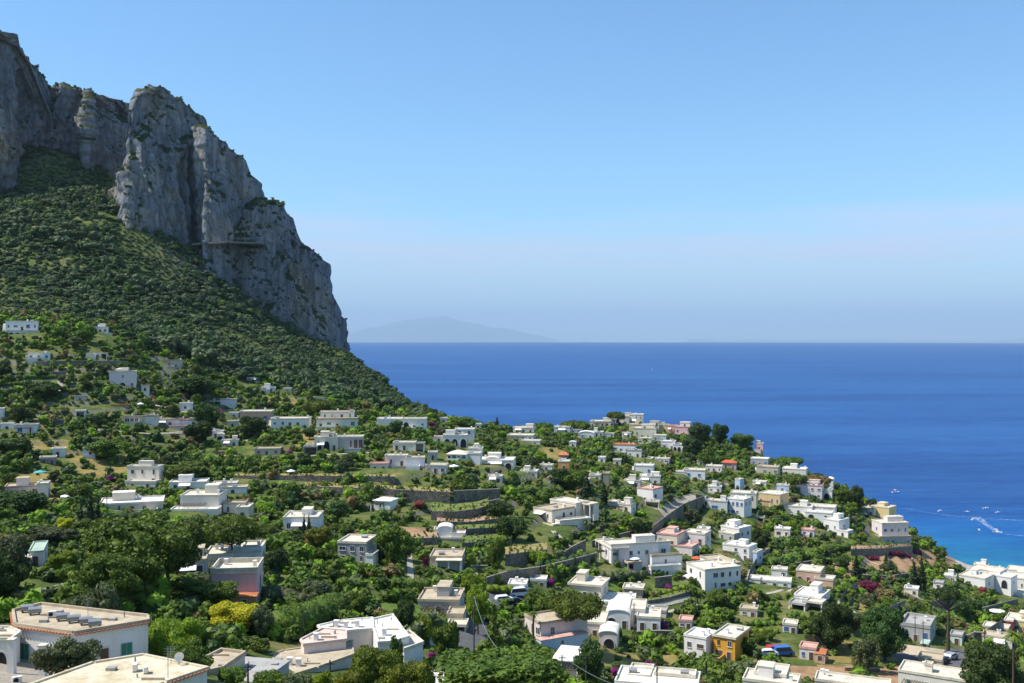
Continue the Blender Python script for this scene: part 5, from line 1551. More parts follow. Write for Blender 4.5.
wall('narrow diagonal path wall by the blue terrace', [(747,582),(750,570),(758,556),(768,549)], 5)
wall('wall below the orange villa terrace', [(470,566),(488,566)], 6)
wall('earth terrace with small trees left of the white cubic house', [(398,539),(437,537.5)], 7, 8, 't_earth')
wall('small earth terrace by the dark shrub', [(368,541),(378,541)], 4, 5, 't_earth')
wall('ledge wall of the old cliff road', [(192,243.5),(225,241.5),(262,242.5)], -0.9, depth=[718,715,726], thick=30)

# ================================================================== trees one can point at
TREES = []     # (px, pytop, pybase, halfwidth px, depth) for later spacing


KEEP = []


def T(kind, cx, yt, yb, wpx, mat, label, depth=None, trunk=.25, fine=1, cat=None, group=None, name=None, rz=None):
    if depth is None:
        x, y, z, depth = hit(cx, yb)
    else:
        p = unproj(cx, yb, depth); x, y = p[0], p[1]
    z = float(ground(x, y))
    h = max(1.0, unproj(cx, yt, depth)[2] - z)
    o = plant(kind, (x, y, z), wpx / 2 * depth / F, h, mat, trunk, fine, rz, name)
    cats = {'round': 'tree', 'umbrella': 'pine', 'spire': 'cypress', 'cone': 'conifer', 'shrub': 'shrub', 'pinetree': 'pine'}
    tag(o, label, cat or cats[kind], group or {'round': 'trees among the houses', 'umbrella': 'umbrella pines', 'spire': 'cypresses', 'cone': 'conifers', 'shrub': 'flowering shrubs', 'pinetree': 'pines'}[kind])
    TREES.append((cx, yt, proj(x, y, z)[1], wpx / 2, depth))
    if mat in ('yellow', 'magenta', 'crimson', 'redflower', 'lime', 'cypress') or kind == 'umbrella' or wpx > 44: KEEP.append((cx - wpx / 2, cx + wpx / 2, yt, yt + (min(683, yb) - yt) * .55, depth))
    return o


T('pinetree', 500, 640, 700, 142, 'pine', 'huge rounded pine crown at the bottom centre', 118, .25, 3)
T('umbrella', 575, 590.5, 647, 64, 'pine', 'solitary umbrella pine with bare trunk before the beige house', 205, .58, 3)
T('pinetree', 138, 507, 600, 112, 'pine', 'massive dark pine left of the pink house', 158, .2, 3)
T('pinetree', 168, 512, 585, 76, 'pine', 'bright green pine crown touching the massive dark one', 170, .3, 3)
T('pinetree', 112, 545, 605, 66, 'pine', 'lower olive-green pine under the massive dark one', 146, .2, 3)
T('umbrella', 232, 512.5, 566, 62, 'pine', 'spreading umbrella pine above the white roofs', 205, .45, 3)
T('pinetree', 378, 637, 705, 64, 'pinegold', 'golden-green young pine left in the bottom centre clump', 108, .1, 3)
T('pinetree', 412, 650, 705, 52, 'pinegold', 'golden-green young pine right in the bottom centre clump', 106, .1, 3)
T('pinetree', 350, 664, 705, 36, 'pinegold', 'small golden pine at the foot of the bottom centre clump', 104, .1, 3)
T('umbrella', 318, 397.5, 425, 36, 'pine', 'umbrella pine leaning over the white two-tier villa', None, .5, 2)
T('umbrella', 615, 410.5, 424, 21, 'pine', 'flat umbrella pine on the highest point of the ridge', None, .55, 2)
T('umbrella', 811, 452, 472, 26, 'pine', 'umbrella pine overhanging the sea at the ridge end', None, .55, 2)
T('umbrella', 788, 456, 470, 32, 'pine', 'wide pine left of the one overhanging the sea', None, .4, 2)
T('umbrella', 543, 421.5, 432, 24, 'pine', 'left of two broad pines on the ridge skyline', None, .3, 2)
T('umbrella', 574, 419.5, 431, 36, 'pine', 'right of two broad pines on the ridge skyline', None, .3, 2)
T('pinetree', 742, 432, 450, 26, 'pine', 'dark pine crown sloping toward the sea skyline', None, .2, 2)
T('pinetree', 720, 421.5, 446, 18, 'holm', 'dark rounded pine on the skyline left of the sea', None, .2, 2)
T('pinetree', 700, 420, 448, 24, 'holm', 'tallest dark tree behind the pink ridge house', None, .15, 2)
T('pinetree', 692, 436, 458, 22, 'holm', 'dark round tree in front of the tallest ridge tree', None, .1, 2)
T('round', 706, 446, 466, 18, 'mid', 'bright round tree below the dark ridge trees', None, .1)
T('umbrella', 797, 473, 492, 24, 'pine', 'dark village pine above the pink-white villa', None, .5, 2)
T('umbrella', 818, 474, 492, 30, 'dry', 'brownish flat pine beside the white turret', None, .5, 2)
T('pinetree', 845, 486, 506, 20, 'pine', 'brown-green pine left in the shore pair', None, .2, 2)
T('pinetree', 857, 484, 509, 15, 'holm', 'taller dark pine right in the shore pair', None, .2, 2)
T('round', 871, 497, 510, 12, 'holm', 'small dark tree right of the shore pines', None, .1)
tp_ = T('umbrella', 948, 586, 656, 30, 'holm', 'tall dark pine with a long straight trunk, lower right', 240, .8, 2)
for ch in tp_.children:
    if ch.name.startswith('trunk'): ch.scale = (ch.scale[0] * 2.6, ch.scale[1] * 2.6, ch.scale[2])
T('pinetree', 462, 415.5, 432, 26, 'pine', 'leafy tree mass on the skyline left of the conifer', None, .1, 2)
T('cone', 497, 417, 431, 8, 'cypress', 'lone dark conifer on the skyline at the saddle', None)
T('cone', 856, 554, 578, 12, 'cypress', 'dark conical conifer on the ochre garden plot', None)
T('spire', 90, 490, 535, 10, 'cypress', 'tall left cypress of the dark trio by the yellow tree', 214)
T('spire', 81, 503, 535, 9, 'cypress', 'short cypress at the left of the dark trio', 212)
T('spire', 98, 496, 535, 10, 'cypress', 'right cypress of the dark trio by the yellow tree', 216)
T('spire', 304, 514, 538, 5, 'cypress', 'left of two thin cypresses before the shaded house', None)
T('spire', 309, 513, 538, 5, 'cypress', 'right of two thin cypresses before the shaded house', None)
T('spire', 587, 474, 502, 12, 'cypress', 'stout dark cypress above the stepped villa', None)
T('spire', 604, 482, 503, 9, 'cypress', 'second cypress right of the stout dark one', None)
T('spire', 626, 452, 470, 7, 'cypress', 'slim cypress below the orange roof terrace', None)
T('spire', 914, 560, 590, 9, 'cypress', 'left cypress of the pair in the right gardens', None)
T('spire', 922, 557, 592, 9, 'cypress', 'right cypress of the pair in the right gardens', None)
T('spire', 886, 553, 566, 5, 'cypress', 'small cypress on the ochre plot near magenta rows', None)
T('spire', 270, 592, 634, 12, 'cypress', 'dark columnar cypress beside the tall rounded hedge', 160)
T('round', 238, 597, 648, 56, 'yellow', 'brilliant yellow broom bush below the pink house', 150, .05, 3, 'bush')
T('round', 262, 604, 640, 26, 'olive', 'pale grey-green bush right of the yellow broom', 148, .1, 2, 'bush')
T('round', 175, 611, 668, 58, 'lime', 'leafy light green tree right of the near white house', 108, .15, 3)
T('round', 232, 664, 700, 30, 'mid', 'dark green shrub below the flat grey roof', 105, .05, 2)
T('round', 268, 668, 700, 34, 'mid', 'rounded bush right of the grey pole at the bottom', 108, .05, 2)
T('round', 298, 670, 700, 32, 'olive', 'bushy tree between grey roof and golden pines', 108, .05, 2)
T('round', 322, 668, 700, 22, 'lime', 'light shrub with pale flowers left of the golden pines', 108, .05, 2)
T('round', 110, 612, 640, 26, 'holm', 'dark shrub behind the green-shuttered house roof', 118, .05, 2)
T('round', 418, 628, 648, 16, 'holm', 'dark bush right of the dazzling white roof', 155, .05, 1)
T('round', 395, 632, 660, 18, 'holm', 'round bush between the white roofs', 138, .05, 1)
T('round', 448, 622, 645, 22, 'mid', 'tree on the grassy bank left of the street', 165, .1, 2)
T('round', 424, 612, 636, 18, 'lime', 'light green tree below the grey house', 168, .1, 1)
T('round', 286, 634, 652, 26, 'holm', 'dark shrub at the left foot of the tall hedge', 150, .05, 1)
T('round', 258, 636, 655, 24, 'mid', 'green shrub left of the tall hedge foot', 140, .05, 1)
T('round', 747, 634, 655, 22, 'mid', 'bushy tree right behind the ochre house', 218, .1, 2)
T('round', 808, 615, 636, 24, 'mid', 'green tree between white porch house and wooden fence', 236, .1, 2)
T('round', 190, 638, 690, 46, 'mid', 'shaded lower tree behind the bottom corner roof', 104, .1, 3)
T('round', 56, 636, 674, 44, 'olive', 'small olive tree left in front of the green-shuttered house', 92, .2, 2)
T('round', 81, 637, 670, 42, 'olive', 'small olive tree right in front of the green-shuttered house', 93, .25, 2)
T('round', 6, 527, 600, 52, 'olive', 'large tree with pale leaf tips at the left edge', 150, .1, 3)
T('round', 0, 545, 606, 50, 'holm', 'dark tree mass hugging the left edge', 140, .1, 3)
T('round', 52, 525, 556, 48, 'olive', 'grey olive tree left of the yellow-topped tree', 200, .1, 2)
T('round', 66, 516, 545, 18, 'yellow', 'yellow-green tree top left of the cypress trio', 214, .2, 2)
T('round', 62, 549, 580, 28, 'lime', 'flat bright green pergola-like tree behind the garden path', 170, .3, 2)
T('round', 92, 577, 612, 52, 'olive', 'bushy mixed shrub under the massive pine', 125, .05, 2, 'bush')
T('round', 205, 578, 615, 62, 'mid', 'vivid green tree in front of the pink house', 165, .1, 3)
T('round', 20, 487, 520, 56, 'holm', 'broad dark oak in front of the beige roofed house', 232, .1, 2)
T('round', 250, 522, 560, 30, 'mid', 'green tree just right of the umbrella pine', 240, .1, 2)
T('round', 275, 545, 590, 30, 'holm', 'dark green tree beside the pink house wall', 195, .1, 2)
T('pinetree', 318, 525, 575, 30, 'pinegold', 'ragged brown-green pine below the shaded house', 216, .45, 2)
T('round', 360, 590, 622, 24, 'mid', 'round-headed tree with bare stem behind the long white roof', 170, .45, 2)
T('round', 403, 597, 622, 24, 'holm', 'dark tree left of the grey house', 170, .1, 2)
T('round', 445, 615, 648, 28, 'mid', 'green trees left of the street', 152, .15, 2)
T('round', 473, 568, 602, 26, 'lime', 'yellow-green tree, upper of the lime pair by the street', 208, .1, 2)
T('round', 478, 580, 622, 26, 'lime', 'yellow-green tree, lower of the lime pair by the street', 186, .2, 2)
T('round', 496, 535, 568, 18, 'mid', 'tall fresh green tree against the walled plot', 240, .15, 2)
T('round', 472, 551, 570, 14, 'lime', 'small lime tree right of the white awning', None, .1)
T('cone', 494, 602, 650, 24, 'mid', 'dark green conifer right of the street', 160)
T('round', 395, 522, 560, 40, 'mid', 'large spreading tree on the earth plots', 222, .15, 2)
T('round', 398, 505, 540, 5, 'dry', 'thin withered tree beside the small cottage', 280, .6)
T('round', 832, 597, 645, 46, 'holm', 'left of two huge dark holm oaks at lower right', 228, .1, 3)
T('round', 885, 602, 648, 50, 'holm', 'right of two huge dark holm oaks at lower right', 222, .1, 3)
T('round', 866, 634, 664, 28, 'olive', 'pale feathery tree at the feet of the dark oaks', 212, .1, 2)
T('round', 992, 638, 690, 62, 'holm', 'big dark tree in the bottom right corner', 196, .1, 3)
T('round', 590, 636, 680, 34, 'holm', 'dark tree in front of the pink vaulted porch', 172, .1, 2)
T('round', 540, 585, 606, 30, 'mid', 'bushy tree left of the solitary umbrella pine', 218, .1, 2)
T('round', 762, 528, 551, 22, 'holm', 'dark tree right of the white house with balcony doors', None, .1, 2)
T('round', 42, 381, 400, 34, 'holm', 'wide dark oak mid left on the slope', None, .1, 2)
T('round', 195, 372, 397, 52, 'holm', 'broad dark grove tree left of the wood edge', None, .05, 2)
T('round', 206, 398, 430, 28, 'holm', 'dark tree right of the little white cottage', None, .1, 2)
T('round', 175, 403, 419, 16, 'holm', 'dark tree left of the little white cottage', None, .1)
T('round', 198, 418, 444, 30, 'holm', 'dark leaning tree below the pink terraces', None, .05, 2)
T('round', 254, 414, 439, 30, 'holm', 'dark tree before the salmon house', None, .1, 2)
T('round', 12, 435, 458, 40, 'holm', 'large dark tree left of the dry field', None, .05, 2)
T('round', 20, 404, 424, 26, 'holm', 'dark tree beside the house at the left edge', None, .1, 2)
T('round', 87, 324, 342, 20, 'mid', 'round green tree left of the villa under the forest', None, .1)
T('round', 187, 460, 481, 46, 'mid', 'tall green thicket right of the square two-storey house', None, .05, 2)
T('round', 105, 437, 458, 40, 'mid', 'broad green tree right of the shaded cottage', None, .05, 2)
T('round', 560, 465, 488, 26, 'holm', 'dark grove tree in mid village', None, .1, 2)
T('round', 572, 468, 490, 30, 'mid', 'broad green tree right of the dark grove tree', None, .1, 2)
T('round', 511, 512, 540, 32, 'holm', 'dark tree left of the stepped white villa', None, .05, 2)
T('round', 500, 498, 520, 28, 'holm', 'dark tree at the head of the lawn terraces', None, .05, 2)
T('round', 395, 420, 437, 18, 'holm', 'dark tree in the garden of the long white villa', None, .1)
for cx, yt, yb, w, mat, lb in [
    (279,447,452,12,'magenta','magenta bougainvillea over the low grey shed'), (289,449,454,8,'magenta','paler magenta bush right of the grey shed'), (111,474.5,481,11,'magenta','magenta bush by the dry terrace on the left'),
    (551,577,587,9,'magenta','magenta bougainvillea left of the beige house'), (669,583,591,8,'magenta','magenta bougainvillea spilling over an orange roof'), (664,620,630,11,'magenta','magenta bougainvillea right of the barrel vault villa'),
    (649,659,671,9,'magenta','magenta shrub in the bottom garden, upper of two'), (617,666,678,12,'magenta','magenta shrub in the bottom garden, lower of two'), (432,652,658,9,'magenta','small purple bush by the tan roof terrace'),
    (869,580.5,592,24,'crimson','dark crimson bougainvillea mound on the right slope'), (433,421,429,12,'crimson','dull purple creeper right of the long white villa'), (15,573,588,11,'redflower','red oleander on the garden path at the left edge'),
    (419,500,508,14,'redflower','reddish flowering bush on the terrace'), (218,409,414,12,'magenta','purple flowers before the bright white house'), (632,569,574,9,'magenta','pink flowers on the grand villa hedge'), (983,586,594,10,'redflower','reddish bush at the white shore house'), (425,556,570,8,'crimson','dark purple-leaved shrub on the earth plots'), (903,615,622,8,'magenta','pale violet bush between the dark oaks')]:
    T('shrub', cx, yt, yb, w, mat, lb, None if yb < 640 else None, .05, 2 if w > 8 else 1)
palm_pts = [(1013, 625, 690, 24, 190, 'palm tree with arching fronds in the bottom right corner'), (645, 436, 467, 10, None, 'slender tall palm rising above mid village roofs'), (533, 610, 640, 12, 200, 'small palm growing behind the pink-white house'), (706, 655, 680, 16, 190, 'low palm beside the ochre house')]
for cx, yt, yb, w, d, lb in palm_pts:
    if d is None: x, y, z, d = hit(cx, yb)
    p = unproj(cx, yb, d); z = float(ground(p[0], p[1]))
    h = unproj(cx, yt, d)[2] - z
    tag(palm((p[0], p[1], z), h * .9, w / 2 * d / F), lb, 'palm', 'palms')


# hedges and vine rows: long low masses of leaves
def row(label, name, cat, line, hpx, wide, mat, group, leaf=.28, dens=26, depth=None):
    P = []
    for i in range(len(line) - 1):
        a, b_ = line[i], line[i + 1]
        k = max(1, int(math.hypot(b_[0] - a[0], b_[1] - a[1]) / 6))
        for j in range(k + (i == len(line) - 2)):
            t = j / k; P.append((a[0] + (b_[0] - a[0]) * t, a[1] + (b_[1] - a[1]) * t))
    inv = np.array([1 / (hit(*p)[3] if depth is None else depth) for p in P]); inv = np.convolve(np.pad(inv, 2, mode='edge'), np.ones(5) / 5, 'valid')
    W3 = []
    for p, iv in zip(P, inv):
        q = unproj(p[0], p[1], 1 / iv); W3.append(np.array([q[0], q[1], float(ground(q[0], q[1]))]))
    d0 = 1 / inv.mean(); h = hpx * d0 / F
    rng = np.random.default_rng(hash_str(label))
    O = W3[0]
    L = []
    for i in range(len(W3) - 1):
        a, b_ = W3[i], W3[i + 1]
        n = max(1, int(np.linalg.norm(b_ - a) / (max(h, wide) * .55)))
        for j in range(n):
            c = a + (b_ - a) * (j / n) - O
            L.append((c[0] + rng.normal() * .15, c[1] + rng.normal() * .15, c[2] + h * .42, max(h, wide) * .45, wide * .55, h * .58 * rng.uniform(.85, 1.1)))
    o = link(name, cmesh(name, cloud(rng, L, int(len(L) * dens), leaf, .8, .86, ICO2), M[mat]))
    o.location = tuple(O)
    tag(o, label, cat, group)


for lb, ln in [('first vine row below the cottage, highest', [(202,463),(235,462.5),(262,463)]), ('vine row stretching left to right, second down', [(206,466.5),(260,466),(300,466)]), ('long vine row above the dry terrace wall', [(222,471),(280,470),(345,469.5)]), ('vine row ending near the beige villa', [(300,467),(340,466.5),(372,468)])]:
    row(lb, 'grapevine_row', 'vine row', ln, 5, 1.6, 'vine', 'vine rows')
for k_, (lb, ln) in enumerate([('vine row below the long white outbuilding, highest of the lower gardens', [(690,603),(740,601),(785,599)]), ('second vine row in the lower gardens', [(692,609),(740,607),(784,605)]), ('third vine row in the lower gardens', [(698,615),(738,614)]), ('vine row just above the cream house in the lower gardens', [(742,609),(782,611)]), ('vine row behind the ochre house', [(745,626),(780,625),(800,623)]), ('lowest vine row left of the dark holm oaks', [(748,633),(782,632)])]):
    row(lb, 'grapevine_row', 'vine row', ln, 5, 1.8, ('vine', 'mid', 'lime')[k_ % 3], 'vine rows', .25, 30)
for lb, ln in [('bright vine row on the upper left slope', [(0,380),(30,378.5),(58,377)]), ('second bright vine row on the upper left slope', [(0,386),(28,384.5),(52,383)]), ('vine row under the square stone house', [(127,365),(145,364),(160,363)]), ('lower vine row under the square stone house', [(126,370),(142,369),(162,368)]), ('third vine row under the square stone house', [(134,376),(150,375),(160,375)])]:
    row(lb, 'grapevine_row', 'vine row', ln, 3.5, 1.5, 'vine', 'vine rows', .35, 14)
for lb, ln in [('magenta bougainvillea row under the seaside villa, left length', [(870,560.5),(880,560)]), ('magenta bougainvillea row under the seaside villa, middle length', [(891,558),(910,556)]), ('magenta bougainvillea row under the seaside villa, right length', [(914,555),(922,553.5)])]:
    row(lb, 'bougainvillea_hedge', 'flower hedge', ln, 4.5, 1.6, 'crimson', 'magenta flower hedges')
HG = 'clipped and wild hedges'
row('tall rounded green hedge with pale top beside the white roofs', 'hedge', 'hedge', [(282,636),(300,630),(322,622),(338,612)], 26, 6.5, 'mid', HG, .22, 420)
row('pale shaggy hedge top behind the rounded hedge', 'hedge', 'hedge', [(270,598),(295,604),(318,606)], 14, 4.5, 'olive', HG, .22, 200)
row('dark ivy hedge along the curving lane wall', 'hedge', 'hedge', [(540,572),(570,566),(598,559)], 11, 2.0, 'holm', HG)
row('mixed hedge below the grand villa', 'hedge', 'hedge', [(604,581),(630,579),(650,576)], 9, 2.4, 'olive', HG)
row('clipped green hedge right of the mixed one', 'hedge', 'hedge', [(655,577),(678,573)], 6, 2.0, 'mid', HG)
row('light-topped hedge above the lower gardens', 'hedge', 'hedge', [(650,597),(670,593),(690,588)], 5, 2.5, 'lime', HG)
row('green hedge line above the pool garden', 'hedge', 'hedge', [(490,593),(515,592)], 8, 3, 'lime', HG)
row('orchard hedge on the right green terraces', 'hedge', 'hedge', [(790,560),(820,553),(853,546)], 7, 3.5, 'mid', HG, .3, 40)
row('lower orchard hedge on the right green terraces', 'hedge', 'hedge', [(770,566),(800,560),(820,556)], 7, 3.5, 'mid', HG, .3, 40)
row('hedge row below the beige awning house', 'hedge', 'hedge', [(402,588),(430,590),(455,586)], 11, 4, 'mid', HG, .26, 60)
row('hedge above the retaining wall in mid village', 'hedge', 'hedge', [(500,494),(540,494),(568,493)], 8, 3, 'mid', HG, .3, 40)
row('hedge in front of the cream bungalow', 'hedge', 'hedge', [(100,522),(130,521),(168,520)], 9, 4, 'holm', HG, .26, 50)
row('shrub line along the stairs of the diagonal path', 'hedge', 'hedge', [(842,590),(850,582),(856,576)], 6, 2.5, 'lime', HG)
# ================================================================== small things
def parasol(px, py, r, mat, label):
    x, y, z, d = hit(px, py)
    o = empty('garden_parasol', (x, y, z)); tag(o, label, 'parasol', 'garden parasols')
    n = 8; hh = 2.4
    mb = MB(); mb.v = [(0, 0, hh + .55)] + [(r * math.cos(6.283 * i / n), r * math.sin(6.283 * i / n), hh) for i in range(n)] + [(r * math.cos(6.283 * i / n), r * math.sin(6.283 * i / n), hh - .2) for i in range(n)]
    mb.f = [(0, 1 + i, 1 + (i + 1) % n) for i in range(n)] + [(1 + i, 1 + n + i, 1 + n + (i + 1) % n, 1 + (i + 1) % n) for i in range(n)]
    mb.build('canopy', M[mat], o); MB().tube([(0, 0, 0), (0, 0, hh + .5)], .05, 6).build('pole', M['wood'], o)


for a in [(70, 505, 2.4, 'canvas', 'wide white parasol by the left pool terrace'), (454, 473, 1.7, 'canvas', 'white parasol right of the beige villa'), (634, 567, 1.6, 'canvas', 'white parasol left on the grand villa terrace'), (645, 567, 1.6, 'canvas', 'white parasol right on the grand villa terrace'),
          (659, 552, 2.0, 'canvas', 'larger white parasol on the grand villa roof'), (40, 480, 1.9, 'teal', 'teal parasol behind the beige roofed house'), (697, 566, 1.8, 'r_red', 'orange-red parasol by the corner villa'), (997, 618, 2.4, 'canvas', 'white parasol under the long diagonal wall'), (291, 478.5, 1.4, 'canvas', 'small white parasol on the dry terrace'), (140.5, 410, 1.3, 'canvas', 'pale parasol beyond the beige glazed house')]:
    parasol(*a)


def car(px, py, mat, label, heading=0.0, d=None, van=False):
    if d is None: x, y, z, d = hit(px, py)
    else:
        p = unproj(px, py, d); x, y, z = p[0], p[1], float(ground(p[0], p[1]))
    o = empty('van' if van else 'parked_car', (x, y, z + .05), heading)
    tag(o, label, 'van' if van else 'car', 'parked vehicles')
    L, Wd = (4.8, 1.9) if van else (4.0, 1.7)
    prof = [(-L/2, .3), (-L/2, .95), (-L*.46, 1.05), (-L*.40, 1.95 if van else 1.42), (L*.18 if not van else L*.28, 1.98 if van else 1.46), (L*.30 if not van else L*.40, 1.0), (L*.47, .85), (L/2, .6), (L/2, .3)]
    def ext(prof, w0, w1):
        mb = MB(); n = len(prof)
        mb.v = [(x_, w0, z_) for x_, z_ in prof] + [(x_, w1, z_) for x_, z_ in prof]
        mb.f = [tuple(reversed(range(n))), tuple(range(n, 2 * n))] + [(i, (i + 1) % n, n + (i + 1) % n, n + i) for i in range(n)]
        return mb
    ext(prof, -Wd / 2, Wd / 2).build('body', M[mat], o)
    t = 1.85 if van else 1.36
    g = [(-L*.42, 1.05), (-L*.385, t), (L*.16 if not van else L*.25, t), (L*.27 if not van else L*.37, 1.03)]
    mb = ext(g, -Wd / 2 - .01, Wd / 2 + .01); mb.build('side_window', M['pane'], o)
    MB().quad((L*.19 if not van else L*.29, -Wd*.42, t + .02), (L*.19 if not van else L*.29, Wd*.42, t + .02), (L*.312 if not van else L*.405, Wd*.44, 1.04), (L*.312 if not van else L*.405, -Wd*.44, 1.04)).build('windscreen', M['pane'], o)
    for sx in (-.31, .31):
        for sy in (-1, 1):
            MB().tube([(L * sx, sy * (Wd / 2 - .18), .32), (L * sx, sy * (Wd / 2 + .03), .32)], .32, 10).build('wheel', M['rubber'], o)


for a in [(478, 620, 'car_silver', 'silver car parked on the street by the lime trees', 1.3, None), (477, 611, 'car_dark', 'dark car behind the silver one on the street', 1.3, None), (504, 602, 'car_white', 'white car parked at the bend of the lane', .3, None), (514, 604, 'car_dark', 'dark car right of the white one on the lane', .4, None),
          (519, 596, 'car_white', 'white van by the clipped hedge', .3, None, True), (783, 655, 'car_blue', 'bright blue van right of the ochre house', .15, None, True), (769, 656, 'car_white', 'white car left of the bright blue van', .1, None), (930, 661, 'car_silver', 'silver car below the grey parking building', .5, None), (942, 663, 'car_dark', 'dark car beside the tall pine trunk', .6, None), (951, 659, 'car_silver', 'silvery car just right of the tall pine trunk', .7, None), (775, 652, 'car_red', 'small red car behind the white one', .1, None)]:
    car(*a)
car(924, 627.5, 'car_dark', 'dark car parked on the roof of the grey building', .3, 262)
car(930, 624.5, 'car_white', 'white car parked on the roof of the grey building', .3, 264)


def pole(px, yt, yb, label, depth=None, arm=True):
    if depth is None: x, y, z, depth = hit(px, yb)
    else:
        p = unproj(px, yb, depth); x, y, z = p[0], p[1], float(ground(p[0], p[1]))
    h = unproj(px, yt, depth)[2] - z
    o = empty('utility_pole', (x, y, z)); tag(o, label, 'utility pole', 'utility poles')
    MB().tube([(0, 0, -.5), (0, 0, h)], [.13, .09], 6).build('post', M['wood'], o)
    if arm: MB().box(-.6, .6, -.05, .05, h - .5, h - .4).build('crossarm', M['wood'], o)
    return np.array([x, y, z + h])


tops = [pole(634, 603, 631, 'wooden pole before the barrel vault villa', 218), pole(424, 566, 600, 'thin pole left of the beige awning house', 200), pole(915, 616, 650, 'left of two poles before the grey building', 236), pole(923, 621, 652, 'right of two poles before the grey building', 236), pole(248, 663, 690, 'grey pole against the flat grey roof', 112), pole(330, 660, 690, 'dark post beside the broad beige roof', 118),
        pole(474, 596, 650, 'pole at the street beside the conifer', 150), pole(107, 495, 535, 'thin pole right of the cypress trio', 210), pole(562, 655, 690, 'pole beside the grey walled cottage', 160), pole(657, 660, 690, 'pole among the bottom white roofs', 165), pole(586, 655, 690, 'second pole beside the grey walled cottage', 158)]


def cable(a, b_, sag, label):
    n = 24
    P = [tuple(a + (b_ - a) * (i / n) - np.array([0, 0, sag * 4 * (i / n) * (1 - i / n)])) for i in range(n + 1)]
    o = MB().tube(P, .035, 4).build('overhead_cable', M['metal'])
    tag(o, label, 'cable', 'overhead cables')


cable(tops[6], unproj(508, 652, 128), 2.2, 'pale overhead cable sagging in front of the conifer')
cable(tops[8], unproj(640, 690, 140), 1.0, 'overhead cable crossing above the bottom white roofs')

# boats
def boat(px, py, ln, heading, label, kind=0):
    ln *= .85
    p = at_z(px, py, -0.03)
    o = empty('motorboat', (p[0], p[1], -0.05), heading); tag(o, label, 'boat', 'boats on the bay')
    n = 9; v = []; w = ln * .17
    for i in range(n):
        t = i / (n - 1); x = -ln / 2 + ln * t
        b_ = w * (1 - max(0, (t - .45) / .55) ** 2.2); sh = ln * .10 + ln * .06 * t * t
        v += [(x, 0, -.25), (x, -b_ * .75, -.05), (x, -b_, sh), (x, -b_ * .8, sh - .02), (x, b_ * .8, sh - .02), (x, b_, sh), (x, b_ * .75, -.05)]
    f = []
    for i in range(n - 1):
        for k in range(7):
            a, c = i * 7 + k, i * 7 + (k + 1) % 7
            f.append((a, a + 7, c + 7, c))
    f += [tuple(reversed(range(7))), tuple((n - 1) * 7 + k for k in range(7))]
    mb = MB(); mb.v, mb.f = v, f
    mb.build('hull', M['white_paint'], o)
    mb = MB().prism([(-ln * .12, -w * .6), (ln * .16, -w * .55), (ln * .16, w * .55), (-ln * .12, w * .6)], ln * .1, [ln * .26, ln * .2, ln * .2, ln * .26]); mb.build('cabin', M['white_paint'], o)
    MB().box(-ln * .08, ln * .168, -w * .56, w * .56, ln * .165, ln * .2).build('windscreen', M['pane'], o)
    MB().box(-ln * .42, -ln * .2, -w * .6, w * .6, ln * .1, ln * .135).build('seat', M['shutter_brown'], o)
    if kind: MB().box(-ln * .3, ln * .02, -w * .8, w * .8, ln * .34, ln * .355).build('canopy', M['canvas'], o); 


for a in [(896, 492.5, 6.5, .1, 'white motor cruiser moored alone off the point', 1), (940, 511, 4.2, .5, 'white boat nearest the left end of the wake'), (967, 512, 4, -.4, 'small white boat above the bright wake'), (973, 519.5, 4.6, .8, 'white boat just left of the bright wake'), (986, 508.5, 4.5, .1, 'white boat farthest out above the wake'), (998, 512.5, 4, .2, 'white boat right of the farthest one'), (979, 530, 4, 1.2, 'white boat below the bright wake'), (997.5, 532.5, 6, -.75, 'speeding motorboat at the end of the bright wake', 1), (652, 370, 14, 1.5, 'distant white sail-like boat far out on the open sea')]:
    boat(*a)


def foam_mat():
    m, nt, b, out = new_mat('sea_foam')
    b.inputs['Base Color'].default_value = (0.78, 0.82, 0.84, 1); b.inputs['Roughness'].default_value = .8
    tr = nt.nodes.new('ShaderNodeBsdfTransparent'); mx = nt.nodes.new('ShaderNodeMixShader')
    k = ramp(nt, nz(nt, 0.55, 5, .7, coord='World'), [(0.44, (0.0, 0.0, 0.0)), (0.74, (.85, .85, .85))])
    nt.links.new(k, mx.inputs[0]); nt.links.new(tr.outputs[0], mx.inputs[1]); nt.links.new(b.outputs[0], mx.inputs[2]); nt.links.new(mx.outputs[0], out.inputs[0])
    return m


M['foam'] = foam_mat()


def wake(pts, w):
    P = [at_z(px, py, 0.0) for px, py in pts]
    n = 30; tot = []
    for i in range(len(P) - 1):
        for j in range(n): tot.append(P[i] + (P[i + 1] - P[i]) * j / n)
    tot.append(P[-1]); V = []; Q = []
    m = len(tot)
    for i, p in enumerate(tot):
        d = tot[min(i + 1, m - 1)] - tot[max(i - 1, 0)]; d /= np.linalg.norm(d) + 1e-9
        t = i / (m - 1); ww = (w[0] + (w[1] - w[0]) * t) * (1 + .3 * noise3(p[0] / 3, p[1] / 3, 0, 3))
        z = -(p[0] ** 2 + p[1] ** 2) / (2 * EARTH) + .05
        V += [(p[0] - d[1] * ww, p[1] + d[0] * ww, z), (p[0] + d[1] * ww, p[1] - d[0] * ww, z)]
        if i: k = len(V) - 4; Q.append((k, k + 1, k + 3, k + 2))
    struct(link('foam', mesh_np('foam', V, [np.array(Q)], M['foam'])), 'stuff')


wake([(997, 532), (986, 524), (976, 517)], (.8, 2.6))
wake([(976, 517.5), (950, 515.5), (925, 512), (905, 508.5)], (.5, .25))
wake([(985, 518.5), (1005, 519.5), (1015, 520), (1040, 522.5)], (.4, 1.2))
wake([(1005, 534), (1040, 537.5)], (.3, .8))

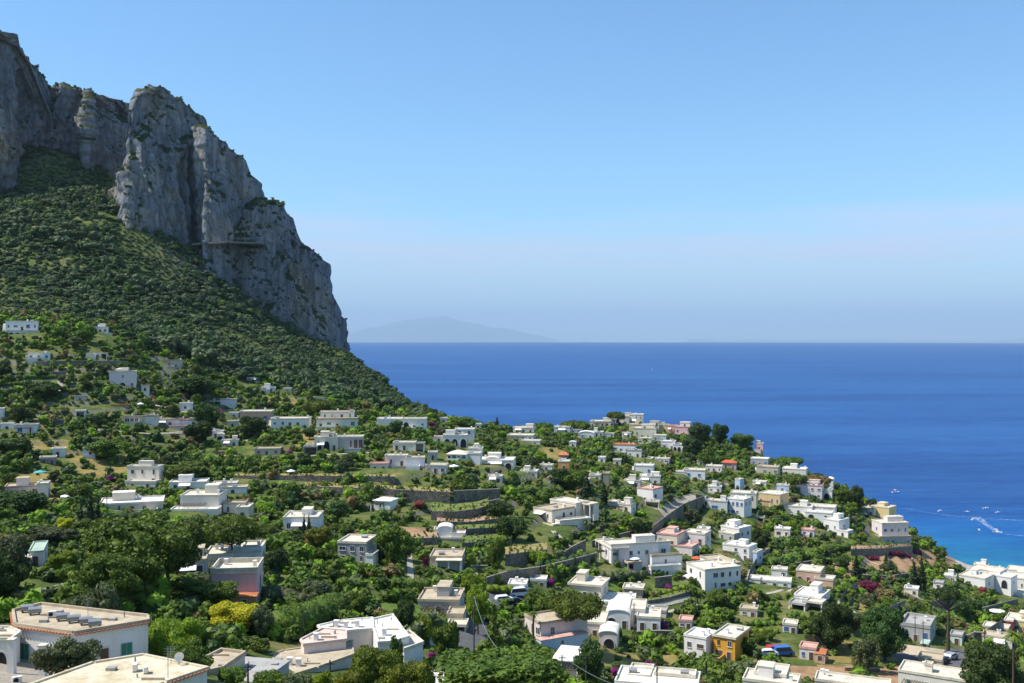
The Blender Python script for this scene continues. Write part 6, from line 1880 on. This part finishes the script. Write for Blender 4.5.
# ================================================================== trees and shrubs between the houses
INVH = [(np.array(m), a, b_, c, d) for m, a, b_, c, d in HOUSES]


def free(x, y, z, r):
    for m, x0, x1, y0, y1 in INVH:
        lx = m[0, 0] * x + m[0, 1] * y + m[0, 2] * z + m[0, 3]; ly = m[1, 0] * x + m[1, 1] * y + m[1, 2] * z + m[1, 3]
        if x0 - r < lx < x1 + r and y0 - r < ly < y1 + r: return False
    return True


RA = np.array(RECTS + KEEP)
KEEPOFF = [[(455,606),(487,602),(490,650),(452,652)], [(880,650),(965,646),(970,668),(930,670)], [(650,528),(712,494),(704,490),(690,492),(645,525)], [(430,500),(505,500),(512,545),(460,545),(430,525)], [(505,545),(550,545),(550,565),(505,567)], [(762,646),(792,646),(792,660),(762,660)], [(490,586),(530,586),(530,606),(490,606)],
           [(-10,625),(150,622),(165,730),(-10,730)], [(862,553),(928,549),(928,562),(862,566)]]


def visible_ok(px, pt, pb, hw, d, slack=.3):
    """does a plant at this place leave the houses behind it in view?"""
    m = (RA[:, 4] > d - 1) & (RA[:, 0] < px + hw * .8) & (RA[:, 1] > px - hw * .8) & (RA[:, 2] < pb) & (RA[:, 3] > pt)
    if not m.any(): return True
    q = RA[m]
    return bool(np.all(pt > q[:, 3] - slack * (q[:, 3] - q[:, 2])))


for (wx, wy, bk) in WALL_BOX: pass
WB = np.array(WALL_BOX)


def on_terrace(x, y):
    d = np.hypot(x, y)
    q = np.hypot(WB[:, 0], WB[:, 1])
    ca = (WB[:, 0] * x + WB[:, 1] * y) / (q * d)
    lat = d * np.sqrt(np.maximum(0, 1 - ca ** 2))
    return bool(np.any((lat < 5) & (d > q - 1.5) & (d < q + WB[:, 2] + .5) & (ca > .9)))


def scatter(n, rmin, rmax, gap, seed, ylim=(335, 680), size=None, grid=None):
    rng = np.random.default_rng(seed); out = []
    tries = 0
    while len(out) < n and tries < 60:
        tries += 1
        X = rng.uniform(-330, 270, 3000); Y = rng.uniform(100, 690, 3000)
        Z = ground(X, Y)
        PX, PY, D = proj(X, Y, Z)
        for x, y, z, px, py, d in zip(X, Y, Z, PX, PY, D):
            if z < 6 or not (-12 < px < 1036) or not (ylim[0] < py < ylim[1]): continue
            if FOREST_EDGE(px, py): continue
            out.append((x, y, z, px, py, d))
            if len(out) >= n: break
    return out


FPOLY = [(-60,190),(18,125),(62,130),(104,160),(120,215),(185,250),(250,298),(330,338),(356,340),(440,408),(425,419),(380,411),(330,400),(300,392),(250,380),(215,372),(165,352),(130,345),(112,326),(40,316),(0,316),(-60,316)]


def FOREST_EDGE(px, py): return bool(inpoly(px, py, FPOLY))


SHADES = [('holm', 'dark green', 34), ('mid', 'mid green', 38), ('olive', 'grey-green', 16), ('lime', 'light green', 9), ('dry', 'brownish', 3)]
placed = []
for (cx, yt, yb, hw, d) in TREES: placed.append((cx, yb, d))
labels_used = {}
REFS_A = [(r, px, py, d, w) for r, px, py, d, w in REFS]
cand = scatter(9000, 0, 0, 0, 5)
rng = random.Random(3)
NT = 0
taken = []
NMAX = 300 - sum(1 for o in bpy.data.objects if o.name.startswith('broadleaf_tree'))
for (x, y, z, px, py, d) in cand:
    if NT >= NMAX: break
    s = d / F
    # more trees where they show larger, fewer among the far ridge
    if rng.random() > min(1.0, (330 / d) ** 1.2): continue
    r = rng.choice((1.5, 1.9, 2.2, 2.6, 3.0, 3.5)) * (0.8 if d < 150 else 1.0); h = r * rng.uniform(1.35, 2.1)
    hw = r / s; pt = py - h / s
    if any(inpoly(px, py, k) for k in KEEPOFF): continue
    if on_terrace(x, y) and rng.random() < .85: continue
    if not free(x, y, z, r * .75): continue
    if not visible_ok(px, pt, py, hw, d): continue
    if any((x - a) ** 2 + (y - b_) ** 2 < (r + c) ** 2 * .55 for a, b_, c in taken): continue
    k = rng.choices(range(5), [q[2] for q in SHADES])[0]
    mat, word, _ = SHADES[k]
    size = 'small' if r < 1.8 else ('tall' if h > 5.6 else 'round')
    # where it stands, told by a house one can find
    near = sorted(REFS_A, key=lambda q: math.hypot((q[1] - px), (q[2] - py) * 1.6) + abs(q[3] - d) * .15)[:5]
    label = None
    for ordw in ('', 'second ', 'third ', 'fourth ', 'fifth ', 'sixth ', 'seventh ', 'eighth '):
        for (rf, qx, qy, qd, qw) in near:
            dx, dy = px - qx, py - qy
            rel = 'left of' if dx < -qw * .5 else ('right of' if dx > qw * .5 else ('below' if dy > 0 else 'above'))
            cnd = f"{ordw}{size} {word} tree {rel} the {rf}"
            if len(cnd.split()) <= 16 and cnd not in labels_used:
                label = cnd; break
        if label: break
    if label is None: continue
    labels_used[label] = 1
    fine = 3 if d < 130 else (2 if d < 260 else 1)
    o = plant('round', (x, y, z), r, h, mat, rng.choice((.08, .15, .25)), min(fine, 2))
    tag(o, label, 'tree', 'trees among the houses')
    taken.append((x, y, r)); NT += 1
print('scattered trees', NT)

# footpaths and steps between the gardens
PATHPTS = []
M['paving'] = ground_material('pale_path_stone', [(0.3, (0.30, 0.26, 0.20)), (0.5, (0.45, 0.40, 0.32)), (0.7, (0.36, 0.28, 0.18))], 0.8, False)
for ln, wd_ in [([(553,531),(562,542),(575,549)], .8), ([(748,582),(752,570),(768,549)], .8), ([(408,545),(411,575),(409,592)], .7), ([(655,545),(645,556),(640,562)], .8), ([(905,592),(931,603),(950,613),(985,641)], .7), ([(0,599),(40,592),(62,586),(78,580)], .8),
                ([(20,503),(60,520),(100,527)], .6), ([(180,440),(230,446),(262,436)], .7), ([(300,456),(345,454),(385,452)], .7), ([(470,566),(480,585),(486,600)], .9), ([(600,602),(650,607),(692,598)], .7), ([(835,600),(852,612),(870,627)], .7), ([(740,598),(790,590),(842,580)], .6), ([(430,432),(450,435),(470,437)], .8),
                ([(560,475),(610,470),(662,489)], .7), ([(700,480),(760,489),(802,501)], .7), ([(60,378),(62,392),(40,400)], 1.0), ([(140,400),(180,412),(230,411)], .8), ([(640,620),(672,611),(700,604)], .6), ([(850,548),(870,562),(905,573)], .6), ([(580,500),(605,497),(636,505)], .6), ([(95,430),(150,434),(200,432)], .6)]:
    P = []
    for i in range(len(ln) - 1):
        k = max(2, int(math.hypot(ln[i + 1][0] - ln[i][0], ln[i + 1][1] - ln[i][1]) / 3))
        for j in range(k): P.append((ln[i][0] + (ln[i + 1][0] - ln[i][0]) * j / k, ln[i][1] + (ln[i + 1][1] - ln[i][1]) * j / k))
    P.append(ln[-1])
    q = np.array([hit(*p)[:2] for p in P])
    for _ in range(4): q[1:-1] = (q[:-2] + 2 * q[1:-1] + q[2:]) / 4
    st_ = np.concatenate([[0], np.cumsum(np.linalg.norm(np.diff(q, axis=0), axis=1))]); m_ = max(3, int(st_[-1] / 1.2))
    tt_ = np.linspace(0, st_[-1], m_); q = np.stack([np.interp(tt_, st_, q[:, 0]), np.interp(tt_, st_, q[:, 1])], -1)
    d_ = np.gradient(q, axis=0); d_ /= np.linalg.norm(d_, axis=1, keepdims=True) + 1e-9; nn_ = np.stack([-d_[:, 1], d_[:, 0]], -1)
    cols_ = [q + nn_ * wd_ * s_ for s_ in (-1, -.33, .33, 1)]
    V = np.concatenate([np.stack([c_[:, 0], c_[:, 1], ground(c_[:, 0], c_[:, 1]) + .10], -1) for c_ in cols_]); Q = [(a * m_ + i, a * m_ + i + 1, (a + 1) * m_ + i + 1, (a + 1) * m_ + i) for a in range(3) for i in range(m_ - 1)]
    struct(link('path', mesh_np('path', V, [np.array(Q)], M['paving'])))
    PATHPTS += [tuple(p) for p in q]
PP = np.array(PATHPTS)


# undergrowth nobody could count
def mass(name, pts, protos, mats, weights, seed):
    """pts: x, y, z, rx, rz -> one mesh of leaf clumps"""
    rng = np.random.default_rng(seed)
    Vs, Qs, Ts, MQ, MT = [], [], [], [], []
    off = 0
    mi = rng.choice(len(mats), size=len(pts), p=np.array(weights) / np.sum(weights))
    pk = rng.integers(0, len(protos), len(pts)); an = rng.uniform(0, 6.283, len(pts))
    for (x, y, z, r, h), m, k, a in zip(pts, mi, pk, an):
        V, Q, T_ = protos[k]
        c, s = math.cos(a), math.sin(a)
        P = np.empty_like(V)
        P[:, 0] = (V[:, 0] * c - V[:, 1] * s) * r + x; P[:, 1] = (V[:, 0] * s + V[:, 1] * c) * r + y; P[:, 2] = V[:, 2] * h + z
        Vs.append(P); Qs.append(Q + off); Ts.append(T_ + off); MQ.append(np.full(len(Q), m)); MT.append(np.full(len(T_), m)); off += len(V)
    me = mesh_np(name, np.concatenate(Vs), [np.concatenate(Qs), np.concatenate(Ts)], mats, False, np.concatenate(MQ + MT))
    o = link(name, me); struct(o, 'stuff')
    return o


def protos(n, k, leaf, seed, lob=4, ico=None, flat=.8):
    out = []
    for i in range(k):
        r = np.random.default_rng(seed + i)
        out.append(cloud(r, round_lobes(r, lob, .5, (.4, .62), flat), n, leaf, 1.0, .82, ico))
    return out


rng = np.random.default_rng(21)
pts_near, pts_far = [], []
G = 2.35
for gy_ in np.arange(95, 690, G):
    for gx_ in np.arange(-330, 270, G):
        x, y = gx_ + rng.uniform(-G, G) * .6, gy_ + rng.uniform(-G, G) * .6
        px, py = 512 + F * x / y, 0
        if not -14 < px < 1038: continue
        pts_near.append((x, y))
XY = np.array(pts_near); ZZ = ground(XY[:, 0], XY[:, 1]); PX, PY, D = proj(XY[:, 0], XY[:, 1], ZZ)
dens = noise3(XY[:, 0] / 22, XY[:, 1] / 22, 0, 61) + .5 * noise3(XY[:, 0] / 7, XY[:, 1] / 7, 0, 62)
bushes = []
plot_open = np.zeros(len(XY), bool)
for slot, poly in PLOTS: plot_open |= inpoly(PX, PY, poly)
infor = inpoly(PX, PY, FPOLY)
for i in range(len(XY)):
    x, y = XY[i]; z = ZZ[i]; px, py, d = PX[i], PY[i], D[i]
    if z < 4.5 or infor[i] or py > 700: continue
    if dens[i] < -.72 or (plot_open[i] and rng.random() < .78): continue
    fr_ = z / STEP + .5 * float(noise3(x / 60, y / 60, 0, 5)); fr_ -= math.floor(fr_)
    if 225 < d < 500 and .03 < fr_ < .19 and rng.random() < .72: continue
    big = rng.random()
    r = rng.uniform(.6, 1.4) if big < .72 else rng.uniform(1.5, 2.5)
    if d > 420: r *= 1.15
    h = r * rng.uniform(.75, 1.25)
    s = d / F
    if any(inpoly(px, py, k) for k in KEEPOFF): continue
    if on_terrace(x, y) and rng.random() < .62: continue
    if not free(x, y, z, r * .8): continue
    if not visible_ok(px, py - h * 1.6 / s, py, r / s, d, .42): continue
    if np.min((PP[:, 0] - x) ** 2 + (PP[:, 1] - y) ** 2) < (r * .6 + .8) ** 2: continue
    bushes.append((x, y, z - .15, r, h))
print('bushes', len(bushes))
mass('shrubs', bushes, protos(60, 6, .28, 300, 3), [M['bushes'], M['holm'], M['olive'], M['lime'], M['dry'], M['mid']], [46, 13, 13, 14, 6, 22], 31)

mass('weeds', WEEDS, protos(16, 4, .4, 900, 2), [M['bushes'], M['dry'], M['mid']], [50, 20, 30], 35)

# the wood on the mountain side
G = 3.0
wood = []
for gy_ in np.arange(400, 860, G):
    for gx_ in np.arange(-560, -30, G):
        wood.append((gx_ + rng.uniform(-G, G) * .55, gy_ + rng.uniform(-G, G) * .55))
XY = np.array(wood); ZZ = ground(XY[:, 0], XY[:, 1]); PX, PY, D = proj(XY[:, 0], XY[:, 1], ZZ)
ok = inpoly(PX, PY, FPOLY) & (PX > -40) & (rng.random(len(XY)) < .80 + .3 * noise3(XY[:, 0] / 16, XY[:, 1] / 16, 0, 72))
cl = noise3(XY[:, 0] / 40, XY[:, 1] / 40, 0, 71)
wood = [(x, y, z - .6, (1.2 + 3.6 * rng.random() ** 2.6 * (1.2 + c)), (.7 + 2.5 * rng.random() ** 2.2 * (1.2 + c))) for (x, y), z, c, k in zip(XY, ZZ, cl, ok) if k]
print('wood', len(wood))
mass('forest', wood, protos(120, 6, .17, 500, 5), [M['macchia'], M['holm'], M['olive'], M['bushes']], [62, 20, 12, 6], 32)

# bushes that cling to the cliffs
cs = []
for P, N, sd_ in CLIFF_PTS:
    m = np.nonzero(((N[:, 2] > .50) & (rng.random(len(P)) < .10)) | ((sd_ == 4) & (N[:, 2] > .22) & (rng.random(len(P)) < .05) & (noise3(P[:, 0] / 22, P[:, 1] / 22, P[:, 2] / 30, 81) > .05)))[0]
    for i in m:
        r = rng.uniform(.8, 2.0); cs.append((P[i, 0], P[i, 1], P[i, 2] - r * .5, r, r * rng.uniform(.6, 1.0)))
print('cliff shrubs', len(cs))
mass('cliff_shrubs', cs, protos(40, 4, .3, 700, 3), [M['macchia'], M['holm']], [70, 30], 33)
for cx, yb, w, lb in [(262, 208, 9, 'small pine perched on the cliff edge, left'), (271, 205, 11, 'wide flat pine perched on the cliff edge, right'), (124, 111, 4, 'tiny tree leaning from the notch beside the rock tower')]:
    d = {262: 738, 271: 742, 124: 812}[cx]
    p = unproj(cx, yb, d)
    o = plant('umbrella', (p[0], p[1], p[2] - 2), w / 2 * d / F, 6.5, 'holm', .45, 1)
    tag(o, lb, 'pine', 'pines on the cliff edge')
# ------------------------------------------------------------------ far islands
def island(name, prof, dist, label):
    """a mountain island far beyond the horizon: ridge line with slopes falling to both sides"""
    prof = np.array(prof, float)
    px = np.linspace(prof[0, 0], prof[-1, 0], 220)
    py = np.interp(px, prof[:, 0], prof[:, 1])
    x = (px - 512) / F * dist
    zt = CAMZ + ((341.5 - py) / F - PITCH) * dist
    zb = -(dist ** 2) / (2 * EARTH) - 60
    rows = np.linspace(-1, 1, 41)
    X = np.repeat(x[None], 41, 0); h = (zt - zb)
    Y = dist + rows[:, None] * (600 + 4.0 * h[None])
    Z = zb + h[None] * (1 - np.abs(rows[:, None]) ** 0.85)
    Z = Z + (0.10 * h[None]) * fbm(X / 1600, Y / 1600, 0, 4, 77) * (1 - np.abs(rows[:, None]))
    V = np.stack([X, Y, Z], -1).reshape(-1, 3)
    idx = np.arange(V.shape[0]).reshape(X.shape)
    q = np.stack([idx[:-1, :-1], idx[:-1, 1:], idx[1:, 1:], idx[1:, :-1]], -1).reshape(-1, 4)
    o = link(name, mesh_np(name, V, [q], M['isle'], True))
    struct(o)


M['isle'] = ground_material('far_island_land', [(0.3, (0.04, 0.06, 0.03)), (0.6, (0.09, 0.10, 0.06)), (0.8, (0.16, 0.14, 0.10))], 0.0012, False)
island('hills', [(325,345),(345,336),(365,329),(385,325),(405,320),(420,319),(432,317.5),(443,316),(452,318),(465,321),(485,326),(510,330),(535,335),(556,340),(575,346)], 95000, '')
island('hills', [(570,346),(580,341),(588,341),(598,346)], 97000, '')
island('hills', [(672,346),(690,339.5),(705,339),(720,341),(740,340),(752,339),(770,340.5),(800,340),(830,340.5),(862,339.5),(878,339),(900,341),(940,341),(990,340.5),(1015,339),(1040,337),(1080,337)], 99000, '')

# ------------------------------------------------------------------ air, sky, sun
def build_air():
    mb = MB().box(-110000, 110000, -2000, 125000, -2900, 2900)
    m = bpy.data.materials.new('haze'); m.use_nodes = True
    nt = m.node_tree
    for n in list(nt.nodes): nt.nodes.remove(n)
    out = nt.nodes.new('ShaderNodeOutputMaterial')
    v = nt.nodes.new('ShaderNodeVolumePrincipled')
    v.inputs['Color'].default_value = HAZE_COL + (1,)
    v.inputs['Density'].default_value = HAZE_D
    v.inputs['Anisotropy'].default_value = 0.0
    nt.links.new(v.outputs[0], out.inputs['Volume'])
    o = mb.build('haze', m)
    struct(o, 'stuff')


HAZE_D = 2.7e-5
HAZE_COL = (0.58, 0.79, 1.0)
build_air()

SUN_AZ, SUN_EL = rad(-96), rad(55)
sv = Vector((math.sin(SUN_AZ) * math.cos(SUN_EL), math.cos(SUN_AZ) * math.cos(SUN_EL), math.sin(SUN_EL)))
sl = bpy.data.lights.new('sun', 'SUN'); sl.energy = 4.8; sl.angle = rad(0.53); sl.color = (1.0, 0.955, 0.885)
so = bpy.data.objects.new('sun', sl); COL.objects.link(so)
so.rotation_euler = (-sv).to_track_quat('-Z', 'Y').to_euler(); so.location = (-300, 100, 600)

wd = bpy.data.worlds.new('World'); SC.world = wd; wd.use_nodes = True
nt = wd.node_tree
for n in list(nt.nodes): nt.nodes.remove(n)
out = nt.nodes.new('ShaderNodeOutputWorld'); bg = nt.nodes.new('ShaderNodeBackground')
sky = nt.nodes.new('ShaderNodeTexSky'); sky.sky_type = 'NISHITA'; sky.sun_disc = False
sky.sun_elevation = SUN_EL; sky.sun_rotation = SUN_AZ
sky.altitude = 100; sky.air_density = 1.0; sky.dust_density = 0.2; sky.ozone_density = 1.6
# thin high cloud: streaks of cirrus low in the sky
tc = nt.nodes.new('ShaderNodeTexCoord')
sp = nt.nodes.new('ShaderNodeSeparateXYZ'); nt.links.new(tc.outputs['Generated'], sp.inputs[0])
vm = nt.nodes.new('ShaderNodeVectorMath'); vm.operation = 'MULTIPLY'; vm.inputs[1].default_value = (2.4, 2.4, 17.0); nt.links.new(tc.outputs['Generated'], vm.inputs[0])
cn = nt.nodes.new('ShaderNodeTexNoise'); cn.inputs['Scale'].default_value = 1.0; cn.inputs['Detail'].default_value = 6; cn.inputs['Roughness'].default_value = 0.55; cn.inputs['Distortion'].default_value = 0.3
nt.links.new(vm.outputs[0], cn.inputs['Vector'])
edge = mathn(nt, 'ADD', sp.outputs[2], mathn(nt, 'MULTIPLY', mathn(nt, 'SUBTRACT', cn.outputs['Fac'], 0.5), 0.12))
band = ramp(nt, edge, [(0.0, (0.35, 0.35, 0.35)), (0.045, (0.6, 0.6, 0.6)), (0.092, (1.0, 1.0, 1.0)), (0.108, (0.5, 0.5, 0.5)), (0.13, (0, 0, 0))])
vm2 = nt.nodes.new('ShaderNodeVectorMath'); vm2.operation = 'MULTIPLY'; vm2.inputs[1].default_value = (6, 6, 60.0); nt.links.new(tc.outputs['Generated'], vm2.inputs[0])
cn2 = nt.nodes.new('ShaderNodeTexNoise'); cn2.inputs['Scale'].default_value = 1.0; cn2.inputs['Detail'].default_value = 6
nt.links.new(vm2.outputs[0], cn2.inputs['Vector'])
tex = ramp(nt, cn2.outputs['Fac'], [(0.3, (0.4, 0.4, 0.4)), (0.68, (1, 1, 1))])
cf = mathn(nt, 'MULTIPLY', mathn(nt, 'MULTIPLY', band, tex), CLOUD_AMT if 'CLOUD_AMT' in globals() else 0.82)
tint = mix(nt, 1.0, sky.outputs[0], (0.71, 1.0, 1.16), 'MULTIPLY')   # the clean blue of a dry summer noon
skyc = mix(nt, cf, tint, (5.1, 4.95, 6.3))
nt.links.new(skyc, bg.inputs[0]); bg.inputs[1].default_value = 0.125
nt.links.new(bg.outputs[0], out.inputs[0])

cam = bpy.data.cameras.new('camera'); co = bpy.data.objects.new('camera', cam); COL.objects.link(co)
cam.sensor_width = 36; cam.lens = 36 * F / W; cam.clip_start = 1; cam.clip_end = 200000
co.location = (0, 0, CAMZ); co.rotation_euler = (math.pi / 2 - PITCH, 0, 0)
SC.camera = co
SC.view_settings.view_transform = 'Standard'; SC.view_settings.look = 'None'; SC.view_settings.exposure = 0.42; SC.view_settings.gamma = 1.0
SC.view_settings.use_curve_mapping = False
SC.render.engine = 'CYCLES'
cy = SC.cycles
cy.max_bounces = 5; cy.diffuse_bounces = 2; cy.glossy_bounces = 2; cy.transmission_bounces = 2; cy.volume_bounces = 0; cy.transparent_max_bounces = 6
cy.caustics_reflective = False; cy.caustics_refractive = False
cy.use_denoising = True
try:
    cy.denoiser = 'OPENIMAGEDENOISE'
except Exception:
    pass
cy.use_adaptive_sampling = False
SC.render.use_persistent_data = False
